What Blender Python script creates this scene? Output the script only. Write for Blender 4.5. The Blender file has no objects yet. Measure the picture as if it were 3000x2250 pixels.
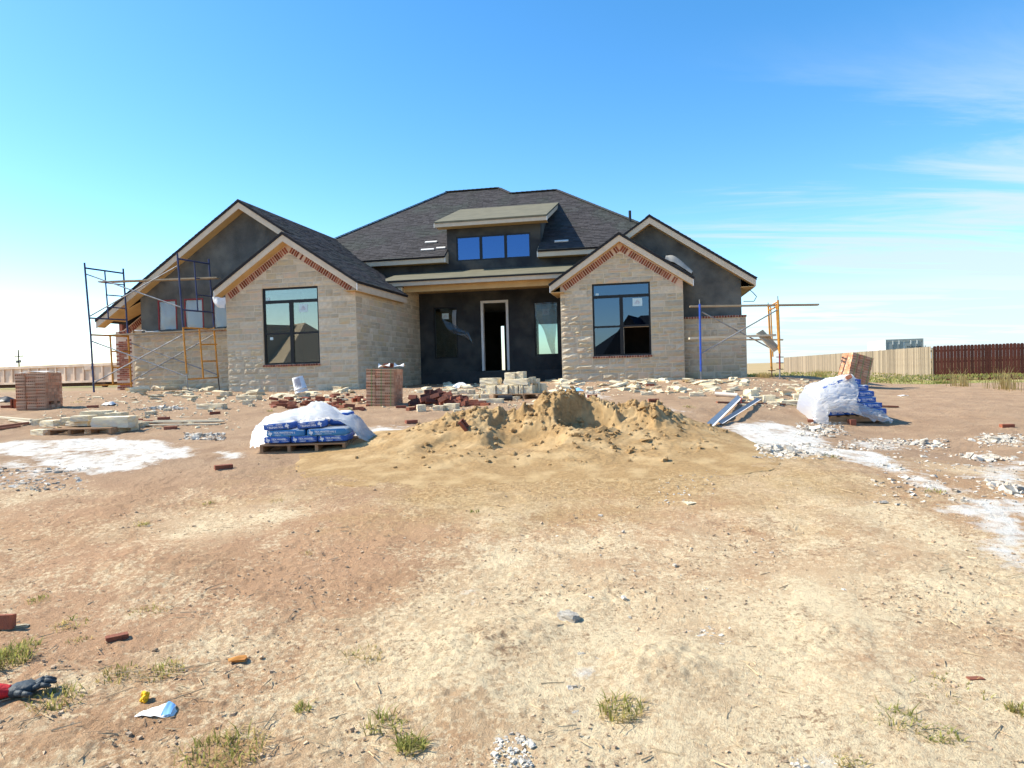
import bpy, math, random
import numpy as np
from mathutils import Vector, Matrix, Euler
from mathutils.geometry import tessellate_polygon
R = math.radians
rng = random.Random(11)
SC = bpy.context.scene
COL = SC.collection

# ------------------------------------------------------------------ camera
CZ = 1.6                                   # eye height above the ground at the photographer's feet
FPX, PITCH, ROLL = 2081.0, R(1.142), R(1.595)
_r0 = Vector((1, 0, 0)); _f = Vector((0, math.cos(PITCH), -math.sin(PITCH))); _u0 = Vector((0, math.sin(PITCH), math.cos(PITCH)))
_cr = _r0 * math.cos(ROLL) - _u0 * math.sin(ROLL); _cu = _r0 * math.sin(ROLL) + _u0 * math.cos(ROLL)
cam_d = bpy.data.cameras.new('camera'); cam = bpy.data.objects.new('camera', cam_d); COL.objects.link(cam)
cam_d.sensor_width = 36.0; cam_d.lens = 36.0 * FPX / 3000.0; cam_d.clip_start = 0.1; cam_d.clip_end = 9000
_m = Matrix((( _cr.x, _cu.x, -_f.x, 0), (_cr.y, _cu.y, -_f.y, 0), (_cr.z, _cu.z, -_f.z, CZ), (0, 0, 0, 1)))
cam.matrix_world = _m
SC.camera = cam

# ------------------------------------------------------------------ sky and sun
SUN_EL, SUN_AZ = R(43), R(8.6)              # azimuth measured from due left towards the back of the house
S = Vector((-math.cos(SUN_EL) * math.cos(SUN_AZ), math.cos(SUN_EL) * math.sin(SUN_AZ), math.sin(SUN_EL)))
W = bpy.data.worlds.new('World'); SC.world = W; W.use_nodes = True
nt = W.node_tree; nt.nodes.clear()
def wn(t, **k):
    n = nt.nodes.new(t)
    for a, b in k.items(): setattr(n, a, b)
    return n
sky = wn('ShaderNodeTexSky', sky_type='NISHITA', sun_disc=False, sun_elevation=SUN_EL, sun_rotation=math.atan2(S.x, S.y),
         altitude=900, air_density=1.0, dust_density=0.8, ozone_density=1.7)
hs = wn('ShaderNodeHueSaturation'); hs.inputs['Hue'].default_value = 0.496; hs.inputs['Saturation'].default_value = 1.34; hs.inputs['Value'].default_value = 1.0
nt.links.new(sky.outputs[0], hs.inputs['Color'])
tc = wn('ShaderNodeTexCoord'); sep = wn('ShaderNodeSeparateXYZ'); nt.links.new(tc.outputs['Generated'], sep.inputs[0])
def wm(op, a, b=None, c=None):
    n = wn('ShaderNodeMath', operation=op)
    for i, x in enumerate((a, b, c)):
        if x is None: continue
        if isinstance(x, (int, float)): n.inputs[i].default_value = x
        else: nt.links.new(x, n.inputs[i])
    return n.outputs[0]
zz = wm('ADD', wm('MAXIMUM', sep.outputs['Z'], 0.0), 0.07)
comb = wn('ShaderNodeCombineXYZ')
nt.links.new(wm('DIVIDE', sep.outputs['X'], zz), comb.inputs[0]); nt.links.new(wm('DIVIDE', sep.outputs['Y'], zz), comb.inputs[1])
mp = wn('ShaderNodeMapping'); mp.inputs['Rotation'].default_value = (0, 0, R(24)); mp.inputs['Scale'].default_value = (0.30, 0.30, 1)
mp.inputs['Location'].default_value = (3.1, 1.7, 0)
nt.links.new(comb.outputs[0], mp.inputs['Vector'])
n1 = wn('ShaderNodeTexNoise'); n1.inputs['Scale'].default_value = 1.0; n1.inputs['Detail'].default_value = 9; n1.inputs['Roughness'].default_value = 0.6
n1.inputs['Distortion'].default_value = 0.5
nt.links.new(mp.outputs[0], n1.inputs['Vector'])
# a soft low cloud bank towards the right, thin streaks of cirrus above it
n2 = wn('ShaderNodeTexNoise'); n2.inputs['Scale'].default_value = 1.0; n2.inputs['Detail'].default_value = 10; n2.inputs['Roughness'].default_value = 0.62; n2.inputs['Distortion'].default_value = 0.9
mp2 = wn('ShaderNodeMapping'); mp2.inputs['Rotation'].default_value = (0, 0, R(10)); mp2.inputs['Scale'].default_value = (0.34, 1.25, 1); mp2.inputs['Location'].default_value = (0.4, 2.3, 0)
nt.links.new(comb.outputs[0], mp2.inputs['Vector']); nt.links.new(mp2.outputs[0], n2.inputs['Vector'])
def mrange(x, a, c, d=1.0):
    n = wn('ShaderNodeMapRange'); n.interpolation_type = 'SMOOTHSTEP'; n.inputs['From Min'].default_value = a; n.inputs['From Max'].default_value = c; n.inputs['To Max'].default_value = d; nt.links.new(x, n.inputs['Value']); return n.outputs[0]
zc_ = wm('MAXIMUM', sep.outputs['Z'], 0.0)
bank = mrange(wm('ADD', wm('ADD', wm('MULTIPLY_ADD', sep.outputs['X'], 0.55, wm('MULTIPLY', zc_, -3.2)), wm('MULTIPLY', n1.outputs[0], 0.55)), 0.0), 0.16, 0.42, 0.72)
wisp = wm('MULTIPLY', mrange(wm('ADD', n2.outputs[0], wm('MULTIPLY', sep.outputs['X'], 0.22)), 0.56, 0.74, 0.9), mrange(zc_, 0.42, 0.16))
cl = wm('MINIMUM', wm('ADD', bank, wm('MULTIPLY', wisp, mrange(sep.outputs['X'], 0.10, 0.35))), 0.85)
mx = wn('ShaderNodeMix', data_type='RGBA'); nt.links.new(cl, mx.inputs['Factor'])
nt.links.new(hs.outputs[0], mx.inputs['A']); mx.inputs['B'].default_value = (2.7, 3.3, 3.8, 1)
bg = wn('ShaderNodeBackground'); bg.inputs['Strength'].default_value = 0.15; nt.links.new(mx.outputs['Result'], bg.inputs['Color'])
wo = wn('ShaderNodeOutputWorld'); nt.links.new(bg.outputs[0], wo.inputs['Surface'])
sl = bpy.data.lights.new('sun', 'SUN'); sl.energy = 4.5; sl.angle = R(0.53); sl.color = (1.0, 0.93, 0.79)
so = bpy.data.objects.new('sun', sl); COL.objects.link(so); so.rotation_euler = S.to_track_quat('Z', 'Y').to_euler(); so.location = (-30, 10, 40)
SC.view_settings.view_transform = 'Standard'; SC.view_settings.look = 'None'; SC.view_settings.gamma = 1.0
SC.view_settings.use_curve_mapping = False; SC.view_settings.exposure = 0.88
SC.render.engine = 'CYCLES'; SC.cycles.use_denoising = True; SC.cycles.max_bounces = 8; SC.cycles.transparent_max_bounces = 24
SC.cycles.caustics_reflective = False; SC.cycles.caustics_refractive = False

# ------------------------------------------------------------------ helpers: materials
def mat(name, c1, c2=None, scale=4.0, rough=0.85, bump=0.0, bscale=30.0, metal=0.0, var=0.0, spec=0.3, detail=6.0, stretch=None, c3=None, s3=0.8, ramp=None):
    m = bpy.data.materials.new(name); m.use_nodes = True; t = m.node_tree; N = t.nodes; L = t.links
    b = N['Principled BSDF']; b.inputs['Roughness'].default_value = rough; b.inputs['Metallic'].default_value = metal
    b.inputs['Specular IOR Level'].default_value = spec
    tcn = N.new('ShaderNodeTexCoord'); vec = tcn.outputs['Object']
    if stretch:
        mpn = N.new('ShaderNodeMapping'); mpn.inputs['Scale'].default_value = stretch; L.new(vec, mpn.inputs['Vector']); vec = mpn.outputs[0]
    def noise(sc, d=detail):
        n = N.new('ShaderNodeTexNoise'); n.inputs['Scale'].default_value = sc; n.inputs['Detail'].default_value = d; L.new(vec, n.inputs['Vector']); return n.outputs[0]
    def mixc(f, a, bb, blend='MIX'):
        n = N.new('ShaderNodeMix'); n.data_type = 'RGBA'; n.blend_type = blend
        for s, x in (('Factor', f), ('A', a), ('B', bb)):
            if isinstance(x, tuple): n.inputs[s].default_value = x + (1,)
            elif isinstance(x, float): n.inputs[s].default_value = x
            else: L.new(x, n.inputs[s])
        return n.outputs['Result']
    def rng_(x, a, bb, c=0.0, d=1.0):
        n = N.new('ShaderNodeMapRange'); L.new(x, n.inputs['Value'])
        for k, v in zip(('From Min', 'From Max', 'To Min', 'To Max'), (a, bb, c, d)): n.inputs[k].default_value = v
        return n.outputs[0]
    rnd = None
    if var or ramp:
        oi = N.new('ShaderNodeObjectInfo'); at = N.new('ShaderNodeAttribute'); at.attribute_name = 'rnd'
        ad = N.new('ShaderNodeMath'); ad.operation = 'ADD'; L.new(oi.outputs['Random'], ad.inputs[0]); L.new(at.outputs['Fac'], ad.inputs[1])
        fr = N.new('ShaderNodeMath'); fr.operation = 'FRACT'; L.new(ad.outputs[0], fr.inputs[0]); rnd = fr.outputs[0]
    col = c1
    if ramp:
        cr = N.new('ShaderNodeValToRGB'); cr.color_ramp.interpolation = 'CONSTANT'
        while len(cr.color_ramp.elements) < len(ramp): cr.color_ramp.elements.new(0.5)
        for i, c in enumerate(ramp):
            cr.color_ramp.elements[i].position = i / len(ramp); cr.color_ramp.elements[i].color = c + (1,)
        L.new(rnd, cr.inputs[0]); col = cr.outputs[0]
    if c2: col = mixc(rng_(noise(scale), 0.35, 0.68), col, c2)
    if c3: col = mixc(rng_(noise(s3, 3), 0.45, 0.65, 0, 0.8), col, c3)
    if var:
        v = rng_(rnd, 0, 1, 1 - var, 1 + var * 0.6)
        hv = N.new('ShaderNodeHueSaturation'); L.new(v, hv.inputs['Value'])
        if isinstance(col, tuple): hv.inputs['Color'].default_value = col + (1,)
        else: L.new(col, hv.inputs['Color'])
        col = hv.outputs[0]
    if isinstance(col, tuple): b.inputs['Base Color'].default_value = col + (1,)
    else: L.new(col, b.inputs['Base Color'])
    if bump:
        bn = N.new('ShaderNodeBump'); bn.inputs['Strength'].default_value = bump; bn.inputs['Distance'].default_value = 0.02
        L.new(noise(bscale, 8), bn.inputs['Height']); L.new(bn.outputs[0], b.inputs['Normal'])
    return m

M = {}
M['stone'] = mat('limestone_wall', (.5, .45, .36), (.53, .445, .315), 9, .9, .5, 24, var=.19, ramp=[(.61, .515, .36), (.66, .57, .415), (.60, .515, .37), (.62, .50, .30), (.63, .545, .395), (.61, .465, .325), (.67, .585, .44), (.57, .49, .36)])
M['mortar'] = mat('mortar', (.71, .62, .455), (.63, .55, .40), 3, .95, .5, 40)
M['block'] = mat('limestone_block', (.88, .75, .50), (.74, .60, .37), 7, .9, .8, 22, var=.15, c3=(.66, .60, .49), s3=3)
M['rubble'] = mat('limestone_rubble', (.82, .71, .49), (.66, .55, .36), 10, .9, .6, 30, var=.22)
M['brick'] = mat('red_brick', (.36, .12, .06), (.25, .085, .05), 14, .88, .5, 60, var=.3, ramp=[(.38, .13, .07), (.30, .10, .06), (.42, .17, .10), (.34, .11, .055), (.24, .085, .055)])
M['packbrick'] = mat('pack_brick', (.40, .17, .10), (.52, .27, .16), 9, .9, .5, 60, var=.22, ramp=[(.66, .29, .16), (.60, .33, .20), (.70, .34, .20), (.62, .25, .13), (.64, .40, .26)], c3=(.60, .46, .32), s3=2.2)
M['wallbrick'] = mat('house_brick', (.36, .13, .08), (.26, .09, .055), 12, .9, .5, 50, var=.35, ramp=[(.30, .085, .05), (.22, .06, .035), (.36, .12, .07), (.42, .21, .14), (.25, .07, .045)])
M['pinkmortar'] = mat('brick_mortar', (.68, .55, .43), (.60, .45, .34), 6, .95, .5, 40)
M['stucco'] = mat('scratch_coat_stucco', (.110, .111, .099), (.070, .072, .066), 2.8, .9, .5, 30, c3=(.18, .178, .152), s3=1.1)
M['stuccodark'] = mat('dark_stucco', (.045, .047, .048), (.025, .027, .030), 1.7, .85, .5, 30, c3=(.085, .084, .074), s3=1.3)  # porch and dormer wall coat, darker than the gable stucco
M['trim'] = mat('cream_trim', (.66, .55, .40), (.60, .49, .35), 5, .6, .1, 30)
M['soffit'] = mat('raw_plywood_soffit', (.62, .43, .20), (.54, .36, .16), 3, .8, .1, 30)
M['trimcap'] = mat('white_trim_end', (.82, .80, .74), None, rough=.6)
M['shingle'] = mat('asphalt_shingle', (.060, .055, .057), (.044, .041, .043), 60, .9, .6, 120, var=.32, c3=(.052, .060, .053), s3=.8)
M['felt'] = mat('roof_underlayment', (.175, .16, .105), (.14, .13, .085), 2.5, .8, .3, 12)
M['deck'] = mat('roof_edge', (.02, .02, .022), None, rough=.8)
M['black'] = mat('black_window_frame', (.012, .012, .013), None, rough=.4)
M['foundation'] = mat('dark_foundation', (.07, .07, .07), (.045, .045, .045), 3, .9, .3, 20)
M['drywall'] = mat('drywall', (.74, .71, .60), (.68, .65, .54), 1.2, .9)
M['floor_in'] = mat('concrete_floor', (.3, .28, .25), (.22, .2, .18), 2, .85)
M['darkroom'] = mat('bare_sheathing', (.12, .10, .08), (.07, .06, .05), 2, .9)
M['white'] = mat('white_paint', (.80, .79, .75), (.7, .69, .65), 4, .6)
M['wood'] = mat('weathered_plank', (.50, .40, .27), (.36, .28, .18), 5, .85, .4, 30, stretch=(1, 8, 8), var=.15)
M['palewood'] = mat('pale_lumber', (.72, .62, .44), (.6, .5, .34), 5, .8, .3, 30, stretch=(1, 8, 8), var=.12)
M['pallet'] = mat('pallet_wood', (.42, .26, .14), (.30, .17, .09), 6, .85, .4, 30, stretch=(1, 6, 6), var=.2)
M['redwood'] = mat('red_brown_board', (.33, .14, .08), (.25, .10, .06), 6, .85, stretch=(1, 8, 8))
M['bluepaint'] = mat('blue_scaffold_paint', (.030, .045, .14), (.05, .06, .09), 9, .5, .1, 40)
M['brightblue'] = mat('bright_blue_scaffold_paint', (.03, .10, .55), (.04, .09, .35), 9, .45)
M['orange'] = mat('orange_scaffold_paint', (.58, .27, .04), (.42, .18, .03), 9, .5, .1, 40)
M['steel'] = mat('galvanised_steel', (.33, .34, .34), (.2, .2, .2), 8, .45, metal=.6)
M['rust'] = mat('dark_rusty_steel', (.07, .05, .04), (.14, .07, .04), 8, .8)
M['bagblue'] = mat('blue_paper_bag', (.035, .125, .46), (.03, .10, .38), 7, .5, .25, 14)
M['bagsky'] = mat('light_blue_paper_bag', (.07, .28, .56), (.05, .21, .46), 7, .5, .25, 14)
M['bagwhite'] = mat('white_paper', (.84, .84, .82), (.75, .75, .73), 5, .65, .3, 14)
M['print'] = mat('white_print', (.80, .82, .84), None, rough=.6)
M['paper'] = mat('crumpled_paper', (.82, .81, .78), (.7, .69, .66), 9, .75, .5, 30)
M['bucket'] = mat('white_bucket', (.80, .80, .79), (.7, .69, .67), 12, .5)
M['bucketlabel'] = mat('grey_bucket_print', (.38, .38, .42), (.55, .55, .58), 22, .6)
M['tape'] = mat('red_tape', (.24, .03, .03), None, rough=.5)
M['sand'] = mat('sand', (.50, .32, .14), (.37, .23, .10), 26, .97, 1.0, 150, c3=(.63, .44, .22), s3=3.2)
M['clod'] = mat('dirt_clod', (.50, .37, .24), (.40, .28, .18), 20, .95, .5, 60, var=.3)
M['crust'] = mat('dry_mortar_crust', (.70, .65, .55), (.42, .35, .27), 8, .95, .8, 50, var=.3)
M['stick'] = mat('dry_stalk', (.60, .46, .27), (.42, .30, .18), 20, .9, var=.3)
M['grassg0'] = mat('green_grass', (.27, .29, .06), (.44, .40, .13), 3, .7, var=.5)
M['grassd0'] = mat('dry_grass', (.62, .48, .20), (.50, .38, .15), 3, .8, var=.35)
M['fence_pale'] = mat('weathered_picket', (.34, .27, .19), (.25, .19, .13), 5, .85, .4, 20, stretch=(6, 6, .6), var=.42)
M['fence_red'] = mat('stained_picket', (.10, .028, .018), (.07, .018, .012), 3, .8, .4, 20, stretch=(6, 6, .6), var=.4)
M['dumpster'] = mat('beige_steel', (.82, .63, .46), (.74, .55, .39), 2, .6, .1, 10, c3=(.58, .42, .30), s3=1.1)
M['ctr_white'] = mat('white_container', (.80, .80, .79), None, rough=.5)
M['ctr_grey'] = mat('grey_container_door', (.32, .35, .34), (.27, .295, .29), 2, .55)
M['metaltrim'] = mat('blue_grey_metal_trim', (.30, .33, .36), (.22, .25, .28), 6, .4, metal=.3)
M['pvc'] = mat('cream_pipe', (.74, .62, .50), None, rough=.5)
M['rubberglove'] = mat('grey_rubber', (.06, .075, .085), (.04, .05, .055), 20, .6, .4, 60)
M['redcloth'] = mat('red_knit', (.62, .03, .035), (.5, .02, .025), 30, .85, .5, 90)
M['yellow'] = mat('yellow_foam', (.85, .52, .02), (.75, .42, .02), 20, .8, .6, 60)
M['bluepaper'] = mat('light_blue_film', (.25, .52, .85), None, rough=.5)
def bladed(src, tr=.5):
    m = src.copy(); t = m.node_tree; b = t.nodes['Principled BSDF']; o = [n for n in t.nodes if n.type == 'OUTPUT_MATERIAL'][0]; tl = t.nodes.new('ShaderNodeBsdfTranslucent'); mixn = t.nodes.new('ShaderNodeMixShader'); mixn.inputs[0].default_value = tr
    t.links.new(b.inputs['Base Color'].links[0].from_socket, tl.inputs[0]); t.links.new(b.outputs[0], mixn.inputs[1]); t.links.new(tl.outputs[0], mixn.inputs[2]); t.links.new(mixn.outputs[0], o.inputs[0]); return m
M['grassg'] = bladed(M['grassg0']); M['grassd'] = bladed(M['grassd0'])
M['tarp'] = mat('black_tarp', (.02, .02, .022), None, rough=.5, bump=.5, bscale=6)
M['darkbrick'] = mat('dark_brick', (.20, .06, .035), (.11, .04, .03), 14, .88, .5, 60, var=.4, ramp=[(.22, .065, .04), (.13, .045, .03), (.28, .09, .05), (.10, .04, .03)])
M['darkmetal'] = mat('dark_metal_trim', (.09, .10, .12), None, rough=.4)
M['pole'] = mat('pole_wood', (.05, .04, .035), None)
M['tan'] = mat('tan_wall', (.35, .29, .22), (.3, .25, .19), 2)
M['grout'] = mat('green_strap', (.20, .30, .08), None, rough=.5)

def glassmat(name, tint=(.8, .86, .86), refl=1.0, gcol=(.95, .97, 1), base=.06):
    m = bpy.data.materials.new(name); m.use_nodes = True; t = m.node_tree; N = t.nodes; L = t.links; N.clear()
    o = N.new('ShaderNodeOutputMaterial'); mixn = N.new('ShaderNodeMixShader'); tr = N.new('ShaderNodeBsdfTransparent'); tr.inputs[0].default_value = tint + (1,)
    gl = N.new('ShaderNodeBsdfGlossy'); gl.inputs['Roughness'].default_value = 0.004; gl.inputs[0].default_value = gcol + (1,)
    fr = N.new('ShaderNodeFresnel'); fr.inputs[0].default_value = 1.62
    mu = N.new('ShaderNodeMath'); mu.operation = 'MULTIPLY_ADD'; mu.inputs[1].default_value = 1.9 * refl; mu.inputs[2].default_value = base; mu.use_clamp = True; L.new(fr.outputs[0], mu.inputs[0])
    L.new(mu.outputs[0], mixn.inputs[0]); L.new(tr.outputs[0], mixn.inputs[1]); L.new(gl.outputs[0], mixn.inputs[2]); L.new(mixn.outputs[0], o.inputs[0])
    return m
M['glass'] = glassmat('window_glass', (.8, .86, .82), 1.6, (.74, .70, .62), .14)
M['glasslow'] = glassmat('coated_window_glass', (.30, .36, .42), 1.3, (.42, .57, .78), .06)
M['glassblue'] = glassmat('blue_coated_glass', (.2, .25, .3), 1.6, (.28, .48, .95), .10)
M['glassdim'] = glassmat('porch_glass', (.62, .72, .70), .5, (.8, .9, .9), .0)
def plasticmat(name, col, clear, trans=.45):
    m = bpy.data.materials.new(name); m.use_nodes = True; t = m.node_tree; N = t.nodes; L = t.links; N.clear()
    o = N.new('ShaderNodeOutputMaterial'); a = N.new('ShaderNodeMixShader'); b = N.new('ShaderNodeMixShader'); c = N.new('ShaderNodeMixShader')
    d = N.new('ShaderNodeBsdfDiffuse'); d.inputs[0].default_value = col + (1,); tl = N.new('ShaderNodeBsdfTranslucent'); tl.inputs[0].default_value = col + (1,)
    g = N.new('ShaderNodeBsdfGlossy'); g.inputs['Roughness'].default_value = .22; tr = N.new('ShaderNodeBsdfTransparent')
    a.inputs[0].default_value = trans; b.inputs[0].default_value = .10; c.inputs[0].default_value = clear
    L.new(d.outputs[0], a.inputs[1]); L.new(tl.outputs[0], a.inputs[2]); L.new(a.outputs[0], b.inputs[1]); L.new(g.outputs[0], b.inputs[2])
    L.new(b.outputs[0], c.inputs[1]); L.new(tr.outputs[0], c.inputs[2]); L.new(c.outputs[0], o.inputs[0])
    return m
M['plastic'] = plasticmat('white_plastic_sheet', (.95, .94, .91), .04, .70)
M['greysheet'] = mat('grey_sheet', (.40, .38, .33), (.32, .30, .26), 5, .8)
M['filmclear'] = plasticmat('clear_plastic_film', (.80, .81, .82), .38)
M['filmwin'] = plasticmat('window_plastic_film', (.62, .68, .66), .10)
M['filmdark'] = plasticmat('torn_shade_film', (.16, .17, .165), .45, .3)  # deep porch shade is put into the colour of this torn film

# ------------------------------------------------------------------ helpers: objects
def link(name, mesh, parent=None):
    o = bpy.data.objects.new(name, mesh); COL.objects.link(o)
    if parent is not None: o.parent = parent
    return o
def tag(o, label, cat, group=None, kind=None):
    o['label'] = label; o['category'] = cat
    if group: o['group'] = group
    if kind: o['kind'] = kind
    return o
def thing(name, label, cat, loc=(0, 0, 0), rot=(0, 0, 0), group=None):
    o = bpy.data.objects.new(name, None); COL.objects.link(o); o.location = loc; o.rotation_euler = rot; o.empty_display_size = .2
    return tag(o, label, cat, group)
class MB:
    def __init__(s): s.v = []; s.f = []; s.r = []; s.cur = 0.0
    def add(s, vs, fs, rnd=None):
        n = len(s.v); s.v += [tuple(x) for x in vs]; s.f += [tuple(i + n for i in q) for q in fs]; s.r += [s.cur if rnd is None else rnd] * len(vs)
    def box(s, a, b, rnd=None):
        x0, y0, z0 = a; x1, y1, z1 = b
        s.add([(x0, y0, z0), (x1, y0, z0), (x1, y1, z0), (x0, y1, z0), (x0, y0, z1), (x1, y0, z1), (x1, y1, z1), (x0, y1, z1)],
              [(0, 3, 2, 1), (4, 5, 6, 7), (0, 1, 5, 4), (1, 2, 6, 5), (2, 3, 7, 6), (3, 0, 4, 7)], rnd)
    def prism(s, poly, d0, d1, mp):
        """poly: list of (a,b); mp(a,b,d) -> xyz; closed prism between depths d0 and d1"""
        n = len(poly); vs = [mp(a, b, d0) for a, b in poly] + [mp(a, b, d1) for a, b in poly]
        s.add(vs, [tuple(range(n)), tuple(range(2 * n - 1, n - 1, -1))] + [(i, i + n, (i + 1) % n + n, (i + 1) % n) for i in range(n)])
    def tube(s, p, q, r, n=8, r2=None):
        p = Vector(p); q = Vector(q); d = (q - p).normalized(); a = d.orthogonal().normalized(); b = d.cross(a); r2 = r if r2 is None else r2
        vs = [p + (a * math.cos(t) + b * math.sin(t)) * r for t in [2 * math.pi * i / n for i in range(n)]] + [q + (a * math.cos(t) + b * math.sin(t)) * r2 for t in [2 * math.pi * i / n for i in range(n)]]
        s.add(vs, [(i, (i + 1) % n, (i + 1) % n + n, i + n) for i in range(n)] + [tuple(range(n - 1, -1, -1)), tuple(range(n, 2 * n))])
    def plank(s, p, q, w, t, up=(0, 0, 1)):
        p = Vector(p); q = Vector(q); d = (q - p).normalized(); sd = d.cross(Vector(up)).normalized(); u = sd.cross(d)
        vs = [p + sd * (a * w / 2) + u * (b * t / 2) for a, b in ((-1, -1), (1, -1), (1, 1), (-1, 1))] + [q + sd * (a * w / 2) + u * (b * t / 2) for a, b in ((-1, -1), (1, -1), (1, 1), (-1, 1))]
        s.add(vs, [(0, 1, 2, 3), (7, 6, 5, 4), (0, 4, 5, 1), (1, 5, 6, 2), (2, 6, 7, 3), (3, 7, 4, 0)])
    def mesh(s, name, m, off=(0, 0, 0), smooth=False):
        me = bpy.data.meshes.new(name)
        vs = [(a + off[0], b + off[1], c + off[2]) for a, b, c in s.v] if off != (0, 0, 0) else s.v
        me.from_pydata(vs, [], s.f)
        if any(s.r):
            at = me.attributes.new('rnd', 'FLOAT', 'POINT'); at.data.foreach_set('value', s.r)
        me.materials.append(m)
        if smooth: me.polygons.foreach_set('use_smooth', [True] * len(me.polygons))
        me.update(); return me
    def build(s, name, m, parent=None, off=(0, 0, 0), smooth=False):
        return link(name, s.mesh(name, m, off, smooth), parent)

# value noise
def _hash(ix, iy, s):
    n = (ix * 374761393 + iy * 668265263 + s * 974711) & 0xffffffff
    n = ((n ^ (n >> 13)) * 1274126177) & 0xffffffff
    return ((n ^ (n >> 16)) & 0xffff) / 65535.0
def vnoise(x, y, s=0):
    x = np.asarray(x, float); y = np.asarray(y, float)
    ix = np.floor(x).astype(np.int64); iy = np.floor(y).astype(np.int64); fx = x - ix; fy = y - iy
    fx = fx * fx * (3 - 2 * fx); fy = fy * fy * (3 - 2 * fy)
    a = _hash(ix, iy, s); b = _hash(ix + 1, iy, s); c = _hash(ix, iy + 1, s); d = _hash(ix + 1, iy + 1, s)
    return (a + (b - a) * fx) * (1 - fy) + (c + (d - c) * fx) * fy
def fbm(x, y, s=0, o=4, g=.5):
    r = 0; a = 1; t = 0
    for i in range(o):
        r = r + a * (vnoise(x * 2 ** i + 17.3 * i, y * 2 ** i - 9.1 * i, s + i) - .5); t += a; a *= g
    return r / t
def sst(t): t = np.clip(t, 0, 1); return t * t * (3 - 2 * t)

# ------------------------------------------------------------------ the lie of the land
_ty = np.arange(-40, 120, .25)
_tz = np.interp(_ty, [-40, -8, 0, 3, 5, 7, 9, 11, 14, 17, 19.5, 24, 40, 80, 120], [-1.9, -1.7, -1.6, -1.50, -1.36, -1.2, -1.05, -.91, -.69, -.53, -.45, -.46, -.48, -.55, -.62])
_k = np.exp(-np.arange(-6, 7) ** 2 / 12.0); _tz = np.convolve(np.pad(_tz, 6, mode='edge'), _k / _k.sum(), 'valid')
def G(x, y):
    """ground height in world z (without the finest grain)"""
    x = np.asarray(x, float); y = np.asarray(y, float)
    z = np.interp(y, _ty, _tz)
    x0 = 2.6 + np.clip(y - 12, 0, 12) * .55
    z = z - .36 * sst((x - x0) / 4.0) * sst((y - 5) / 6.0)
    z = z - .30 * sst((x - 10) / 9.0) * sst((y - 20) / 10.0)
    z = z + .12 * sst((-x - 6) / 6.0) * sst((y - 10) / 5.0)
    near = sst((60 - np.abs(y)) / 40.0)
    z = z + near * (.10 * fbm(x * .35, y * .35, 3, 3) + .05 * fbm(x * 1.1, y * 1.1, 21, 3))
    return z + CZ
def ray(px, py):
    d = _cr * ((px - 1500) / FPX) + _cu * ((1125 - py) / FPX) + _f
    return d
def at(px, py, Y):
    d = ray(px, py); return Vector((0, 0, CZ)) + d * (Y / d.y)
def gnd(px, py):
    d = ray(px, py); lo, hi = 1.2, 400.0
    ts = np.exp(np.linspace(math.log(lo), math.log(hi), 700)); zs = CZ + d.z / d.y * ts; gs = G(d.x / d.y * ts, ts)
    i = int(np.argmax(zs < gs)); i = max(i, 1)
    a, b = ts[i - 1], ts[i]
    for _ in range(20):
        c = (a + b) / 2
        if CZ + d.z / d.y * c < float(G(d.x / d.y * c, c)): b = c
        else: a = c
    return Vector((d.x / d.y * b, b, float(G(d.x / d.y * b, b))))
def mpp(Y): return Y / FPX            # metres per photograph pixel at depth Y

# the frame of the house: u along its front, v into it; heights are measured from the eye
YAW, HX, HY, ZO = R(10.925), .776, 19.97, .45
UH = Vector((math.cos(YAW), -math.sin(YAW), 0)); VH = Vector((math.sin(YAW), math.cos(YAW), 0)); OH = Vector((HX, HY, CZ))
def H(u, v, z): return OH + UH * u + VH * v + Vector((0, 0, z))
def hv(px, py, v0):
    """photo pixel -> house coords on the plane v = v0"""
    d = ray(px, py); o = Vector((0, 0, CZ)) - OH
    t = (v0 - VH.dot(o)) / VH.dot(d); p = o + d * t
    return (UH.dot(p), v0, p.z)

# ------------------------------------------------------------------ ground sheet
def polymask(x, y, poly, soft):
    """signed distance to polygon (inside positive) -> 0..1"""
    n = len(poly); d = np.full(x.shape, 1e9); ins = np.zeros(x.shape, bool)
    for i in range(n):
        ax, ay = poly[i]; bx, by = poly[(i + 1) % n]; ex, ey = bx - ax, by - ay; wx, wy = x - ax, y - ay
        t = np.clip((wx * ex + wy * ey) / (ex * ex + ey * ey + 1e-9), 0, 1); d = np.minimum(d, (wx - ex * t) ** 2 + (wy - ey * t) ** 2)
        c = ((ay <= y) & (by > y)) | ((by <= y) & (ay > y)); xx = ax + (y - ay) / (by - ay + 1e-12) * ex
        ins ^= c & (x < xx)
    d = np.sqrt(d); d = np.where(ins, d, -d)
    return np.clip(.5 + d / (2 * soft), 0, 1)
def gp(*pts): return [tuple(gnd(*p)[:2]) for p in pts]
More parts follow.
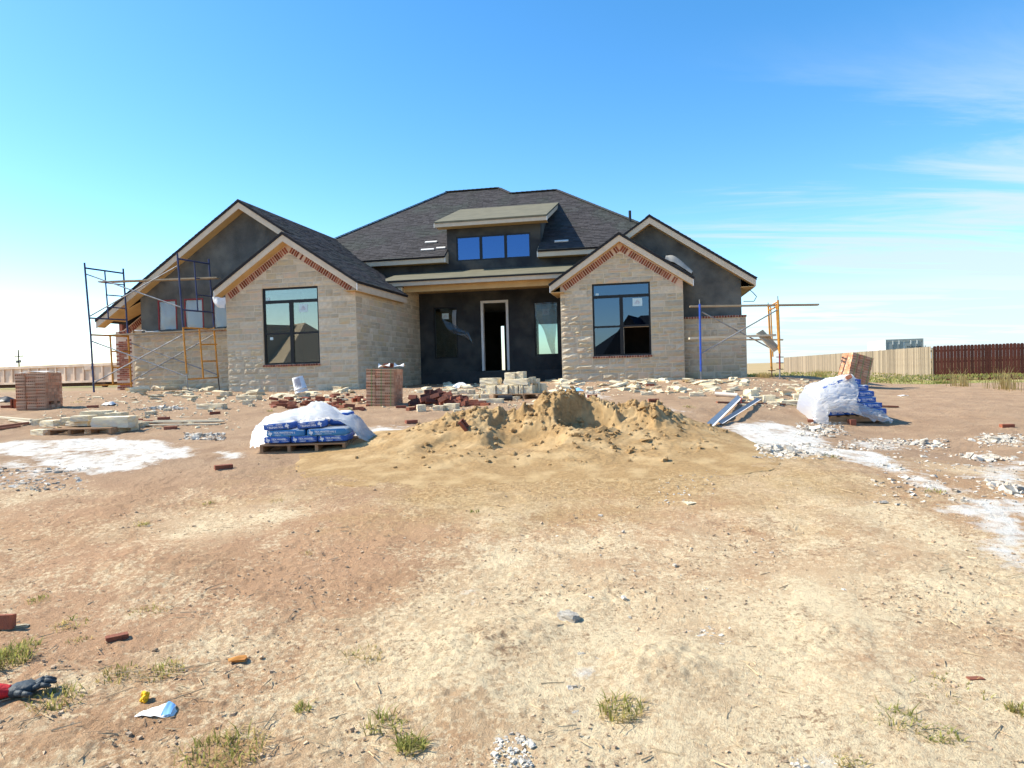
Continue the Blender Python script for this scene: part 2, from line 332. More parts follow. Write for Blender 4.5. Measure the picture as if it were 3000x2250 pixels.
WHITE = [
 (gp((-40, 1298), (60, 1290), (200, 1284), (330, 1283), (480, 1292), (560, 1318), (600, 1336), (500, 1352), (420, 1372), (330, 1388), (250, 1398), (190, 1378), (90, 1366), (60, 1340), (-40, 1330)), .22, .86),
 (gp((-40, 1330), (120, 1340), (260, 1380), (200, 1410), (100, 1425), (-40, 1440)), .5, .62),
 (gp((620, 1324), (690, 1316), (725, 1332), (690, 1348), (640, 1345)), .15, .8),
 (gp((1020, 1268), (1100, 1246), (1190, 1250), (1170, 1272), (1060, 1296)), .3, .85),
 (gp((1990, 1256), (2080, 1262), (2150, 1240), (2260, 1232), (2340, 1250), (2440, 1285), (2420, 1310), (2560, 1322), (2640, 1350), (2720, 1392), (2790, 1420), (2870, 1452), (3060, 1460), (3060, 1740), (2900, 1655), (2790, 1612), (2850, 1580), (2860, 1530), (2720, 1486), (2790, 1470), (2700, 1425), (2610, 1388), (2520, 1362), (2440, 1338), (2250, 1335), (2120, 1318), (2040, 1296)), .25, .88),
 (gp((2820, 1362), (2930, 1346), (3060, 1350), (3060, 1445), (2920, 1440), (2840, 1405)), .4, .75),
 (gp((2450, 1290), (2560, 1282), (2720, 1300), (2680, 1320), (2540, 1318)), .3, .6),
 (gp((1640, 1160), (1700, 1148), (1790, 1156), (1780, 1172), (1680, 1174)), .5, .7),
 (gp((1880, 1196), (1960, 1192), (2000, 1206), (1960, 1214)), .4, .7),
 (gp((1660, 1990), (1760, 1930), (1800, 1940), (1720, 2010)), .10, .45),
 (gp((1470, 2250), (1480, 2160), (1530, 2160), (1545, 2250)), .05, .7),
 (gp((2330, 2230), (2400, 2195), (2480, 2215), (2440, 2255)), .10, .45),
 (gp((1330, 1735), (1390, 1725), (1400, 1770), (1310, 1775)), .12, .4),
 (gp((2050, 1880), (2120, 1860), (2110, 1890), (2060, 1900)), .10, .4),
]
ys = [-4000, -1200, -400, -150, -70, -35, -18, -9, -4, -1.5, .2] + list(np.exp(np.linspace(math.log(1.3), math.log(48), 940))) + [52, 58, 66, 76, 90, 110, 140, 200, 300, 500, 900, 1800, 4500]
ys = np.array(ys); tcol = np.linspace(-1, 1, 701)
outer = [1.0, 2.5, 6, 14, 35, 90, 300, 1200, 5000]
tt = np.concatenate([-np.array(outer)[::-1], tcol, np.array(outer)]); no = len(outer)
Wd = np.maximum(ys, 1.3) * .80 + .8; Wd = np.where(ys > 48, 48 * .8 + .8, Wd)
XX = np.empty((len(ys), len(tt))); YY = np.repeat(ys[:, None], len(tt), 1)
XX[:, no:-no] = tcol[None, :] * Wd[:, None]
XX[:, -no:] = Wd[:, None] + np.array(outer)[None, :]; XX[:, :no] = -Wd[:, None] - np.array(outer)[::-1][None, :]
# white wash masks first: lime crust is slightly raised and cracked
white = np.zeros(XX.shape)
sel = (YY > 1) & (YY < 40)
xs, yss = XX[sel], YY[sel]; wv = np.zeros(xs.shape)
edge = fbm(xs * 2.2, yss * 2.2, 40, 5, .6)
for poly, soft, amt in WHITE:
    wv = np.maximum(wv, np.clip((polymask(xs, yss, poly, soft) + 1.0 * edge - .22) * 1.25, 0, 1) * amt)
white[sel] = wv
ZZ = G(XX, YY)
fine = sst((26 - YY) / 14.0) * sst((YY + 2) / 2)
# kicked-up, clotted soil: soft humps, hoof and boot prints, a fine crumb, a few shallow wheel ruts
hum = fbm(XX * 3.1, YY * 3.1, 60, 4, .55)
crumb = fbm(XX * 14, YY * 14, 70, 3, .6)
rough = sst((fbm(XX * .8, YY * .8, 90, 3) + .16) * 3.2)
clot = np.maximum(0, vnoise(XX * 26, YY * 26, 77) - .60) * 2.2 + np.maximum(0, vnoise(XX * 60, YY * 60, 78) - .62) * 1.1
ZZ = ZZ + fine * (.036 * hum + .014 * crumb * (.3 + rough) + .005 * clot * rough + .020 * fbm(XX * 30, YY * 30, 79, 3, .75) * (.45 + .7 * rough))
for hx_, hy_, hr, hh_ in [(*gnd(1925, 1950)[:2], .28, .055), (*gnd(1450, 1880)[:2], .35, .05), (*gnd(1330, 2060)[:2], .3, .03), (*gnd(2560, 2120)[:2], .3, .03), (*gnd(420, 1640)[:2], .5, .04), (*gnd(2420, 1880)[:2], .4, .035)]:
    dd = np.hypot(XX - hx_, YY - hy_) / hr; ZZ = ZZ + hh_ * np.exp(-dd ** 2) * (1 + .8 * fbm(XX * 16, YY * 16, 81, 2))
rut = np.sin((XX * .94 - YY * .34) * 3.6 + 2.2 * fbm(XX * .5, YY * .5, 95, 2)); ZZ = ZZ + fine * .009 * sst((rut - .55) * 3) * sst((XX - .6) / 1.4) * sst((8.5 - YY) / 3)
ZZ = ZZ + fine * white * (.012 * fbm(XX * 9, YY * 9, 97, 3))
# attributes
grass = sst((YY - 23.5 - .25 * np.abs(XX - 8) + 4.2 * fbm(XX * .3, YY * .3, 110, 3)) / 2.5) * sst((XX - 6.5) / 2.0)
grass = np.maximum(grass, sst((-XX - 10 + 3 * fbm(XX * .4, YY * .4, 111, 3)) / 2) * sst((YY - 26 + 2 * fbm(XX, YY, 112, 2)) / 3) * .45)
grass = np.maximum(grass, sst((YY - 42) / 10))
px_, py_ = .75, 8.1
sandm = np.clip(1.45 - np.hypot((XX - px_) / 3.6, (YY - py_) / 2.5) + .9 * fbm(XX * 1.3, YY * 1.3, 120, 5, .6), 0, 1)
pale = np.clip(.40 + 1.6 * fbm(XX * .75, YY * .75, 130, 5, .6) + .55 * sst((6.6 - YY) / 2.6) * sst((XX + 1.3) / 1.5) - .35 * sst((YY - 7) / 3) - .05 * sst((-XX - .4) / 2), 0, 1)
redm = np.clip(.25 + 1.5 * fbm(XX * .5, YY * .5, 140, 4) + .45 * sst((-XX - .5) / 2.5) * sst((9.5 - YY) / 3), 0, 1)
nr, nc = XX.shape
gm = bpy.data.meshes.new('ground')
gm.vertices.add(nr * nc); gm.vertices.foreach_set('co', np.stack([XX, YY, ZZ], -1).astype(np.float32).ravel())
idx = np.arange(nr * nc).reshape(nr, nc); q = np.stack([idx[:-1, :-1], idx[:-1, 1:], idx[1:, 1:], idx[1:, :-1]], -1).reshape(-1, 4)
gm.loops.add(q.size); gm.loops.foreach_set('vertex_index', q.ravel().astype(np.int32))
gm.polygons.add(len(q)); gm.polygons.foreach_set('loop_start', np.arange(0, q.size, 4, dtype=np.int32)); gm.polygons.foreach_set('loop_total', np.full(len(q), 4, dtype=np.int32))
gm.polygons.foreach_set('use_smooth', np.ones(len(q), bool)); gm.update(calc_edges=True)
for nm, a in (('white', white), ('grass', grass), ('sandm', sandm), ('pale', pale), ('redm', redm)):
    t_ = gm.attributes.new(nm, 'FLOAT', 'POINT'); t_.data.foreach_set('value', a.astype(np.float32).ravel())
ground = link('ground', gm); ground['kind'] = 'structure'; ground['label'] = 'bare reddish tan building plot with lime spills'

def ground_material():
    m = bpy.data.materials.new('bare_soil'); m.use_nodes = True; t = m.node_tree; N = t.nodes; L = t.links
    b = N['Principled BSDF']; b.inputs['Roughness'].default_value = .95; b.inputs['Specular IOR Level'].default_value = .15
    g = N.new('ShaderNodeNewGeometry'); pos = g.outputs['Position']
    def noise(s, d=6, rg=.6):
        n = N.new('ShaderNodeTexNoise'); n.inputs['Scale'].default_value = s; n.inputs['Detail'].default_value = d; n.inputs['Roughness'].default_value = rg; L.new(pos, n.inputs['Vector']); return n.outputs[0]
    def A(n): a = N.new('ShaderNodeAttribute'); a.attribute_name = n; return a.outputs['Fac']
    def mr(x, a, bb, c=0., d=1.):
        n = N.new('ShaderNodeMapRange'); L.new(x, n.inputs['Value'])
        for k, v in zip(('From Min', 'From Max', 'To Min', 'To Max'), (a, bb, c, d)): n.inputs[k].default_value = v
        return n.outputs[0]
    def ma(op, a, bb):
        n = N.new('ShaderNodeMath'); n.operation = op
        for i, x in enumerate((a, bb)):
            if isinstance(x, float): n.inputs[i].default_value = x
            else: L.new(x, n.inputs[i])
        return n.outputs[0]
    def mix(f, a, bb, bl='MIX'):
        n = N.new('ShaderNodeMix'); n.data_type = 'RGBA'; n.blend_type = bl
        for s, x in (('Factor', f), ('A', a), ('B', bb)):
            if isinstance(x, tuple): n.inputs[s].default_value = x + (1,)
            elif isinstance(x, float): n.inputs[s].default_value = x
            else: L.new(x, n.inputs[s])
        return n.outputs['Result']
    fsep = N.new('ShaderNodeSeparateXYZ'); L.new(pos, fsep.inputs[0]); farY = fsep.outputs['Y']
    base = mix(mr(noise(2.2), .35, .65), (.45, .27, .145), (.53, .33, .18))
    base = mix(mr(ma('ADD', A('redm'), ma('MULTIPLY', noise(5.), .5)), .45, 1.05, 0, .55), base, (.55, .325, .19))
    base = mix(mr(farY, 6.2, 9., 0, .85), base, mix(mr(noise(1.6, 8, .65), .4, .6), (.36, .24, .15), (.45, .31, .195)))
    base = mix(mr(ma('ADD', A('pale'), ma('SUBTRACT', noise(7., 8, .65), .5)), .42, .9, 0, .7), base, (.72, .55, .335))
    g1 = noise(24., 5, .7); g2 = noise(52., 4, .7)
    speck = ma('ADD', ma('ADD', ma('MULTIPLY', g1, .75), ma('MULTIPLY', g2, .45)), ma('ADD', ma('MULTIPLY', noise(1.9, 10, .68), .62), ma('MULTIPLY', ma('SUBTRACT', A('pale'), .5), .16)))
    speck = ma('SUBTRACT', speck, mr(farY, 6.0, 9.5, 0, .085))
    base = mix(mr(speck, .90, 1.05, 0, .82), base, (.87, .71, .45))      # bleached grains, thick in patches and thinning out
    dsp = ma('ADD', ma('ADD', ma('MULTIPLY', noise(30., 5, .7), .8), ma('MULTIPLY', noise(66., 4, .7), .4)), ma('MULTIPLY', noise(2.7, 10, .68), .6))
    base = mix(mr(dsp, .96, 1.08, 0, .8), base, (.27, .16, .09))         # damp dark crumbs
    base = mix(mr(ma('ADD', A('sandm'), ma('SUBTRACT', noise(6., 8, .7), .5)), .35, .95, 0, .82), base, mix(mr(g1, .42, .6), (.40, .25, .105), (.60, .41, .20)))
    gr = mix(mr(noise(.5, 8), .42, .6), (.20, .235, .05), (.52, .41, .19)); gr = mix(mr(noise(6., 6), .5, .7, 0, .6), gr, (.36, .33, .12))
    far = N.new('ShaderNodeSeparateXYZ'); L.new(pos, far.inputs[0])
    gr = mix(mr(far.outputs['Y'], 45., 75.), gr, mix(mr(noise(.06, 6), .4, .6), (.46, .33, .17), (.36, .27, .13)))
    base = mix(mr(ma('ADD', A('grass'), ma('MULTIPLY', ma('SUBTRACT', noise(3.), .5), 1.2)), .4, .7), base, gr)
    wsel = mr(ma('ADD', A('white'), ma('MULTIPLY', ma('SUBTRACT', noise(6., 12, .78), .5), 2.7)), .36, .84)
    base = mix(wsel, base, mix(mr(noise(24.), .4, .7), (.88, .85, .78), (.66, .60, .49)))
    L.new(base, b.inputs['Base Color'])
    bn = N.new('ShaderNodeBump'); bn.inputs['Strength'].default_value = 1.0; bn.inputs['Distance'].default_value = .022
    h = ma('ADD', ma('MULTIPLY', noise(45., 6, .7), 1.0), ma('MULTIPLY', noise(140., 4, .7), .8)); L.new(h, bn.inputs['Height']); L.new(bn.outputs[0], b.inputs['Normal'])
    return m
gm.materials.append(ground_material())

# ------------------------------------------------------------------ sand pile
rx = np.array([-2.9, -2.2, -1.75, -1.43, -1.2, -.95, -.7, -.45, -.3, -.1, .1, .3, .48, .62, .8, .98, 1.15, 1.3, 1.45, 1.65, 1.82, 2.0, 2.2, 2.45, 2.75, 3.2])
rh = np.array([.0, .06, .14, .23, .27, .32, .37, .42, .38, .34, .36, .43, .55, .62, .62, .59, .55, .46, .43, .44, .46, .40, .31, .22, .12, .0])
RIDGE_Y = 9.85
def pile_h(x, y):
    wob = .28 * fbm(x * 1.2, y * .6, 201, 3)
    r = np.interp(x + .10 * fbm(x * 3, y * 3, 203, 3), rx, rh)
    s = (RIDGE_Y + wob - y)
    front = np.interp(s, [0, .12, .3, .55, .9, 1.4, 2.0, 2.7], [1, .95, .80, .58, .36, .19, .075, 0])
    back = np.interp(-s, [0, .15, .5, .9, 1.3], [1, .92, .55, .2, 0])
    h = r * np.where(s > 0, front, back)
    # scoops dug out by shovels, with steep back walls
    for cx, cy, rr, dp in ((.98, 9.42, .46, .30), (.15, 8.95, .60, .14), (-.05, 9.55, .28, .08), (1.55, 9.35, .35, .07), (-.75, 8.9, .5, .06)):
        d = np.hypot((x - cx) / rr, (y - cy) / (rr * .85)) + .18 * fbm(x * 4, y * 4, 207, 2)
        h = h - dp * sst((1 - d) * 2.6)
    lump = np.maximum(0, fbm(x * 5.5, y * 5.5, 211, 3) + .02)
    crest = sst((h - .12) / .25)
    h = h + crest * (.16 * fbm(x * 3.3, y * 3.3, 209, 4, .6) + .16 * lump)
    h = h + sst(h / .08) * (.026 * fbm(x * 11, y * 11, 213, 3) + .012 * fbm(x * 3, y * 9, 215, 2) + .010 * fbm(x * 34, y * 34, 217, 2))
    wx_ = x * 6.5 + 1.6 * fbm(x * 2.2, y * 2.2, 231, 3); wy_ = y * 7.5 + 1.6 * fbm(x * 2.2 + 9, y * 2.2, 233, 3)
    cell = _hash(np.floor(wx_).astype(np.int64), np.floor(wy_).astype(np.int64), 5); cell2 = _hash(np.floor(wx_ * 2.3).astype(np.int64), np.floor(wy_ * 2.1).astype(np.int64), 6)
    h = h + sst((h - .2) / .22) * (.085 * (cell - .5) + .04 * (cell2 - .5))
    h = h + crest * .05 * np.maximum(0, vnoise(x * 13, y * 13, 221) - .55) * 2
    return h
nx, ny = 520, 380
pxs = np.linspace(-3.1, 3.4, nx); pys = np.linspace(6.9, 11.3, ny); PX, PY = np.meshgrid(pxs, pys)
ph = pile_h(PX, PY)
ph = np.where(ph < .005, -.07, ph)          # dips under the soil where the heap runs out
edgef = np.minimum.reduce([(PX + 3.1) / .3, (3.4 - PX) / .3, (PY - 6.9) / .3, (11.3 - PY) / .3]); ph = np.where(edgef < 1, ph - .08 * (1 - np.clip(edgef, 0, 1)), ph)
PZ = G(PX, PY) + ph - .006
_i = np.arange(nx * ny).reshape(ny, nx); fq = np.stack([_i[:-1, :-1], _i[:-1, 1:], _i[1:, 1:], _i[1:, :-1]], -1).reshape(-1, 4)
pm = bpy.data.meshes.new('sand_pile'); pm.from_pydata(np.stack([PX, PY, PZ], -1).reshape(-1, 3).tolist(), [], fq.tolist()); pm.materials.append(M['sand'])
pm.polygons.foreach_set('use_smooth', [True] * len(pm.polygons)); pm.update()
pile = tag(link('sand_pile', pm), 'broad heap of damp tan sand with dug-out hollows in front of the porch', 'sand pile')
def pile_z(x, y): return float(G(x, y) + max(0, float(pile_h(np.array(x), np.array(y)))) - .006)

# ------------------------------------------------------------------ lumps, blocks, bricks
def rbox(sx, sy, sz, r=.1, n=2, amp=.0, seed=0):
    """box subdivided n x n per face, edges rounded by r (fraction of the smallest side), surface jittered by amp; base at z = 0"""
    rg = random.Random(seed); key = {}; vs = []; fs = []
    rr = r * min(sx, sy, sz)
    def vid(p):
        k = tuple(round(c, 4) for c in p)
        if k not in key:
            half = (sx / 2, sy / 2, sz / 2); P = [p[i] * half[i] for i in range(3)]
            inner = [max(-half[i] + rr, min(half[i] - rr, P[i])) for i in range(3)]; d = Vector([P[i] - inner[i] for i in range(3)])
            if d.length > 1e-9: d = d.normalized() * rr
            o = Vector(inner) + d + Vector([rg.uniform(-amp, amp) for _ in range(3)])
            key[k] = len(vs); vs.append((o.x, o.y, o.z + sz / 2))
        return key[k]
    g = [-1 + 2 * i / n for i in range(n + 1)]
    for ax in range(3):
        for sg in (-1, 1):
            for i in range(n):
                for j in range(n):
                    q = []
                    for a, b in ((g[i], g[j]), (g[i + 1], g[j]), (g[i + 1], g[j + 1]), (g[i], g[j + 1])):
                        p = [0, 0, 0]; p[ax] = sg; p[(ax + 1) % 3] = a; p[(ax + 2) % 3] = b; q.append(vid(p))
                    fs.append(tuple(q if sg > 0 else q[::-1]))
    return vs, fs
def lump_mesh(name, sx, sy, sz, r, n, amp, seed, m, smooth=False):
    b = MB(); b.add(*rbox(sx, sy, sz, r, n, amp, seed)); return b.mesh(name, m, smooth=smooth)

def brick_mesh(name, L_, W_, H_, holes, m):
    """brick lying on its bed; with holes > 0 the holes show in the front (-y) and top faces of the L x H front"""
    b = MB(); hl, hw = L_ / 2, W_ / 2
    if not holes:
        b.add(*rbox(L_, W_, H_, .06, 1)); b2 = MB(); b2.box((-hl, -hw, 0), (hl, hw, H_)); return b2.mesh(name, m)
    # front face as a strip with square sockets
    b.add([(-hl, hw, 0), (hl, hw, 0), (hl, hw, H_), (-hl, hw, H_), (-hl, -hw, 0), (hl, -hw, 0), (hl, -hw, H_), (-hl, -hw, H_)],
          [(1, 0, 3, 2), (0, 4, 7, 3), (5, 1, 2, 6), (7, 6, 2, 3), (4, 0, 1, 5)])
    s = H_ * .38; zc = H_ / 2; xs_ = [-hl + L_ * (i + .5) / holes for i in range(holes)]; z0, z1 = zc - s / 2, zc + s / 2
    cuts = [-hl] + sum([[x - s / 2, x + s / 2] for x in xs_], []) + [hl]
    y = -hw
    b.add([(-hl, y, 0), (hl, y, 0), (hl, y, z0), (-hl, y, z0)], [(0, 1, 2, 3)]); b.add([(-hl, y, z1), (hl, y, z1), (hl, y, H_), (-hl, y, H_)], [(0, 1, 2, 3)])
    for i in range(0, len(cuts) - 1, 2): b.add([(cuts[i], y, z0), (cuts[i + 1], y, z0), (cuts[i + 1], y, z1), (cuts[i], y, z1)], [(0, 1, 2, 3)])
    d = .05
    for x in xs_:
        a, c = x - s / 2, x + s / 2
        b.add([(a, y, z0), (c, y, z0), (c, y, z1), (a, y, z1), (a, y + d, z0), (c, y + d, z0), (c, y + d, z1), (a, y + d, z1)], [(4, 5, 6, 7), (0, 1, 5, 4), (1, 2, 6, 5), (2, 3, 7, 6), (3, 0, 4, 7)])
    return b.mesh(name, m)
BR_PLAIN = brick_mesh('brick', .198, .088, .0635, 0, M['packbrick'])
BR_HOLE = brick_mesh('brick', .198, .088, .0635, 5, M['packbrick'])
BR_LOOSE = brick_mesh('brick', .2, .09, .06, 0, M['brick'])
BR_LOOSEH = brick_mesh('brick', .2, .06, .09, 5, M['brick'])
BLOCKS = [lump_mesh('limestone_block', 1, 1, 1, .03, 4, .028, 300 + i, M['block']) for i in range(6)]
RUB = [lump_mesh('stone_chip', 1, 1, 1, .04, 2, .13, 400 + i, M['rubble']) for i in range(9)]
ROCK = [lump_mesh('rock', 1, 1, 1, .3, 4, .075, 480 + i, M['crust']) for i in range(6)]
CRU = [lump_mesh('mortar_lump', 1, 1, .7, .4, 2, .12, 450 + i, M['crust'], True) for i in range(5)]

# ================================================================== THE HOUSE
house = thing('house', 'unfinished single-storey house of pale limestone and grey stucco under a dark shingle roof', 'house', tuple(H(0, 0, -ZO)), (0, 0, -YAW))
HO = (0, 0, ZO)
def hpart(b, name, m, parent=None, smooth=False): return b.build(name, m, house if parent is None else parent, HO, smooth)
FR = lambda vf: (lambda a, b, d: (a, vf + d, b))           # front-facing plane: d grows into the house
SD = lambda uf: (lambda a, b, d: (uf - d, a, b))           # plane facing right: d grows into the house
def wall(name, outer, holes, d0, d1, mp, m, parent=None):
    """solid wall with real openings"""
    loops = [outer] + holes; pts = [p for l in loops for p in l]
    tri = tessellate_polygon([[Vector((p[0], p[1], 0)) for p in l] for l in loops]); n = len(pts)
    b = MB(); vs = [mp(a, c, d0) for a, c in pts] + [mp(a, c, d1) for a, c in pts]; fs = [tuple(t) for t in tri] + [tuple(i + n for i in t[::-1]) for t in tri]
    k = 0
    for l in loops:
        for i in range(len(l)):
            a, c = k + i, k + (i + 1) % len(l); fs.append((a, c, c + n, a + n))
        k += len(l)
    b.add(vs, fs); return hpart(b, name, m, parent)
def rect(a0, a1, b0, b1): return [(a0, b0), (a1, b0), (a1, b1), (a0, b1)]
def clip(poly, nx_, ny_, c):
    """keep points with nx*x + ny*y <= c"""
    out = []
    for i in range(len(poly)):
        p, q_ = poly[i], poly[(i + 1) % len(poly)]; dp = nx_ * p[0] + ny_ * p[1] - c; dq = nx_ * q_[0] + ny_ * q_[1] - c
        if dp <= 0: out.append(p)
        if dp * dq < 0: t = dp / (dp - dq); out.append((p[0] + t * (q_[0] - p[0]), p[1] + t * (q_[1] - p[1])))
    return out
SLOPE = .67; SLC = math.sqrt(1 + SLOPE ** 2)

# ---- key dimensions (metres from the eye level / house origin)
uL0, uL1, vL, gL, uLa, zLa, uLe0, uLe1 = -9.639, -5.419, 0.0, -.36, -7.50, 4.25, -9.82, -5.19
uR0, uR1, vR, gR, uRa, zRa, uRe0, uRe1 = .276, 4.131, 3.115, 2.79, 2.207, 4.20, -.041, 4.455
zE = 2.70; vP = 5.95
vBL, gBL, uBLa, zBLa = .87, .51, -9.42, 5.535
vBR, gBR, uBRa, zBRa = 3.9, 3.56, 3.156, 4.842
ZB = -.75                                                  # walls run below the ground

# ---- wall stones: random ashlar in courses
STONES = []            # (visible weight, MB pieces) gathered, the largest 300 become parts of their own
def ashlar(a0, a1, b0, b1, holes, planes, mp, rough, parent, seed, weight=1.0, hmin=.13, hmax=.22):
    rg = random.Random(seed); cuts = sorted(set([b0, b1] + [h[2] for h in holes if b0 < h[2] < b1] + [h[3] for h in holes if b0 < h[3] < b1]))
    rows = []
    for lo, hi in zip(cuts[:-1], cuts[1:]):
        z = lo
        while z < hi - 1e-6:
            hh = rg.uniform(hmin, hmax)
            if hi - z - hh < .09: hh = hi - z
            rows.append((z, min(hi, z + hh))); z += hh
    J = .017
    for z0, z1 in rows:
        iv = [(a0, a1)]
        for h in holes:
            if h[2] < z1 - .01 and h[3] > z0 + .01:
                iv = [x for s_, e_ in iv for x in ((s_, min(e_, h[0])), (max(s_, h[1]), e_)) if x[1] - x[0] > .03]
        for s_, e_ in iv:
            a = s_
            while a < e_ - 1e-6:
                w = rg.uniform(.2, .66) * (1 if z1 - z0 < .19 else .85)
                if e_ - a - w < .16: w = e_ - a
                cells = [(z0, z1)]
                if z1 - z0 > .175 and w < .4 and rg.random() < .45: cells = [(z0, (z0 + z1) / 2), ((z0 + z1) / 2, z1)]
                for c0, c1 in cells:
                    poly = rect(a + J * rg.uniform(.3, .8), a + w - J * rg.uniform(.3, .8), c0 + J * .55, c1 - J * .55); full = True
                    for pl in planes:
                        p2 = clip(poly, *pl); full = full and len(p2) == 4 and p2 == poly; poly = p2
                    if len(poly) < 3: continue
                    ar = abs(sum(poly[i][0] * poly[(i + 1) % len(poly)][1] - poly[(i + 1) % len(poly)][0] * poly[i][1] for i in range(len(poly)))) / 2
                    if ar < .004: continue
                    b = MB(); rv = rg.random() * .999 + .0005; pr = .010 + rg.random() * .012
                    if full:
                        w_, h_ = poly[1][0] - poly[0][0], poly[2][1] - poly[0][1]; na = max(3, int(w_ / .09)); nb = 3
                        vs = []; fs = []
                        for j in range(nb + 1):
                            for i in range(na + 1):
                                ed = i in (0, na) or j in (0, nb)
                                d = -pr * .35 if ed else -pr - rg.uniform(0, rough)
                                vs.append(mp(poly[0][0] + w_ * i / na + (0 if ed else rg.uniform(-.012, .012)), poly[0][1] + h_ * j / nb + (0 if ed else rg.uniform(-.01, .01)), d))
                        fs += [(j * (na + 1) + i, j * (na + 1) + i + 1, (j + 1) * (na + 1) + i + 1, (j + 1) * (na + 1) + i) for j in range(nb) for i in range(na)]
                        ring = [i for i in range(na + 1)] + [j * (na + 1) + na for j in range(1, nb + 1)] + [nb * (na + 1) + i for i in range(na - 1, -1, -1)] + [j * (na + 1) for j in range(nb - 1, 0, -1)]
                        base = len(vs)
                        for k in ring:
                            i, j = k % (na + 1), k // (na + 1); vs.append(mp(poly[0][0] + w_ * i / na, poly[0][1] + h_ * j / nb, .02))
                        n_ = len(ring); fs += [(ring[i], ring[(i + 1) % n_], base + (i + 1) % n_, base + i) for i in range(n_)]
                        b.add(vs, fs, rv)
                    else:
                        n_ = len(poly); cx = sum(p[0] for p in poly) / n_; cy = sum(p[1] for p in poly) / n_
                        vs = [mp(p[0], p[1], -pr * .4) for p in poly] + [mp(p[0], p[1], .02) for p in poly] + [mp(cx, cy, -pr - rough * .4)]
                        b.add(vs, [(i, (i + 1) % n_, 2 * n_) for i in range(n_)] + [(i, (i + 1) % n_, n_ + (i + 1) % n_, n_ + i) for i in range(n_)], rv)
                    STONES.append((ar * weight, b, parent))
                a += w

def rake_planes(ul, zl, ua, za, ur, zr, drop):
    """half planes under both slopes of a gable, dropped by a vertical distance"""
    sl = (za - zl) / (ua - ul); sr = (za - zr) / (ur - ua)
    return [(-sl, 1, za - drop - sl * ua), (sr, 1, za - drop + sr * ua)]

# ---- windows
def window(name, u0, u1, z0, z1, vf, parent=None, transom=.19, twin=True, meet=.60, skip=(), fw=.055, gl='glass', label=None):
    v0, v1 = vf + .05, vf + .12; b = MB(); f = fw
    b.box((u0, v0, z0), (u0 + f, v1, z1)); b.box((u1 - f, v0, z0), (u1, v1, z1)); b.box((u0 + f, v0 + .001, z1 - f), (u1 - f, v1 - .001, z1)); b.box((u0 + f, v0 + .001, z0), (u1 - f, v1 - .001, z0 + f))
    zt = z1 - (z1 - z0) * transom if transom else z1 - f
    um = (u0 + u1) / 2; cells = []
    if transom:
        b.box((u0 + f, v0 + .002, zt - .07), (u1 - f, v1 - .002, zt + .02)); cells.append((u0 + f, u1 - f, zt + .02, z1 - f)); top = zt - .07
    else: top = z1 - f
    cols = [(u0 + f, u1 - f)]
    if twin: b.box((um - .055, v0 - .003, z0 + f), (um + .055, v1 - .004, top)); cols = [(u0 + f, um - .055), (um + .055, u1 - f)]
    for a, c in cols:
        if meet:
            zm = z1 - (z1 - z0) * meet; b.box((a, v0 + .004, zm - .03), (c, v1 - .003, zm + .03)); cells += [(a, c, zm + .03, top), (a, c, z0 + f, zm - .03)]
        else: cells.append((a, c, z0 + f, top))
    w = hpart(b, name, M['black'], parent)
    if label: w['label'] = label
    for i, (a, c, d, e) in enumerate(cells):
        if i in skip: continue
        p = MB(); p.box((a, v0 + .035, d), (c, v0 + .041, e)); hpart(p, 'pane', M[gl], w)
    return w, cells, v0
def sticker(w, u, z, v, s=.17, mark=True):
    b = MB(); b.box((u - s / 2, v - .004, z - s * .42), (u + s / 2, v, z + s * .42)); o = hpart(b, 'sticker', M['stickerpaper'], w)
    if mark:
        k = MB(); V = v - .006; t = s * .30
        for p, q_ in (((-1, -.5), (0, .8)), ((0, .8), (1, -.5)), ((-.35, -.7), (-.35, 0)), ((-.35, 0), (.15, .3)), ((.15, .3), (.5, -.1)), ((.15, -.7), (.15, .05)), ((.5, -.7), (.5, -.1)), ((-1, -.5), (-.5, -.7))):
            k.plank((u + p[0] * t, V, z + p[1] * t), (u + q_[0] * t, V, z + q_[1] * t), .016, .002, (0, 1, 0))
        hpart(k, 'sticker_print', M['bucketlabel'], w)
    return o
M['stickerpaper'] = mat('pale_sticker', (.55, .70, .70), None, rough=.6)

# openings
WLu0, WLu1, WZ0, WZ1 = -8.43, -6.603, .355, 2.669
WRu0, WRu1 = 1.295, 3.122
Lrk = rake_planes(uLe0, zE, uLa, zLa, uLe1, zE, .27); Rrk = rake_planes(uRe0, zE, uRa, zRa, uRe1, zE, .27)
def gable_outline(u0, u1, ua, za, planes):
    f = lambda u: min((pl[2] - pl[0] * u) for pl in planes)
    return [(u0, ZB), (u1, ZB), (u1, f(u1)), (ua, f(ua)), (u0, f(u0))]
w_l = wall('stone_wall', gable_outline(uL0, uL1, uLa, zLa, Lrk), [rect(WLu0, WLu1, WZ0, WZ1)], 0, .22, FR(vL), M['mortar']); w_l['label'] = 'limestone front of the left wing'
w_r = wall('stone_wall', gable_outline(uR0, uR1, uRa, zRa, Rrk), [rect(WRu0, WRu1, WZ0, WZ1)], 0, .22, FR(vR), M['mortar']); w_r['label'] = 'limestone front of the right wing'
w_s = wall('stone_wall', [(.225, ZB), (vP - .003, ZB), (vP - .003, 3.0), (4.05, 3.0), (4.05, 2.48), (.225, 2.48)], [], 0, .2, SD(uL1), M['mortar']); w_s['label'] = 'limestone side wall beside the porch'
SB = .235          # brick band below the soffit
ashlar(uL0, uL1, -.62, 4.2, [(WLu0, WLu1, WZ0 - .075, WZ1)], rake_planes(uLe0, zE, uLa, zLa, uLe1, zE, .27 + SB * SLC), FR(vL), .010, w_l, 1, 1.25)
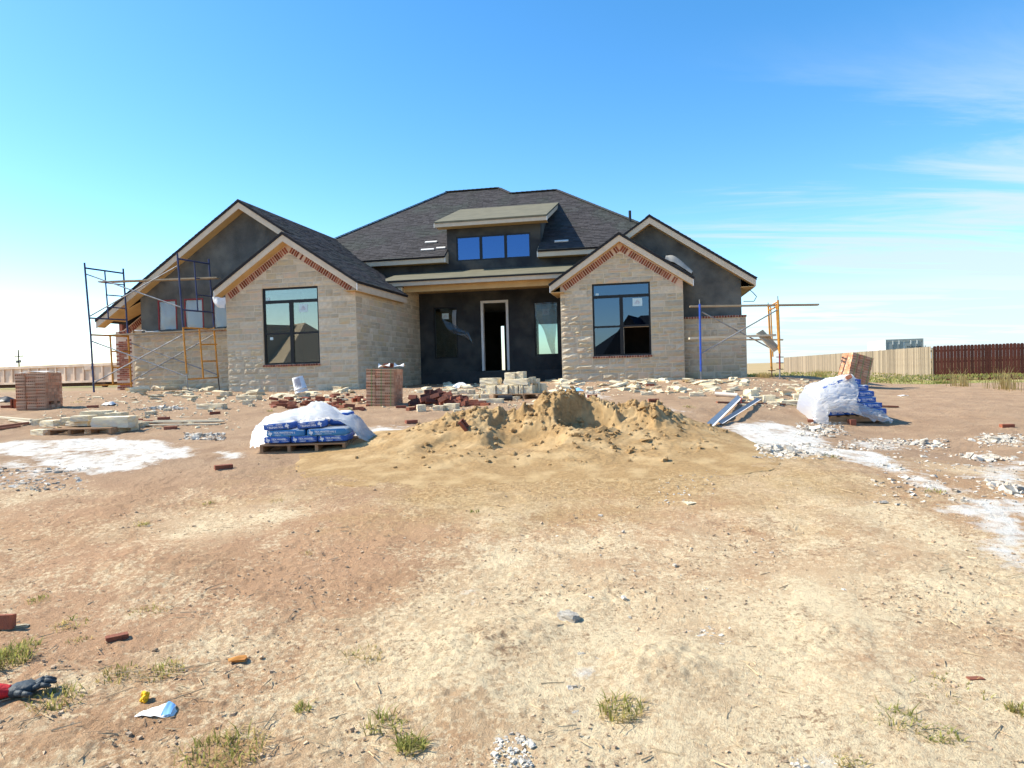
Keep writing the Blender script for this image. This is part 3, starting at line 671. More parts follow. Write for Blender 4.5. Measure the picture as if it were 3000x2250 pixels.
ashlar(uR0, uR1, -.62, 4.2, [(WRu0, WRu1, WZ0 - .075, WZ1)], rake_planes(uRe0, zE, uRa, zRa, uRe1, zE, .27 + SB * SLC), FR(vR), .028, w_r, 2, 1.25)
ashlar(.0, vP - .02, -.62, 2.46, [], [], SD(uL1), .010, w_s, 3, .55); ashlar(4.06, vP - .02, 2.47, 2.94, [], [], SD(uL1), .010, w_s, 33, .5)
# ledge-high stone of the big gables
w_bl = wall('stone_wall', rect(-13.48, uL0 - .002, ZB, 1.50), [], 0, .2, FR(vBL - .14), M['mortar']); w_bl['label'] = 'low limestone wall under the left gable windows'
w_br = wall('stone_wall', rect(uR1 + .002, 6.08, ZB, 1.47), [], 0, .2, FR(vBR - .14), M['mortar']); w_br['label'] = 'low limestone wall under the right gable'
ashlar(-13.48, uL0 - .01, -.62, 1.49, [], [], FR(vBL - .14), .022, w_bl, 4, .9)
ashlar(uR1 + .01, 6.08, -.62, 1.46, [], [], FR(vBR - .14), .014, w_br, 5, .9)
_e = wall('stone_wall', rect(vBR - .139, 11.0, ZB, 1.47), [], 0, .2, SD(6.081), M['mortar']); _e['label'] = 'limestone end wall on the right'
STONES.sort(key=lambda s: -s[0])
for ar, b, par in STONES[:300]: hpart(b, 'stone', M['stone'], par)
rest = {}
for ar, b, par in STONES[300:]:
    r_ = rest.setdefault(par.name, (par, MB()))[1]; n = len(r_.v); r_.v += b.v; r_.f += [tuple(i + n for i in q_) for q_ in b.f]; r_.r += b.r
for par, b in rest.values():
    o = hpart(b, 'stones', M['stone'], par); o['kind'] = 'stuff'

# ---- brick bands: rake soldier courses, sills, ledges
SBRICK = MB(); SBRICK.box((-.027, -.008, -.205), (.027, .05, -.015)); SBM = SBRICK.mesh('brick', M['wallbrick'])
def place(mesh, name, parent, loc, rot=(0, 0, 0)):
    o = link(name, mesh, parent); o.location = (loc[0], loc[1], loc[2] + ZO); o.rotation_euler = rot; return o
def rake_bricks(planes, u0, u1, ua, vf):
    bandb = MB(); f = lambda u: min((pl[2] - pl[0] * u) for pl in planes)
    for ua_, ub_ in ((u0, ua), (ua, u1)):
        za_, zb_ = f(ua_), f(ub_); bandb.prism([(ua_, za_ - SB * SLC + .01), (ub_, zb_ - SB * SLC + .01), (ub_, zb_), (ua_, za_)], -.006, .03, FR(vf))
    band = hpart(bandb, 'soldier_course', M['pinkmortar'])
    for sgn, ustart, uend in ((1, u0, ua), (-1, u1, ua)):
        ang = math.atan(SLOPE) * sgn; L_ = abs(uend - ustart) * SLC; n = int((L_ - .16) / .079)
        for i in range(n):
            s_ = .10 + i * .079; u = ustart + sgn * s_ / SLC; z = f(ustart) + s_ / SLC * SLOPE
            if rng.random() < .05: continue
            place(SBM, 'brick', band, (u + math.sin(ang) * .012, vf - .006 + rng.uniform(-.004, .003), z - .012), (0, -ang + rng.uniform(-.03, .03), 0))
rake_bricks(Lrk, uL0, uL1, uLa, vL); rake_bricks(Rrk, uR0, uR1, uRa, vR)
SILL = MB(); SILL.box((-.031, -.05, 0), (.031, .10, .058)); SILM = SILL.mesh('brick', M['wallbrick'])
def sill(u0, u1, z, vf, step=.082):
    b = MB(); b.box((u0, vf - .028, z - .066), (u1, vf + .10, z - .004)); o = hpart(b, 'window_sill', M['pinkmortar']); n = int((u1 - u0) / step)
    for i in range(n): place(SILM, 'brick', o, (u0 + (i + .5) * (u1 - u0) / n, vf, z - .064 + rng.uniform(-.003, .002)))
    return o
sill(WLu0 - .03, WLu1 + .03, WZ0, vL); sill(WRu0 - .03, WRu1 + .03, WZ0, vR)
o = sill(uR1 + .003, 6.10, 1.54, vBR - .14); o.name = 'ledge_course'
o = sill(-12.35, uL0 - .003, 1.56, vBL - .14); o.name = 'ledge_course'
lb = MB(); lb.box((-13.5, vBL - .19, 1.502), (-12.36, vBL - .003, 1.53)); hpart(lb, 'ledge_board', M['wood'])

# ---- stucco walls
BLrk = rake_planes(-14.69, zBLa - SLOPE * (14.69 - 9.42), uBLa, zBLa, uLe1, zBLa - SLOPE * (9.42 - 5.19), .27)
fBL = lambda u: min((pl[2] - pl[0] * u) for pl in BLrk)
bw = [(-12.60, -12.0, 1.62, 2.54), (-11.64, -11.04, 1.62, 2.54), (-10.63, -10.03, 1.62, 2.52)]
wall('stucco_wall', [(-13.28, 1.40), (-7.6, 1.40), (-7.6, fBL(-7.6)), (uBLa, fBL(uBLa)), (-13.28, fBL(-13.28))], [rect(*q_) for q_ in bw], 0, .2, FR(vBL), M['stucco'])['label'] = 'grey stucco of the tall left gable'
BRrk = rake_planes(uRe0, zE, uBRa, zBRa, 6.40, 2.72, .27); fBR = lambda u: min((pl[2] - pl[0] * u) for pl in BRrk)
wall('stucco_wall', [(1.2, 1.40), (5.97, 1.40), (5.97, fBR(5.97)), (uBRa, fBR(uBRa)), (1.2, fBR(1.2))], [], 0, .2, FR(vBR), M['stucco'])['label'] = 'grey stucco of the tall right gable'
wall('stucco_wall', rect(vBR + .202, 11.0, 1.475, 2.55), [], 0, .2, SD(5.97), M['stucco'])['label'] = 'stucco end wall on the right'
DW = (-3.905, -1.105, 4.09, 5.0)
DO = (-3.037 + .05, -2.0 - .05, -.008, 2.53)
PW1 = (-4.87, -3.95, .494, 2.42); PW2 = (-1.045, -.16, .494, 2.42)
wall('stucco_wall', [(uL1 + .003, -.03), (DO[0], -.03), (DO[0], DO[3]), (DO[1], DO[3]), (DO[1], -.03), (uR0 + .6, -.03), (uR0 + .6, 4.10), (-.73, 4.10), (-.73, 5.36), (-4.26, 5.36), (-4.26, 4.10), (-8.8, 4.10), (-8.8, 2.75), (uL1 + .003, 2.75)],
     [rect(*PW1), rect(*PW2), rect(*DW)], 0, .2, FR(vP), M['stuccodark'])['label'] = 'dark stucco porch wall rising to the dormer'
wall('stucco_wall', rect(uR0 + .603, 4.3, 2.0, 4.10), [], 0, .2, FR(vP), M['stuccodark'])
for uu, d in ((-4.26, -1), (-.73, 1)):
    b = MB(); b.prism([(vP + .203, 4.3), (9.1, 6.3), (9.1, 6.6), (vP + .203, 5.50)], 0, .12, (lambda a, c, dd, uu=uu, d=d: (uu - d * dd, a, c))); hpart(b, 'dormer_cheek', M['stucco'])
b = MB(); b.box((uL1 + .003, vP - .03, ZB), (uR0 + .6, vP + .2, -.032)); hpart(b, 'foundation', M['foundation'])
b = MB(); b.box((uL1 + .3, vP + .201, -.14), (5.9, 13.7, -.02)); b.box((-9.4, .23, -.14), (uL1 - .25, 13.7, -.021)); b.box((uR0 + .3, vR + .23, -.14), (4.0, vP + .19, -.022)); hpart(b, 'floor_slab', M['floor_in'])

# ---- windows and what is behind them
w, cells, v0 = window('window', WLu0, WLu1, WZ0, WZ1, vL, transom=.17, meet=.595); sticker(w, -7.13, 2.03, v0 + .034, .28); sticker(w, -8.27, 2.34, v0 + .034, .10, False); sticker(w, -8.2, 1.15, v0 + .034, .10, False)
w, cells, v0 = window('window', WRu0, WRu1, WZ0, WZ1, vR, transom=.17, meet=.595, skip=(4,), gl='glasslow'); sticker(w, 2.72, 2.04, v0 + .034, .30); sticker(w, 1.45, 2.33, v0 + .034, .10, False)
b = MB(); a, c, d, e = cells[4]; b.box((a, v0 + .05, d), (a + .012, v0 + .06, e)); b.box((a, v0 + .05, e - .012), (c, v0 + .06, e)); hpart(b, 'sash_edge', M['trim'], w)
b = MB(); b.box((a + .02, v0 + .062, e + .05), (c - .02, v0 + .068, 2 * e - d)); hpart(b, 'raised_pane', M['glasslow'], w)
# dormer: three square lights
w, cells, v0 = window('dormer_window', DW[0], DW[1], DW[2], DW[3], vP - .045, transom=0, twin=False, meet=0, skip=(0,), fw=.05, gl='glassblue')
b = MB(); tw = (DW[1] - DW[0]) / 3
for k in (1, 2): b.box((DW[0] + k * tw - .05, v0 - .002, DW[2] + .05), (DW[0] + k * tw + .05, v0 + .06, DW[3] - .05))
hpart(b, 'mullion', M['black'], w)
for k in range(3):
    p = MB(); p.box((DW[0] + k * tw + .05, v0 + .03, DW[2] + .05), (DW[0] + (k + 1) * tw - .05, v0 + .036, DW[3] - .05)); hpart(p, 'pane', M['glassblue'], w)
# porch side lights
for q_ in (PW1, PW2):
    w, cells, v0 = window('porch_window', q_[0], q_[1], q_[2], q_[3], vP, transom=0, twin=False, meet=0, gl='glassdim'); sticker(w, (q_[0] + q_[1]) / 2 - .02, q_[3] - .34, v0 + .03, .26)
    if q_ is PW1:
        PWA = w
    else: PWB = w
def loft(rows, nu, nv, wr, seed, mp=lambda p: p):
    """smooth sheet through rows of points; wrinkles of height wr"""
    rows = np.array(rows, float); nr_, nc_ = rows.shape[:2]
    def cat(P, t):
        n = len(P) - 1; x = t * n; i = min(int(x), n - 1); f_ = x - i; p0, p1, p2, p3 = P[max(i - 1, 0)], P[i], P[i + 1], P[min(i + 2, n)]
        return .5 * (2 * p1 + (p2 - p0) * f_ + (2 * p0 - 5 * p1 + 4 * p2 - p3) * f_ ** 2 + (3 * p1 - p0 - 3 * p2 + p3) * f_ ** 3)
    g = np.array([cat([cat(rows[r_], j / nu) for r_ in range(nr_)], i / nv) for j in range(nu + 1) for i in range(nv + 1)]).reshape(nu + 1, nv + 1, 3)
    J, I = np.meshgrid(np.arange(nu + 1), np.arange(nv + 1), indexing='ij')
    d = fbm(J * .16, I * .16, seed, 4, .6) - 1.3 * np.abs(fbm(J * .22 + I * .10, I * .05, seed + 5, 3)) - .9 * np.abs(fbm(J * .08, I * .25 + J * .12, seed + 15, 3)) + .25; g[..., 2] += wr * d; g[..., 1] += wr * fbm(J * .3, I * .3, seed + 9, 3)
    b = MB(); b.add([mp(tuple(p)) for p in g.reshape(-1, 3)], [(j * (nv + 1) + i, (j + 1) * (nv + 1) + i, (j + 1) * (nv + 1) + i + 1, j * (nv + 1) + i + 1) for j in range(nu) for i in range(nv)]); return b
# torn protective film on the porch side lights
f1 = loft([[(-4.55, vP - .02, 2.05), (-4.3, vP - .05, 1.72), (-3.95, vP - .10, 1.5), (-3.6, vP - .10, 1.42)], [(-4.5, vP - .03, 1.98), (-4.25, vP - .1, 1.55), (-3.9, vP - .16, 1.36), (-3.55, vP - .14, 1.36)], [(-3.6, vP - .04, 1.5), (-3.5, vP - .06, 1.4), (-3.4, vP - .07, 1.15), (-3.32, vP - .05, .95)]], 14, 16, .03, 5)
hpart(f1, 'torn_film', M['filmdark'], PWA, True)
f1b = loft([[(-4.12, vP + .02, 2.3), (-4.15, vP - .01, 2.05), (-4.14, vP - .01, 1.8), (-4.05, vP, 1.6)], [(-3.98, vP + .02, 2.3), (-3.99, vP - .02, 2.05), (-4.0, vP - .02, 1.8), (-3.99, vP, 1.6)]], 4, 10, .01, 6); hpart(f1b, 'torn_film', M['filmclear'], PWA, True)
f2 = loft([[(-1.02, vP - .01, 2.40), (-1.0, vP - .01, 2.1), (-.98, vP - .01, 1.85), (-.72, vP - .03, 1.45), (-.55, vP - .03, .9), (-.42, vP - .02, .52)], [(-.6, vP - .03, 2.42), (-.6, vP - .05, 2.05), (-.6, vP - .06, 1.7), (-.55, vP - .08, 1.35), (-.45, vP - .06, .95), (-.36, vP - .03, .52)], [(-.19, vP - .01, 2.40), (-.2, vP - .02, 2.0), (-.22, vP - .03, 1.6), (-.26, vP - .05, 1.25), (-.3, vP - .04, .9), (-.3, vP - .02, .52)]], 16, 24, .03, 8)
hpart(f2, 'torn_film', M['filmdark'], PWB, True)
# covered windows of the left gable
for q_ in bw:
    b = MB(); t = .045; V0, V1 = vBL - .012, vBL + .05
    b.box((q_[0] - t, V0, q_[2]), (q_[0], V1, q_[3] + t)); b.box((q_[1], V0, q_[2]), (q_[1] + t, V1, q_[3] + t)); b.box((q_[0], V0, q_[3]), (q_[1], V1 - .001, q_[3] + t))
    w = hpart(b, 'window', M['tape']); w['label'] = 'small gable window edged with red tape under plastic'
    f_ = loft([[(q_[0], vBL + .02, q_[3]), (q_[0], vBL + .015, (q_[2] + q_[3]) / 2), (q_[0], vBL + .02, q_[2])], [((q_[0] + q_[1]) / 2, vBL + .035, q_[3]), ((q_[0] + q_[1]) / 2, vBL + .0, (q_[2] + q_[3]) / 2), ((q_[0] + q_[1]) / 2, vBL - .01, q_[2] + .02)], [(q_[1], vBL + .02, q_[3]), (q_[1], vBL + .02, (q_[2] + q_[3]) / 2), (q_[1], vBL + .015, q_[2])]], 12, 14, .03, int(q_[0] * 7) % 50)
    hpart(f_, 'plastic_film', M['filmwin'], w, True)
    p = MB(); p.box((q_[0], vBL + .08, q_[2]), (q_[1], vBL + .09, q_[3])); hpart(p, 'pane', M['glasslow'], w)
# front doorway
b = MB(); d0, d1 = vP - .04, vP + .15; fo = .085
b.box((DO[0] - .05, d0, DO[2]), (DO[0] + fo - .05, d1, DO[3] + .05)); b.box((DO[1] - fo + .05, d0, DO[2]), (DO[1] + .05, d1, DO[3] + .05)); b.box((DO[0] + fo - .05, d0 + .001, DO[3] - .04), (DO[1] - fo + .05, d1 - .001, DO[3] + .049))
hpart(b, 'door_frame', M['white'])
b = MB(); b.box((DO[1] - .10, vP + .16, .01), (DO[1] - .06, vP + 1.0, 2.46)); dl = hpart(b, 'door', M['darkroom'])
b = MB(); b.tube((DO[1] - .16, vP + .93, .97), (DO[1] - .09, vP + .93, .97), .028); b.tube((DO[1] - .15, vP + .93, 1.12), (DO[1] - .09, vP + .93, 1.12), .024); hpart(b, 'handle', M['black'], dl)
# rooms
vB = 13.8
def hx(px, py): q_ = hv(px, py, vB); return q_[0], q_[2]
ob = []
for x0, x1, y0, y1 in ((1466, 1480, 955, 1084), (1312, 1340, 980, 1049), (1576, 1640, 950, 1046)):
    a, t = hx(x0, y0); c, bt = hx(x1, y1); ob.append((a, c, bt, t))
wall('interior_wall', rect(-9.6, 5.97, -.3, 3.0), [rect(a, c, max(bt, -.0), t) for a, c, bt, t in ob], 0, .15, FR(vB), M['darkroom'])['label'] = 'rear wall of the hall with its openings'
for bx_ in (((-5.62, .23, -.02), (-5.56, 4.5, 2.70)), ((-9.45, .23, -.02), (-9.40, 4.5, 2.70)), ((-9.4, 4.4, -.02), (-5.62, 4.46, 2.70))):
    b = MB(); b.box(*bx_); hpart(b, 'interior_wall', M['drywall'])
b = MB(); b.box((-9.4, .23, 2.62), (-5.62, 4.4, 2.66)); b.box((-5.3, vP + .21, 2.80), (5.9, vB, 2.84)); b.box((.35, vR + .23, 2.63), (4.0, vP + .2, 2.67)); b.box((4.001, vBR + .21, 2.631), (5.7, vP + .2, 2.669)); hpart(b, 'ceiling', M['drywall'])
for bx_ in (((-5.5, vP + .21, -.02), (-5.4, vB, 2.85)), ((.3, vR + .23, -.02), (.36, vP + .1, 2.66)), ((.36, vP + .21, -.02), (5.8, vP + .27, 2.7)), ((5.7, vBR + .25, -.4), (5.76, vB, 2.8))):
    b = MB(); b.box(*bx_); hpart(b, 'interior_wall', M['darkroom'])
b = MB(); b.box((-9.3, 2.8, .3), (-7.2, 3.2, .36)); b.box((-9.3, 2.6, -.02), (-9.15, 3.2, .3)); b.box((-7.5, 2.6, -.02), (-7.2, 3.2, .3)); b.box((-8.9, 2.2, .36), (-8.0, 2.7, .5)); b.plank((-6.8, 1.6, .1), (-6.0, 2.0, .6), .14, .05); hpart(b, 'cabinet', M['palewood'])['label'] = 'low cabinets and lumber inside the left front room'

# ---- roofs
def gable_roof(name, ul, ua, za, ur, vf, vbk_l, vbk_r, wall_v, zl=None, zr=None, T=.06, RB=.165, cap_l=True, cap_r=True, fascia_r=None, fascia_l=None):
    """two sloping decks, rake boards, soffits and eave fascias"""
    zl = za - SLOPE * (ua - ul) if zl is None else zl; zr = za - SLOPE * (ur - ua) if zr is None else zr
    b = MB(); t = T * SLC
    b.prism([(ul, zl), (ua, za), (ua, za - t), (ul, zl - t)], vf - .025, vbk_l, lambda a, c, d: (a, d, c)); b.prism([(ua, za), (ur, zr), (ur, zr - t), (ua, za - t)], vf - .025, vbk_r, lambda a, c, d: (a, d, c))
    roof = hpart(b, name, M['deck'])
    h0, h1 = t + .004, t + RB * SLC
    for (a0, c0), (a1, c1), cap in (((ul + .035, zl + .035 * SLOPE), (ua, za), cap_l), ((ua, za), (ur - .035, zr + .035 * SLOPE), cap_r)):
        b = MB(); b.prism([(a0, c0 - h0), (a1, c1 - h0), (a1, c1 - h1), (a0, c0 - h1)], vf, vf + .03, lambda a, c, d: (a, d, c)); hpart(b, 'rake_board', M['trim'])
        b = MB(); b.prism([(a0, c0 - h1 + .02), (a1, c1 - h1 + .02), (a1, c1 - h1 + .002), (a0, c0 - h1 + .002)], vf + .032, wall_v, lambda a, c, d: (a, d, c)); hpart(b, 'soffit', M['soffit'])
        if cap:
            e = a0 if a0 < ua else a1; ec = c0 if a0 < ua else c1; s_ = -1 if a0 < ua else 1
            b = MB(); b.box((e + (s_ * .0 if s_ > 0 else -.022), vf - .004, ec - h1 - .02), (e + (.022 if s_ > 0 else 0), vf + .032, ec - h0 + .006)); hpart(b, 'trim_end', M['trimcap'])
    for uu, zz_, vb_, s_ in ((ur, zr, fascia_r, 1), (ul, zl, fascia_l, -1)):
        if vb_ is None: continue
        e = uu - s_ * .035
        b = MB(); b.box((min(e, e - s_ * .03), vf + .033, zz_ - h1 - .005), (max(e, e - s_ * .03), vb_, zz_ - h0 + .02)); hpart(b, 'eave_fascia', M['trim'])
        b = MB(); b.box((min(e - s_ * .032, e - s_ * .42), vf + .034, zz_ - h1 + .0), (max(e - s_ * .032, e - s_ * .42), vb_ - .01, zz_ - h1 + .016)); hpart(b, 'soffit', M['soffit'])
    return roof
roofL = gable_roof('roof', uLe0, uLa, zLa, uLe1, gL, vBL, 4.03, vL + .01, fascia_r=4.03); roofL['label'] = 'roof of the left wing'
roofR = gable_roof('roof', uRe0, uRa, zRa, uRe1, gR, 5.6, vBR, vR + .01, fascia_l=4.6); roofR['label'] = 'roof of the right wing'
roofBL = gable_roof('roof', -14.69, uBLa, zBLa, -7.2, gBL, 9.5, 7.6, vBL + .01, cap_r=False); roofBL['label'] = 'tall left gable roof'
roofBR = gable_roof('roof', 1.0, uBRa, zBRa, 6.40, gBR, 8.6, 11.0, vBR + .01, cap_l=False, fascia_r=11.0); roofBR['label'] = 'tall right gable roof'
# recessed brick end at the far left with its doorway
vK = 1.75
kz = lambda u: zBLa - SLOPE * (uBLa - u) - .28
kw = wall('brick_wall', [(-15.0, ZB), (-14.36, ZB), (-14.36, 1.80), (-13.3, 1.80), (-13.3, kz(-13.3)), (-14.69, kz(-14.69)), (-15.0, kz(-14.75))], [], 0, .2, FR(vK), M['pinkmortar'])
KB = MB(); KB.box((-.097, -.008, 0), (.097, .03, .056)); KBM = KB.mesh('brick', M['wallbrick'])
z = -.6; row = 0
while z < 2.5:
    u = -15.0 + (.0 if row % 2 else -.1)
    while u < -13.3:
        uc = u + .1
        if uc - .1 >= -15.02 and uc < -13.35 and not (-14.45 < uc and z < 1.80) and z + .08 < kz(max(uc - .1, -14.69)) - .3 and rng.random() < .9: place(KBM, 'brick', kw, (uc, vK, z), (0, 0, 0))
        u += .208
    z += .0675; row += 1
for i in range(20):
    u = -14.85 + i * .0625; place(SBM, 'brick', kw, (u, vK - .004, kz(max(u, -14.69)) - .03), (0, -math.atan(SLOPE), 0))
b = MB(); b.box((-14.37, vK + .02, 1.72), (-13.3, vK + .1, 1.86)); b.box((-14.36, vK - .01, -.5), (-14.30, vK + .1, 1.72)); hpart(b, 'door_frame', M['trim'])
b = MB(); b.box((-14.30, vK + .05, -.5), (-13.3, vK + .09, 1.72)); hpart(b, 'door', M['trim'])['label'] = 'cream side door behind the scaffold'
b = MB(); b.box((-15.02, vK + .201, -.4), (-14.9, 9, 2.0)); hpart(b, 'brick_wall', M['wallbrick'])
b = MB(); b.prism([(-14.62, 1.99), (-13.28, 2.55), (-13.28, 2.57), (-14.62, 2.01)], vBL + .012, vK, lambda a, c, d: (a, d, c)); hpart(b, 'soffit', M['soffit'])

# main hipped roof, its eaves, and the shed dormer
zM, vM = 4.26, 5.5
mz = lambda v: zM + SLOPE * (v - vM)
def quads(b, pts): b.add(pts, [tuple(range(len(pts)))])
b = MB(); t = .07
for pl in ([(-11.3, 5.5), (-4.24, 5.5), (-4.24, 11.1), (-5.7, 11.1)], [(-4.24, 8.4), (-.78, 8.4), (-.78, 10.45), (-2.61, 10.45), (-3.26, 11.1), (-4.24, 11.1)], [(-.78, 5.5), (4.33, 5.5), (-.62, 10.45), (-.78, 10.45)]):
    b.prism(pl, 0, t, lambda a, c, d: (a, c, mz(c) - d))
quads(b, [(-11.3, 5.5, zM), (-5.7, 11.1, 8.01), (-11.3, 16.7, zM)]); quads(b, [(4.33, 5.5, zM), (4.33, 16, zM), (-.62, 10.45, 7.57)])
quads(b, [(-11.3, 16.7, zM), (-5.7, 11.1, 8.01), (-3.26, 11.1, 8.01)]); quads(b, [(-11.3, 16.7, zM), (-3.26, 11.1, 8.01), (-2.61, 10.45, 7.57), (-.62, 10.45, 7.57)]); quads(b, [(-11.3, 16.7, zM), (-.62, 10.45, 7.57), (4.33, 16, zM)])
roofM = hpart(b, 'roof', M['deck']); roofM['label'] = 'main hipped roof with dark shingles'
for a, c in ((-7.55, -4.24), (-.80, 2.6)):
    b = MB(); b.box((a, vM + .03, zM - .235), (c, vM + .06, zM - .05)); hpart(b, 'eave_fascia', M['trim'])
    b = MB(); b.box((a, vM + .061, zM - .232), (c, vP - .003, zM - .215)); hpart(b, 'soffit', M['soffit'])
    e = c if c < -2 else a
    b = MB(); b.prism([(vM + .03, zM - .235), (vP - .005, zM - .235), (vP - .005, mz(vP) - .08), (vM + .03, zM - .06)], 0, .02, (lambda p, q_, d, e=e: (e + (d if e < -2 else -d - .0), p, q_))); hpart(b, 'eave_return', M['trim'])
    b = MB(); b.box((e - .013, vM + .022, zM - .24), (e + .013, vM + .03, zM - .045)); hpart(b, 'trim_end', M['trimcap'])
b = MB(); b.prism([(5.42, 5.50), (9.25, 6.78), (9.25, 6.72), (5.42, 5.44)], -4.58, -.42, lambda p, q_, d: (d, p, q_)); roofD = hpart(b, 'dormer_roof', M['felt'])
b = MB(); b.box((-4.56, 5.45, 5.30), (-.44, 5.48, 5.437)); hpart(b, 'eave_fascia', M['trim'])
b = MB(); b.box((-4.56, 5.482, 5.305), (-.44, vP, 5.32)); hpart(b, 'soffit', M['soffit'])
for e in (-4.56, -.44):
    b = MB(); b.prism([(5.45, 5.30), (8.9, 6.46), (8.9, 6.59), (5.45, 5.44)], 0, .025, (lambda p, q_, d, e=e: (e + (d if e > -2 else -d), p, q_))); hpart(b, 'rake_board', M['trim'])
    b = MB(); b.box((e - .012 + (.03 if e > -2 else -.03), 5.44, 5.29), (e + .012 + (.03 if e > -2 else -.03), 5.482, 5.445)); hpart(b, 'trim_end', M['trimcap'])
# porch: low felt roof, fascia, beam
b = MB(); b.prism([(3.93, 3.235), (vP, 3.75), (vP, 3.69), (3.93, 3.175)], -6.2, .9, lambda p, q_, d: (d, p, q_)); hpart(b, 'porch_roof', M['felt'])
b = MB(); b.box((-6.2, 3.92, 3.172), (.6, 3.929, 3.215)); hpart(b, 'drip_edge', M['deck'])
b = MB(); b.box((-6.1, 3.97, 3.03), (.5, 4.0, 3.17)); hpart(b, 'eave_fascia', M['trim'])
b = MB(); b.box((-5.41, 4.28, 2.84), (.27, 4.44, 3.12)); hpart(b, 'porch_beam', M['soffit'])
b = MB(); b.box((-5.41, 4.001, 3.035), (.27, 4.279, 3.05)); b.box((-5.41, 4.441, 2.95), (.27, vP - .002, 2.97)); hpart(b, 'soffit', M['soffit'])

# shingles: every tab is a slab of its own
IND = []
def tabs(O, e, s, n, polys, seed, keep=None, expo=.142):
    rg = random.Random(seed); out = MB(); e = Vector(e); s = Vector(s); n = Vector(n); O = Vector(O)
    for poly in polys:
        b0 = min(p[1] for p in poly); b1 = max(p[1] for p in poly); a0 = min(p[0] for p in poly); a1 = max(p[0] for p in poly)
        k0 = math.floor(b0 / expo)
        for k in range(k0, int(b1 / expo) + 1):
            bb = k * expo; a = a0 - rg.uniform(0, .3)
            while a < a1:
                w = rg.choice((.15, .25, .25)); q0 = rect(a, a + w - .006, bb - .015, bb + expo + .03); q_ = q0; a += w
                m_ = len(poly); cx = sum(p[0] for p in poly) / m_; cy = sum(p[1] for p in poly) / m_
                for i in range(m_):
                    p0, p1 = poly[i], poly[(i + 1) % m_]; nx_, ny_ = p1[1] - p0[1], p0[0] - p1[0]; c = nx_ * p0[0] + ny_ * p0[1]
                    if nx_ * cx + ny_ * cy > c: nx_, ny_, c = -nx_, -ny_, -c
                    q_ = clip(q_, nx_, ny_, c)
                    if len(q_) < 3: break
                if len(q_) < 3: continue
                th = rg.choice((.010, .010, .017)); rv = rg.random() * .99 + .005
                if keep is not None and len(q_) == 4 and all(abs(q_[i][0] - q0[i][0]) + abs(q_[i][1] - q0[i][1]) < 1e-6 for i in range(4)):
                    IND.append((k, a - w, w, bb, th, rv, keep))
                    continue
                f_ = lambda p, h: O + e * p[0] + s * p[1] + n * h
                hh = [th + .004 if p[1] < bb + .01 else .005 for p in q_]; m_ = len(q_)
                out.add([f_(p, h) for p, h in zip(q_, hh)] + [f_(p, .0005) for p in q_], [tuple(range(m_))] + [(i, (i + 1) % m_, m_ + (i + 1) % m_, m_ + i) for i in range(m_)], rv)
    return out
c_, s_ = 1 / SLC, SLOPE / SLC
# main front slope: a = u, b = distance up the slope from the eave
sv = lambda v: (v - vM) * SLC
mp_ = [[(-11.25, 0), (-4.24, 0), (-4.24, sv(11.1)), (-5.7, sv(11.1))], [(-4.24, sv(8.9)), (-2.61, sv(8.9)), (-2.61, sv(10.45)), (-3.26, sv(11.1)), (-4.24, sv(11.1))], [(-2.61, sv(8.9)), (-.78, sv(8.9)), (-.78, sv(10.45)), (-2.61, sv(10.45))], [(-.78, 0), (4.3, 0), (-.62, sv(10.45)), (-.78, sv(10.45))]]
mp_[0] = clip(mp_[0], -1, 0, 9.6)
EM, SM, NM = Vector((1, 0, 0)), Vector((0, c_, s_)), Vector((0, -s_, c_))
sh = tabs((0, vM - .03, zM - .02), EM, SM, NM, mp_, 51, keep=True)
IND.sort(key=lambda t_: (t_[0] * .142) + .35 * abs(t_[1] + 3.2) + (100 if t_[1] < -8.2 or t_[1] > 2.2 else 0))
SHM = {}
for w_ in (.15, .25, .35):
    for th in (.010, .017):
        b = MB(); b.add([(0, -.015, th + .004), (w_ - .006, -.015, th + .004), (w_ - .006, .172, .005), (0, .172, .005), (0, -.015, .0005), (w_ - .006, -.015, .0005), (w_ - .006, .172, .0005), (0, .172, .0005)], [(0, 1, 2, 3), (0, 1, 5, 4), (1, 2, 6, 5), (2, 3, 7, 6), (3, 0, 4, 7)])
        SHM[(w_, th)] = b.mesh('shingle', M['shingle'])
ROTM = Matrix((EM, SM, NM)).transposed().to_euler()
OM = Vector((0, vM - .03, zM - .02))
for i, (k, a, w_, bb, th, rv, _) in enumerate(IND):
    if i < 300:
        o = link('shingle', SHM[(w_, th)], roofM); p = OM + EM * a + SM * bb; o.location = (p.x, p.y, p.z + ZO); o.rotation_euler = ROTM
    else:
        f_ = lambda x, y, h: OM + EM * (a + x) + SM * (bb + y) + NM * h
        sh.add([f_(0, -.015, th + .004), f_(w_ - .006, -.015, th + .004), f_(w_ - .006, .172, .005), f_(0, .172, .005), f_(0, -.015, .0005), f_(w_ - .006, -.015, .0005)], [(0, 1, 2, 3), (0, 1, 5, 4), (1, 2, 5), (3, 0, 4)], rv)
o = hpart(sh, 'shingles', M['shingle'], roofM); o['kind'] = 'stuff'
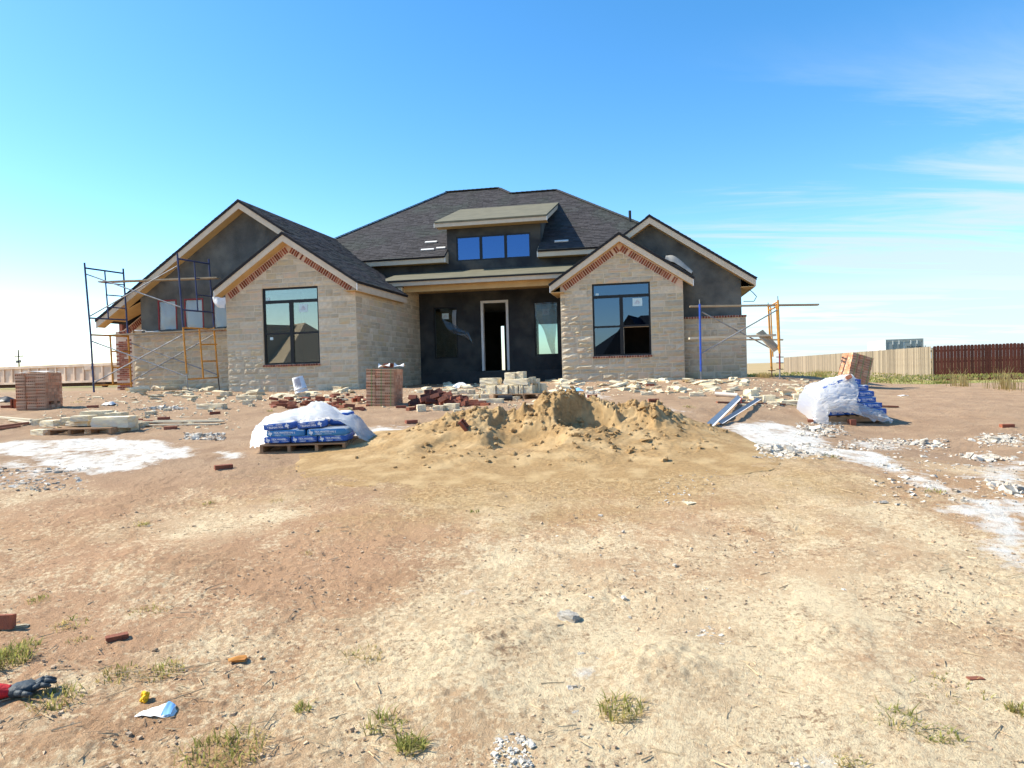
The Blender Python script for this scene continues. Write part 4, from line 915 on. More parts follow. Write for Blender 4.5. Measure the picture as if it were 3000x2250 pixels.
# slopes that fall to the right / to the left
def side_slope(u_eave, z_eave, sgn, polys, seed, roof):
    """polys in (v, distance up the slope)"""
    sh_ = tabs((u_eave, 0, z_eave), (0, sgn, 0), (-sgn * c_, 0, s_), (sgn * s_, 0, c_), [[(sgn * v, d) for v, d in pl] for pl in polys], seed)
    o = hpart(sh_, 'shingles', M['shingle'], roof); o['kind'] = 'stuff'
du = lambda u, ue: abs(ue - u) * SLC
zLe1 = zLa - SLOPE * (uLe1 - uLa)
side_slope(uLe1 + .02, zLe1 - .012, 1, [[(gL - .03, 0), (4.05, 0), (4.05, du(uLa, uLe1)), (gL - .03, du(uLa, uLe1))]], 61, roofL)
zq = zBLa - SLOPE * (uLe1 - uBLa)
side_slope(uLe1 + .02, zq - .012, 1, [[(gBL - .03, du(-7.5, uLe1)), (5.47, du(-7.5, uLe1)), (7.4, du(uBLa, uLe1)), (gBL - .03, du(uBLa, uLe1))], [(4.03, du(-5.95, uLe1)), (5.75, du(-6.7, uLe1)), (5.5, du(-7.5, uLe1)), (4.03, du(-7.5, uLe1))]], 62, roofBL)
b = MB(); b.prism([(-7.5, zBLa - SLOPE * (9.42 - 7.5)), (-5.9, zBLa - SLOPE * (9.42 - 5.9)), (-5.9, zBLa - SLOPE * (9.42 - 5.9) - .06), (-7.5, zBLa - SLOPE * (9.42 - 7.5) - .06)], 4.032, 5.9, lambda a, c, d: (a, d, c - .003)); hpart(b, 'roof_deck', M['deck'], roofBL)
side_slope(uLe0 - .02, zE - .02, -1, [[(gL - .03, 0), (vBL, 0), (vBL, du(uLa, uLe0)), (gL - .03, du(uLa, uLe0))]], 63, roofL)
side_slope(-14.71, zBLa - SLOPE * (14.69 - 9.42) - .012, -1, [[(gBL - .03, 0), (7, 0), (7, du(uBLa, -14.69)), (gBL - .03, du(uBLa, -14.69))]], 64, roofBL)
side_slope(6.42, zBRa - SLOPE * (6.40 - uBRa) - .012, 1, [[(gBR - .03, 0), (10, 0), (10, du(uBRa, 6.40)), (gBR - .03, du(uBRa, 6.40))]], 65, roofBR)
side_slope(uRe1 + .02, zRa - SLOPE * (uRe1 - uRa) - .012, 1, [[(gR - .03, 0), (vBR, 0), (vBR, du(uRa, uRe1)), (gR - .03, du(uRa, uRe1))]], 66, roofR)
side_slope(uRe0 - .02, zRa - SLOPE * (uRa - uRe0) - .012, -1, [[(gR - .03, 0), (5.6, 0), (5.6, du(uRa, uRe0)), (gR - .03, du(uRa, uRe0))]], 67, roofR)
# hip and ridge caps
b = MB()
for p, q_ in (((-9.4, 7.4, 5.55), (-5.7, 11.1, 8.03)), ((-5.7, 11.1, 8.03), (-3.26, 11.1, 8.03)), ((-3.26, 11.1, 8.03), (-2.61, 10.45, 7.59)), ((-2.61, 10.45, 7.59), (-.62, 10.45, 7.59)), ((-.62, 10.45, 7.59), (4.2, 5.63, 4.36))):
    P, Q = Vector(p), Vector(q_); n_ = max(1, int((Q - P).length / .2))
    for i in range(n_): b.plank(P.lerp(Q, i / n_) + Vector((0, 0, .012)), P.lerp(Q, (i + 1.05) / n_), .24, .02)
hpart(b, 'ridge_caps', M['shingle'], roofM)
for uu, zz_, a, c, rf in ((uLa, zLa, gL - .03, vBL, roofL), (uBLa, zBLa, gBL - .03, 7.4, roofBL), (uRa, zRa, gR - .03, 5.0, roofR), (uBRa, zBRa, gBR - .03, 8, roofBR)):
    b = MB(); b.prism([(uu - .13, zz_ - .075), (uu, zz_ + .022), (uu + .13, zz_ - .075), (uu, zz_ - .01)], a, c, lambda p, q_, d: (p, d, q_)); hpart(b, 'ridge_cap', M['shingle'], rf)
b = MB(); b.tube((2.47, 7.2, 5.30), (2.47, 7.2, 5.80), .05, 10); hpart(b, 'vent_pipe', M['black'])
# loose things lying on the roofs
def roof_board(u, v, L_, label):
    t_ = thing('roof_board', label, 'board', tuple(H(u, v, mz(v) + .05)), (math.atan(SLOPE), 0, -YAW), 'boards left lying on the main roof')
    b = MB(); b.box((-L_ / 2, -.045, -.02), (L_ / 2, .045, .02)); b.build('plank', M['white'], t_)
roof_board(-5.05, 6.5, .47, 'upper pale board left lying on the roof beside the dormer'); roof_board(-5.02, 5.93, .5, 'lower pale board left lying on the roof beside the dormer')
roof_board(-4.52, 6.0, .35, 'pale strip leaning at the corner of the dormer'); roof_board(.03, 5.95, .5, 'grey board in the black shadow right of the dormer')
# crumpled housewrap hanging at the left eave and on the right wing roof
f_ = loft([[(-9.86, gL + .02, 2.45), (-9.80, gL - .02, 2.28), (-9.72, gL + .02, 2.14)], [(-9.7, gL, 2.44), (-9.66, gL - .05, 2.22), (-9.62, gL, 2.1)], [(-9.48, gL + .1, 2.42), (-9.47, gL + .08, 2.3), (-9.5, gL + .06, 2.1)]], 12, 12, .05, 71, lambda p: tuple(H(*p)))
tag(f_.build('wrap_scrap', M['paper'], None, smooth=True), 'crumpled white scrap hanging under the left wing eave', 'wrap')
f_ = loft([[(3.6, gR + .25, 3.32), (3.9, gR + .3, 3.2), (4.4, gR + .3, 2.85)], [(3.65, gR + .5, 3.46), (3.95, gR + .5, 3.42), (4.46, gR + .5, 2.94)], [(3.7, gR + .9, 3.3), (4.0, gR + .9, 3.2), (4.45, gR + .9, 2.8)]], 14, 14, .04, 72, lambda p: tuple(H(*p)))
tag(f_.build('tarp', M['greysheet'], None, smooth=True), 'grey white sheet draped over the right wing roof edge', 'sheet')
b = MB(); pts_ = [(6.2, gBR + 1.0, 2.5), (6.4, gBR + .9, 2.3), (6.5, gBR + .8, 2.15), (6.42, gBR + .8, 2.0), (6.1, gBR + .9, 2.02)]
for p, q_ in zip(pts_[:-1], pts_[1:]): b.tube(p, q_, .012, 6)
hpart(b, 'loose_cable', M['black'])

# ================================================================== SCAFFOLDS
def tubes(parent, base, name, pts, r, m):
    b = MB()
    for p, q_ in zip(pts[:-1], pts[1:]): b.tube(p, q_, r, 8)
    return b.build(name, m, parent, tuple(-c for c in base))
def sub(name, parent): 
    o = bpy.data.objects.new(name, None); COL.objects.link(o); o.parent = parent; o.empty_display_size = .1; return o
def HP(px, py, v): return H(*hv(px, py, v))
# --- left scaffold: two end frames, blue above orange, cross-braced
z7 = lambda x, y: (220 + x * .25316, 740 + y * .25316)
VF, VB = -1.05, .42
def s7(x, y, t): return HP(*z7(x, y), VF + (VB - VF) * t)
base = gnd(*z7(720, 1610)); scL = thing('scaffold', 'tall cross-braced scaffold of blue frames on orange ones before the left gable', 'scaffold', tuple(base))
def foot(p): return Vector((p.x, p.y, float(G(p.x, p.y)) - .02))
T = lambda par, nm, pts, r, m: tubes(par, base, nm, [Vector(p) for p in pts], r, M[m])
A1, A2, B1, B2 = 0, 1, 0, 1
fr = sub('upper_frame', scL)
T(fr, 'leg', [s7(108, 118, 0), s7(180, 950, 0)], .028, 'bluepaint'); T(fr, 'leg', [s7(556, 185, 1), s7(610, 950, 1)], .028, 'bluepaint')
T(fr, 'top_bar', [s7(115, 178, 0), s7(557, 240, 1)], .026, 'bluepaint'); T(fr, 'bottom_bar', [s7(163, 757, 0), s7(600, 780, 1)], .024, 'bluepaint')
T(fr, 'inner_post', [s7(343, 212, .52), s7(386, 765, .52)], .022, 'bluepaint')
for y0, y1 in ((350, 375), (490, 507), (630, 645)): T(fr, 'rung', [s7(357, y0, .52), s7(575, y1, 1)], .018, 'bluepaint')
fr = sub('upper_frame', scL)
T(fr, 'leg', [s7(1182, 10, 0), s7(1250, 865, 0)], .028, 'bluepaint'); T(fr, 'leg', [s7(1545, 75, 1), s7(1605, 865, 1)], .028, 'bluepaint')
T(fr, 'top_bar', [s7(1192, 72, 0), s7(1548, 130, 1)], .026, 'bluepaint'); T(fr, 'bottom_bar', [s7(1238, 662, 0), s7(1595, 692, 1)], .024, 'bluepaint')
T(fr, 'inner_post', [s7(1378, 103, .52), s7(1420, 680, .52)], .022, 'bluepaint')
for y0, y1 in ((297, 315), (487, 506)): T(fr, 'rung', [s7(1400, y0, .52), s7(1570, y1, 1)], .018, 'bluepaint')
fr = sub('lower_frame', scL)
T(fr, 'leg', [s7(180, 950, 0), foot(s7(220, 1640, 0))], .028, 'bluepaint'); T(fr, 'leg', [s7(612, 955, 1), foot(s7(655, 1600, 1))], .031, 'orange')
T(fr, 'top_bar', [s7(183, 952, 0), s7(614, 970, 1)], .026, 'orange'); T(fr, 'bottom_bar', [s7(215, 1538, 0), s7(650, 1520, 1)], .022, 'orange')
T(fr, 'inner_post', [s7(405, 965, .52), s7(440, 1528, .52)], .028, 'orange')
for y0, y1 in ((1145, 1145), (1330, 1330)): T(fr, 'rung', [s7(425, y0, .52), s7(635, y1, 1)], .022, 'orange')
fr = sub('lower_frame', scL)
T(fr, 'leg', [s7(1250, 865, 0), s7(1292, 1400, 0)], .028, 'orange'); T(fr, 'leg', [s7(1605, 865, 1), s7(1655, 1440, 1)], .028, 'orange')
T(fr, 'jack', [s7(1292, 1400, 0), foot(s7(1310, 1605, 0))], .017, 'steel'); T(fr, 'jack', [s7(1655, 1440, 1), foot(s7(1672, 1600, 1))], .017, 'rust')
T(fr, 'top_bar', [s7(1252, 870, 0), s7(1608, 886, 1)], .026, 'orange'); T(fr, 'bottom_bar', [s7(1300, 1467, 0), s7(1655, 1445, 1)], .022, 'orange')
T(fr, 'inner_post', [s7(1437, 880, .52), s7(1485, 1455, .52)], .028, 'orange')
for y0, y1 in ((1065, 1062), (1255, 1255)): T(fr, 'rung', [s7(1460, y0, .52), s7(1640, y1, 1)], .022, 'orange')
for a, c in ((s7(130, 250, 0), s7(1230, 635, 0)), (s7(165, 740, 0), s7(1182, 155, 0)), (s7(190, 1025, 0), s7(1300, 1435, 0)), (s7(205, 1515, 0), s7(1252, 950, 0)), (s7(640, 1045, 1), s7(1640, 1410, 1)), (s7(650, 1490, 1), s7(1612, 945, 1))):
    T(scL, 'cross_brace', [a, c], .019, 'steel')
def plank_thing(name, label, p, q_, w, t, m, cat='plank', up=(0, 0, 1), group=None):
    p = Vector(p); q_ = Vector(q_); c = (p + q_) / 2; b = MB(); L_ = (q_ - p).length; b.box((-L_ / 2, -w / 2, -t / 2), (L_ / 2, w / 2, t / 2))
    o = b.build(name, m); d = (q_ - p).normalized(); sd = Vector(up).cross(d).normalized(); u = d.cross(sd)
    o.rotation_euler = Matrix((d, sd, u)).transposed().to_euler(); o.location = c; return tag(o, label, cat, group)
plank_thing('scaffold_plank', 'long weathered plank laid across the upper frames of the left scaffold', s7(300, 343, .72), s7(1665, 293, .72), .26, .042, M['wood'])
plank_thing('scaffold_plank', 'thin plank along the stone ledge behind the left scaffold', s7(380, 960, .88), s7(1750, 884, .88), .24, .04, M['wood'])
for (x0, x1, y) in ((708, 800, 910), (835, 970, 924)):
    p, q_ = s7(x0, y, .88), s7(x1, y - 4, .88); b = MB(); b.add(*rbox((q_ - p).length, .2, .035, .3, 2, .008, x0)); o = b.build('mortar_dab', M['paper']); o.location = (p + q_) / 2; tag(o, 'white mortar lump left on the plank over the low stone wall' if x0 == 708 else 'flat white offcut left further along the same plank', 'mortar')
# --- right scaffold
z6 = lambda x, y: (1900 + x * .24412, 850 + y * .24412)
VF2, VB2 = 1.2, 2.7
def s6(x, y, t): return HP(*z6(x, y), VF2 + (VB2 - VF2) * t)
base = gnd(*z6(1100, 1120)); scR = thing('scaffold', 'low scaffold of one blue and one orange frame at the right corner', 'scaffold', tuple(base))
T = lambda par, nm, pts, r, m: tubes(par, base, nm, [Vector(p) for p in pts], r, M[m])
fr = sub('blue_frame', scR)
T(fr, 'leg', [s6(614, 165, 0), s6(628, 975, 0)], .028, 'brightblue'); T(fr, 'leg', [s6(618, 190, 1), s6(628, 940, 1)], .026, 'bluepaint'); T(fr, 'pin', [s6(611, 110, 0), s6(613, 165, 0)], .015, 'steel')
T(fr, 'jack', [s6(628, 975, 0), foot(s6(632, 1105, 0))], .017, 'steel'); T(fr, 'jack', [s6(628, 940, 1), foot(s6(630, 1050, 1))], .017, 'rust'); T(fr, 'top_bar', [s6(614, 185, 0), s6(618, 205, 1)], .02, 'brightblue')
fr = sub('orange_frame', scR)
T(fr, 'leg', [s6(1553, 120, 0), s6(1573, 760, 0)], .031, 'orange'); T(fr, 'leg', [s6(1573, 760, 0), s6(1576, 950, 0)], .024, 'tape'); T(fr, 'leg', [s6(1437, 185, 1), s6(1478, 960, 1)], .031, 'orange')
T(fr, 'inner_post', [s6(1532, 165, .12), s6(1562, 730, .12)], .022, 'orange'); T(fr, 'inner_post', [s6(1465, 200, .85), s6(1492, 800, .85)], .022, 'orange')
T(fr, 'top_bar', [s6(1553, 138, 0), s6(1440, 200, 1)], .022, 'orange'); T(fr, 'rung', [s6(1556, 190, 0), s6(1442, 245, 1)], .022, 'orange'); T(fr, 'bottom_bar', [s6(1574, 690, 0), s6(1470, 690, 1)], .016, 'orange')
T(fr, 'pin', [s6(1551, 72, 0), s6(1553, 120, 0)], .014, 'steel'); T(fr, 'pin', [s6(1434, 148, 1), s6(1437, 185, 1)], .014, 'steel')
T(fr, 'jack', [s6(1576, 950, 0), foot(s6(1574, 1135, 0))], .018, 'steel'); T(fr, 'jack', [s6(1478, 960, 1), foot(s6(1480, 1055, 1))], .018, 'rust')
for x, y, t in ((1576, 803, 0), (1576, 873, 0), (1576, 948, 0), (1478, 966, 1)): T(fr, 'jack_plate', [s6(x - 42, y, t), s6(x + 44, y, t)], .012, 'rust')
for a, c in ((s6(640, 262, 0), s6(1470, 700, .9)), (s6(640, 757, 0), s6(1548, 235, 0))): T(scR, 'cross_brace', [a, c], .019, 'steel')
plank_thing('scaffold_plank', 'long dark plank across the top of the right scaffold', s6(495, 196, .3), s6(2037, 175, .3), .24, .045, M['wood'])
plank_thing('scaffold_plank', 'pale lower plank across the right scaffold', s6(487, 580, .15), s6(1520, 540, .3), .22, .055, M['palewood'])
plank_thing('scaffold_plank', 'dark lower plank behind the pale one on the right scaffold', s6(610, 592, .7), s6(1615, 596, .55), .2, .04, M['wood'])
plank_thing('tilted_board', 'grey board tilted across the orange frame of the right scaffold', s6(1330, 500, .3), s6(1540, 720, .2), .32, .03, M['wood'], 'board', (.25, -.75, .6))

# ================================================================== BRICK PACKS
def brick_pack(label, loc, rot, cols, rows, deep, skip=(), straps=True, seed=0, scale=1.0):
    t_ = thing('brick_pack', label, 'brick pack', loc, rot, 'strapped packs of red brick'); t_.scale = (scale,) * 3; rg = random.Random(seed)
    bw_, bh, bd = .209, .0665, .094
    for c in range(cols):
        jx = rg.uniform(-.006, .006)
        for r_ in range(rows):
            for d in range(deep):
                edge_ = d == 0 or c in (0, cols - 1) or r_ == rows - 1
                if not edge_ or (c, r_, d) in skip: continue
                o = link('brick', BR_HOLE if d == 0 else BR_PLAIN, t_)
                o.location = ((c - (cols - 1) / 2) * bw_ + jx + rg.uniform(-.004, .004), .047 + d * bd + rg.uniform(-.006, .006) * (1 if d == 0 else .5), r_ * bh + rg.uniform(0, .003)); o.rotation_euler = (0, 0, rg.uniform(-.03, .03))
    b = MB(); b.box((-cols * bw_ / 2 + .09, .11, 0), (cols * bw_ / 2 - .09, deep * bd - .1, (rows - 1) * bh - .006)); b.build('core', M['brick'], t_)
    if straps:
        for c in range(cols):
            x = (c - (cols - 1) / 2) * bw_ + .03; b = MB(); b.box((x - .006, -.012, 0), (x + .006, -.008, rows * bh)); b.box((x - .006, -.01, rows * bh + .004), (x + .006, deep * bd * .9, rows * bh + .007)); b.build('strap', M['grout'], t_)
    return t_
g0 = gnd(92, 1203); brick_pack('brick pack standing furthest left, in front of the beige dumpster', (g0.x, g0.y, g0.z - .02), (0, 0, R(1)), 3, 12, 6, {(2, 2, 1), (2, 2, 2), (2, 2, 4)}, False, 1, 1.0 * 86 * mpp(g0.y) / .61)
g1 = gnd(1113, 1191); brick_pack('brick pack with paper scraps on top, beside the porch', (g1.x, g1.y, g1.z - .02), (0, R(2.0), R(-10)), 3, 12, 6, (), True, 2, 86 * mpp(g1.y) / .61)
k1 = 86 * mpp(g1.y) / .61
g2 = gnd(2525, 1137); brick_pack('brick pack leaning sharply to the right behind the cement pallet', (g2.x - .02, g2.y + .25, g2.z - .02), (R(-4), R(17), R(9)), 3, 14, 5, (), True, 3, 1.02)
def on(parent_loc, dx, dy, dz): return (parent_loc.x + dx, parent_loc.y + dy, parent_loc.z + dz)
top = .802 * k1
o = link('brick', BR_LOOSEH); o.location = on(g1, .17, .18, top + .0); o.rotation_euler = (0, 0, R(-8)); tag(o, 'single holed brick lying on top of the brick pack by the porch', 'brick')
for i, (dx, dy, s_, lab) in enumerate(((-.02, .05, .24, 'torn white paper scrap on the left of the porch brick pack top'), (.30, .12, .2, 'white paper scrap at the right end of the porch brick pack top'))):
    f_ = loft([[(0, 0, 0), (s_ * .4, 0, .03), (s_, 0, .01)], [(0, .06, .09), (s_ * .4, .07, .03), (s_ * 1.0, .06, .08)], [(.02, .16, .01), (s_ * .4, .18, .03), (s_ * 1.1, .16, .02)]], 10, 10, .03, 30 + i); o = f_.build('paper_scrap', M['paper'], None, smooth=True); o.location = on(g1, dx, dy, top + .01); tag(o, lab, 'paper')
f_ = loft([[(0, 0, 0), (.3, .02, .015), (.6, 0, 0)], [(0, .25, .01), (.3, .25, .03), (.6, .25, .015)], [(0, .52, 0), (.3, .5, .02), (.6, .52, 0)]], 14, 12, .02, 35); o = f_.build('paper_cover', M['paper'], None, smooth=True); o.location = on(g0, -.30, .03, .802 * 86 * mpp(g0.y) / .61 - .008); tag(o, 'faded white paper cover on the leftmost brick pack', 'paper')

# ================================================================== CEMENT PALLETS
def text_mesh(body, size, m, off=.012):
    cu = bpy.data.curves.new('lettering', 'FONT'); cu.body = body; cu.size = size; cu.align_x = 'LEFT'; cu.offset = off * size; cu.resolution_u = 3
    o = bpy.data.objects.new('lettering', cu); COL.objects.link(o); dg = bpy.context.evaluated_depsgraph_get(); me = bpy.data.meshes.new_from_object(o.evaluated_get(dg)); bpy.data.objects.remove(o); bpy.data.curves.remove(cu)
    me.materials.clear(); me.materials.append(m); me.name = 'lettering'; return me
TX = {'big': text_mesh('TEX-WHITE', .045, M['print'], .03), 'small': text_mesh('CEMENT', .026, M['print'], .02), 'type': text_mesh('TYPE S', .034, M['print'], .02)}
TEXAS = [(.36, 1), (.36, .70), (.52, .62), (.70, .60), (.92, .58), (.96, .30), (.90, .18), (.74, .06), (.66, -.06), (.62, -.28), (.50, -.20), (.40, .02), (.28, .12), (.18, .06), (.10, .16), (-.06, .36), (.18, .40), (.18, 1)]
b = MB(); b.add([((x - .45) * .062, 0, (y - .36) * .062) for x, y in TEXAS], [tuple(range(len(TEXAS)))]); EMB = b.mesh('emblem', M['print'])
b = MB(); b.box((0, -.0005, 0), (.11, .0005, .004)); RULE = b.mesh('rule', M['print'])
def bag_mesh(L_, W_, T_, m, seed):
    b = MB(); b.add(*rbox(L_, W_, T_, .24, 5, .004, seed)); me = b.mesh('cement_bag', m, smooth=True); me.materials.append(M['bagwhite'])
    for p in me.polygons:
        if p.normal.z > .62 or p.center.z > T_ * .93: p.material_index = 1
    return me
BAGS = {}
def bag(label, group, parent_loc, rz, x, y, z, L_, W_, T_, sky=False, flip=False, seed=0, tilt=0.):
    """bag with its printed side facing the front of the pallet"""
    o = link('cement_bag', bag_mesh(L_, W_, T_, M['bagsky' if sky else 'bagblue'], seed)); c, s_ = math.cos(rz), math.sin(rz)
    o.location = (parent_loc[0] + c * x - s_ * y, parent_loc[1] + s_ * x + c * y, parent_loc[2] + z); o.rotation_euler = (0, tilt, rz); tag(o, label, 'cement bag', group)
    yy = -W_ / 2 - .0045; k = L_ / .36; sg = -1 if flip else 1; zc = T_ / 2
    def put(me, lx, lz, sc, name):
        q_ = link(name, me, o); q_.location = (sg * lx, yy, zc + sg * lz); q_.scale = (sc,) * 3
        q_.rotation_euler = (R(90), 0, 0) if not flip else (R(90), R(180), 0)
        return q_
    a = -L_ / 2
    e = put(EMB, a + .055, 0, .95, 'emblem'); e.rotation_euler = (0, R(180) if flip else 0, 0)
    put(TX['big'], a + .105, -.003, .80, 'lettering'); put(TX['small'], a + .118, -.030, .85, 'lettering'); put(TX['type'], a + .245 if L_ < .45 else a + .29, -.006, .70 if L_ < .45 else 1.0, 'lettering')
    r_ = put(RULE, a + .24, -.022, .85, 'rule'); r_.rotation_euler = (0, R(180) if flip else 0, 0)
    return o
def pallet(label, loc, rz, w, d, h, front_open, group='wooden pallets', m='pallet'):
    t_ = thing('pallet', label, 'pallet', loc, (0, 0, rz), group)
    if front_open:
        for i in range(4):
            x = -w / 2 + .02 + i * (w - .04) / 3; b = MB(); b.box((x - .02, .0, .018), (x + .02, d, h - .02)); b.build('stringer', M[m], t_)
        for i in range(6):
            y = i * (d - .1) / 5; b = MB(); b.box((-w / 2, y - .004, h - .0195), (w / 2, y + .1, h)); b.build('deck_board', M[m], t_)
        for i in range(3):
            y = i * (d - .1) / 2; b = MB(); b.box((-w / 2, y, 0), (w / 2, y + .1, .0175)); b.build('deck_board', M[m], t_)
    else:
        for i in range(3):
            y = i * (d - .04) / 2; b = MB(); b.box((-w / 2, y, .018), (w / 2, y + .04, h - .02)); b.build('stringer', M[m], t_)
        for i in range(7):
            x = -w / 2 + i * (w - .1) / 6; b = MB(); b.box((x, -.005, h - .0195), (x + .1, d, h)); b.build('deck_board', M[m], t_)
        for i in range(3):
            x = -w / 2 + i * (w - .1) / 2; b = MB(); b.box((x, 0, 0), (x + .1, d, .0175)); b.build('deck_board', M[m], t_)
    return t_
gA = gnd(887, 1325); kA = mpp(gA.y); wA = 251 * kA; hA = 26 * kA
pallet('open-fronted wooden pallet under the nearer load of blue cement bags', (gA.x, gA.y, gA.z - .005), 0, wA, 1.0, hA, True)
xA = lambda px: (px - 887) * kA
zz4 = lambda x: 740 + x * .14467
T1 = 21 * kA
n3 = ('left', 'middle', 'right')
for i, (a, c) in enumerate(((215, 748), (760, 1293), (1305, 1890))):
    L_ = (zz4(c) - zz4(a)) * kA; bag('bottom-row cement bag at the %s of the nearer pallet' % n3[i], 'cement bags on the nearer pallet', gA, 0, xA((zz4(a) + zz4(c)) / 2), .26 + .01 * i, hA + .002, L_, .46, T1, seed=500 + i)
for i, (a, c) in enumerate(((258, 1040), (1090, 1885))):
    L_ = (zz4(c) - zz4(a)) * kA; bag('lighter blue cement bag in the middle row of the nearer pallet, %s side' % ('left', 'right')[i], 'cement bags on the nearer pallet', gA, 0, xA((zz4(a) + zz4(c)) / 2), .24, hA + T1 * .95, L_, .40, T1, True, seed=510 + i)
for i, (a, c) in enumerate(((225, 790), (905, 1450))):
    L_ = (zz4(c) - zz4(a)) * kA; bag('upside-down cement bag on top of the nearer pallet, %s side' % ('left', 'right')[i], 'cement bags on the nearer pallet', gA, R(3 + 3 * i), xA((zz4(a) + zz4(c)) / 2), .27, hA + T1 * 1.9 + .012 * i, L_, .44, T1 * 1.05, False, True, seed=520 + i, tilt=R(-3))
for i in range(6):
    bag('cement bag at the back of the nearer pallet under the plastic', 'rear cement bags on the nearer pallet', gA, 0, -.34 + .34 * (i % 3), .72, hA + T1 * (.0 + (i // 3) * 2.0), .34, .42, T1 * 2, seed=530 + i)
HH = hA + T1 * 3.05
def zA(rows): return rows
rowsA = [
 [(-.71, .03, .09), (-.68, .02, .24), (-.61, -.005, HH - .07), (-.38, .0, HH + .015), (-.08, .03, HH + .01), (.2, .02, HH + .035), (.42, .04, HH + .03), (.60, .16, HH - .10), (.68, .2, .2), (.88, .26, .02)],
 [(-.72, .2, .07), (-.69, .2, .28), (-.61, .2, HH + .01), (-.36, .2, HH + .06), (-.08, .2, HH + .09), (.12, .2, HH + .13), (.38, .2, HH + .05), (.60, .26, HH - .04), (.70, .3, .2), (.98, .34, .01)],
 [(-.72, .55, .03), (-.69, .55, .28), (-.6, .55, HH + .05), (-.36, .55, HH + .11), (-.08, .55, HH + .18), (.1, .55, HH + .24), (.36, .55, HH + .10), (.6, .55, HH), (.72, .55, .2), (1.0, .55, .01)],
 [(-.72, .9, .03), (-.69, .9, .26), (-.6, .9, HH - .0), (-.36, .9, HH + .05), (-.08, .9, HH + .10), (.1, .9, HH + .12), (.36, .9, HH + .05), (.6, .9, HH - .05), (.72, .9, .2), (.95, .9, .01)],
 [(-.72, 1.06, .01), (-.69, 1.08, .1), (-.6, 1.1, .12), (-.36, 1.12, .1), (-.08, 1.12, .1), (.1, 1.12, .1), (.36, 1.12, .1), (.6, 1.1, .1), (.72, 1.08, .06), (.9, 1.05, .01)]]
fA = loft(rowsA, 90, 64, .06, 81); o = fA.build('plastic_sheet', M['plastic'], None, smooth=True); o.location = gA; tag(o, 'white plastic sheet over the nearer pallet of cement bags', 'plastic sheet', 'white plastic sheets over cement pallets')

gB = gnd(2500, 1238); kB = mpp(gB.y); wB = 186 * kB; hB = 21 * kB; TB = 17.5 * kB
pallet('solid-sided wooden pallet under the farther load of cement bags', (gB.x, gB.y, gB.z - .005), 0, wB, .95, hB, False)
xB = lambda px: (px - 2500) * kB
zz5 = lambda x: 2320 + x * .14467
LBg = 62 * kB
ly = [(0, .24, (2451, 2515, 2572)), (1, .25, (2440, 2503, 2560)), (2, .27, (2444, 2490, 2544)), (3, .30, (2470, 2541)), (4, .33, (2480, 2527)), (5, .42, (2490, 2512))]
ord_ = ('bottom', 'second', 'third', 'fourth', 'fifth', 'top')
for l_, y_, cs in ly:
    for i, cx in enumerate(cs):
        bag('cement bag %s in the %s layer of the farther pallet' % (('at the left', 'at the centre', 'at the right')[i if len(cs) == 3 else i * 2], ord_[l_]), 'cement bags on the farther pallet', gB, 0, xB(cx), y_, hB + .002 + l_ * TB * 1.0, LBg, .42, TB * 1.03, sky=False, seed=560 + l_ * 5 + i)
for i in range(6):
    bag('cement bag at the back of the farther pallet under the plastic', 'rear cement bags on the farther pallet', gB, 0, -.34 + .34 * (i % 3), .70, hB + TB * 2 * (i // 3), .34, .42, TB * 2, seed=620 + i)
TP = hB + TB * 6.2
rowsB = [
 [(-.66, 1.0, .02), (-.64, .97, .12), (-.62, .94, .28), (-.60, .92, .42), (-.54, .9, .54), (-.40, .85, .62)],
 [(-.74, .45, .02), (-.72, .45, .12), (-.68, .45, .28), (-.64, .45, .44), (-.56, .45, .58), (-.42, .5, .68)],
 [(xB(2358), -.30, .02), (xB(2362), -.24, .10), (xB(2372), -.16, .24), (xB(2385), -.06, .36), (xB(2398), -.02, .50), (xB(2420), .1, .62)],
 [(xB(2400), -.36, .02), (xB(2402), -.30, .12), (xB(2404), -.20, .28), (xB(2410), -.07, .40), (xB(2424), -.02, .54), (xB(2445), .12, .67)],
 [(xB(2412), -.12, .19), (xB(2415), -.14, .26), (xB(2425), -.14, .35), (xB(2440), -.05, .45), (xB(2455), .0, .58), (xB(2470), .14, .72)],
 [(xB(2450), -.14, .22), (xB(2452), -.15, .29), (xB(2462), -.17, .38), (xB(2475), -.08, .47), (xB(2488), .0, .60), (xB(2495), .16, .78)],
 [(xB(2478), -.18, .19), (xB(2482), -.19, .27), (xB(2490), -.18, .38), (xB(2505), -.06, .47), (xB(2516), .02, .60), (xB(2512), .2, TP + .06)],
 [(xB(2516), -.20, .12), (xB(2506), -.18, .22), (xB(2500), -.15, .35), (xB(2512), -.03, .47), (xB(2522), .06, .60), (xB(2518), .24, TP + .02)],
]
fB = loft(rowsB, 70, 54, .065, 91); o = fB.build('plastic_sheet', M['plastic'], None, smooth=True); o.location = gB; tag(o, 'white plastic sheet bunched over the front of the farther cement pallet', 'plastic sheet', 'white plastic sheets over cement pallets')
rowsB2 = [
 [(xB(2478), -.08, .24), (xB(2505), -.13, .16), (xB(2540), -.18, .06), (xB(2575), -.2, .015), (xB(2600), -.16, .01)],
 [(xB(2486), -.08, .30), (xB(2515), -.14, .22), (xB(2550), -.18, .14), (xB(2585), -.16, .07), (xB(2612), -.06, .03)],
 [(xB(2500), -.05, .34), (xB(2528), -.09, .26), (xB(2556), -.1, .19), (xB(2580), -.08, .14), (xB(2618), .06, .02)],
 [(xB(2510), .0, .36), (xB(2540), -.03, .26), (xB(2566), -.03, .22), (xB(2586), .0, .18), (xB(2622), .16, .02)]]
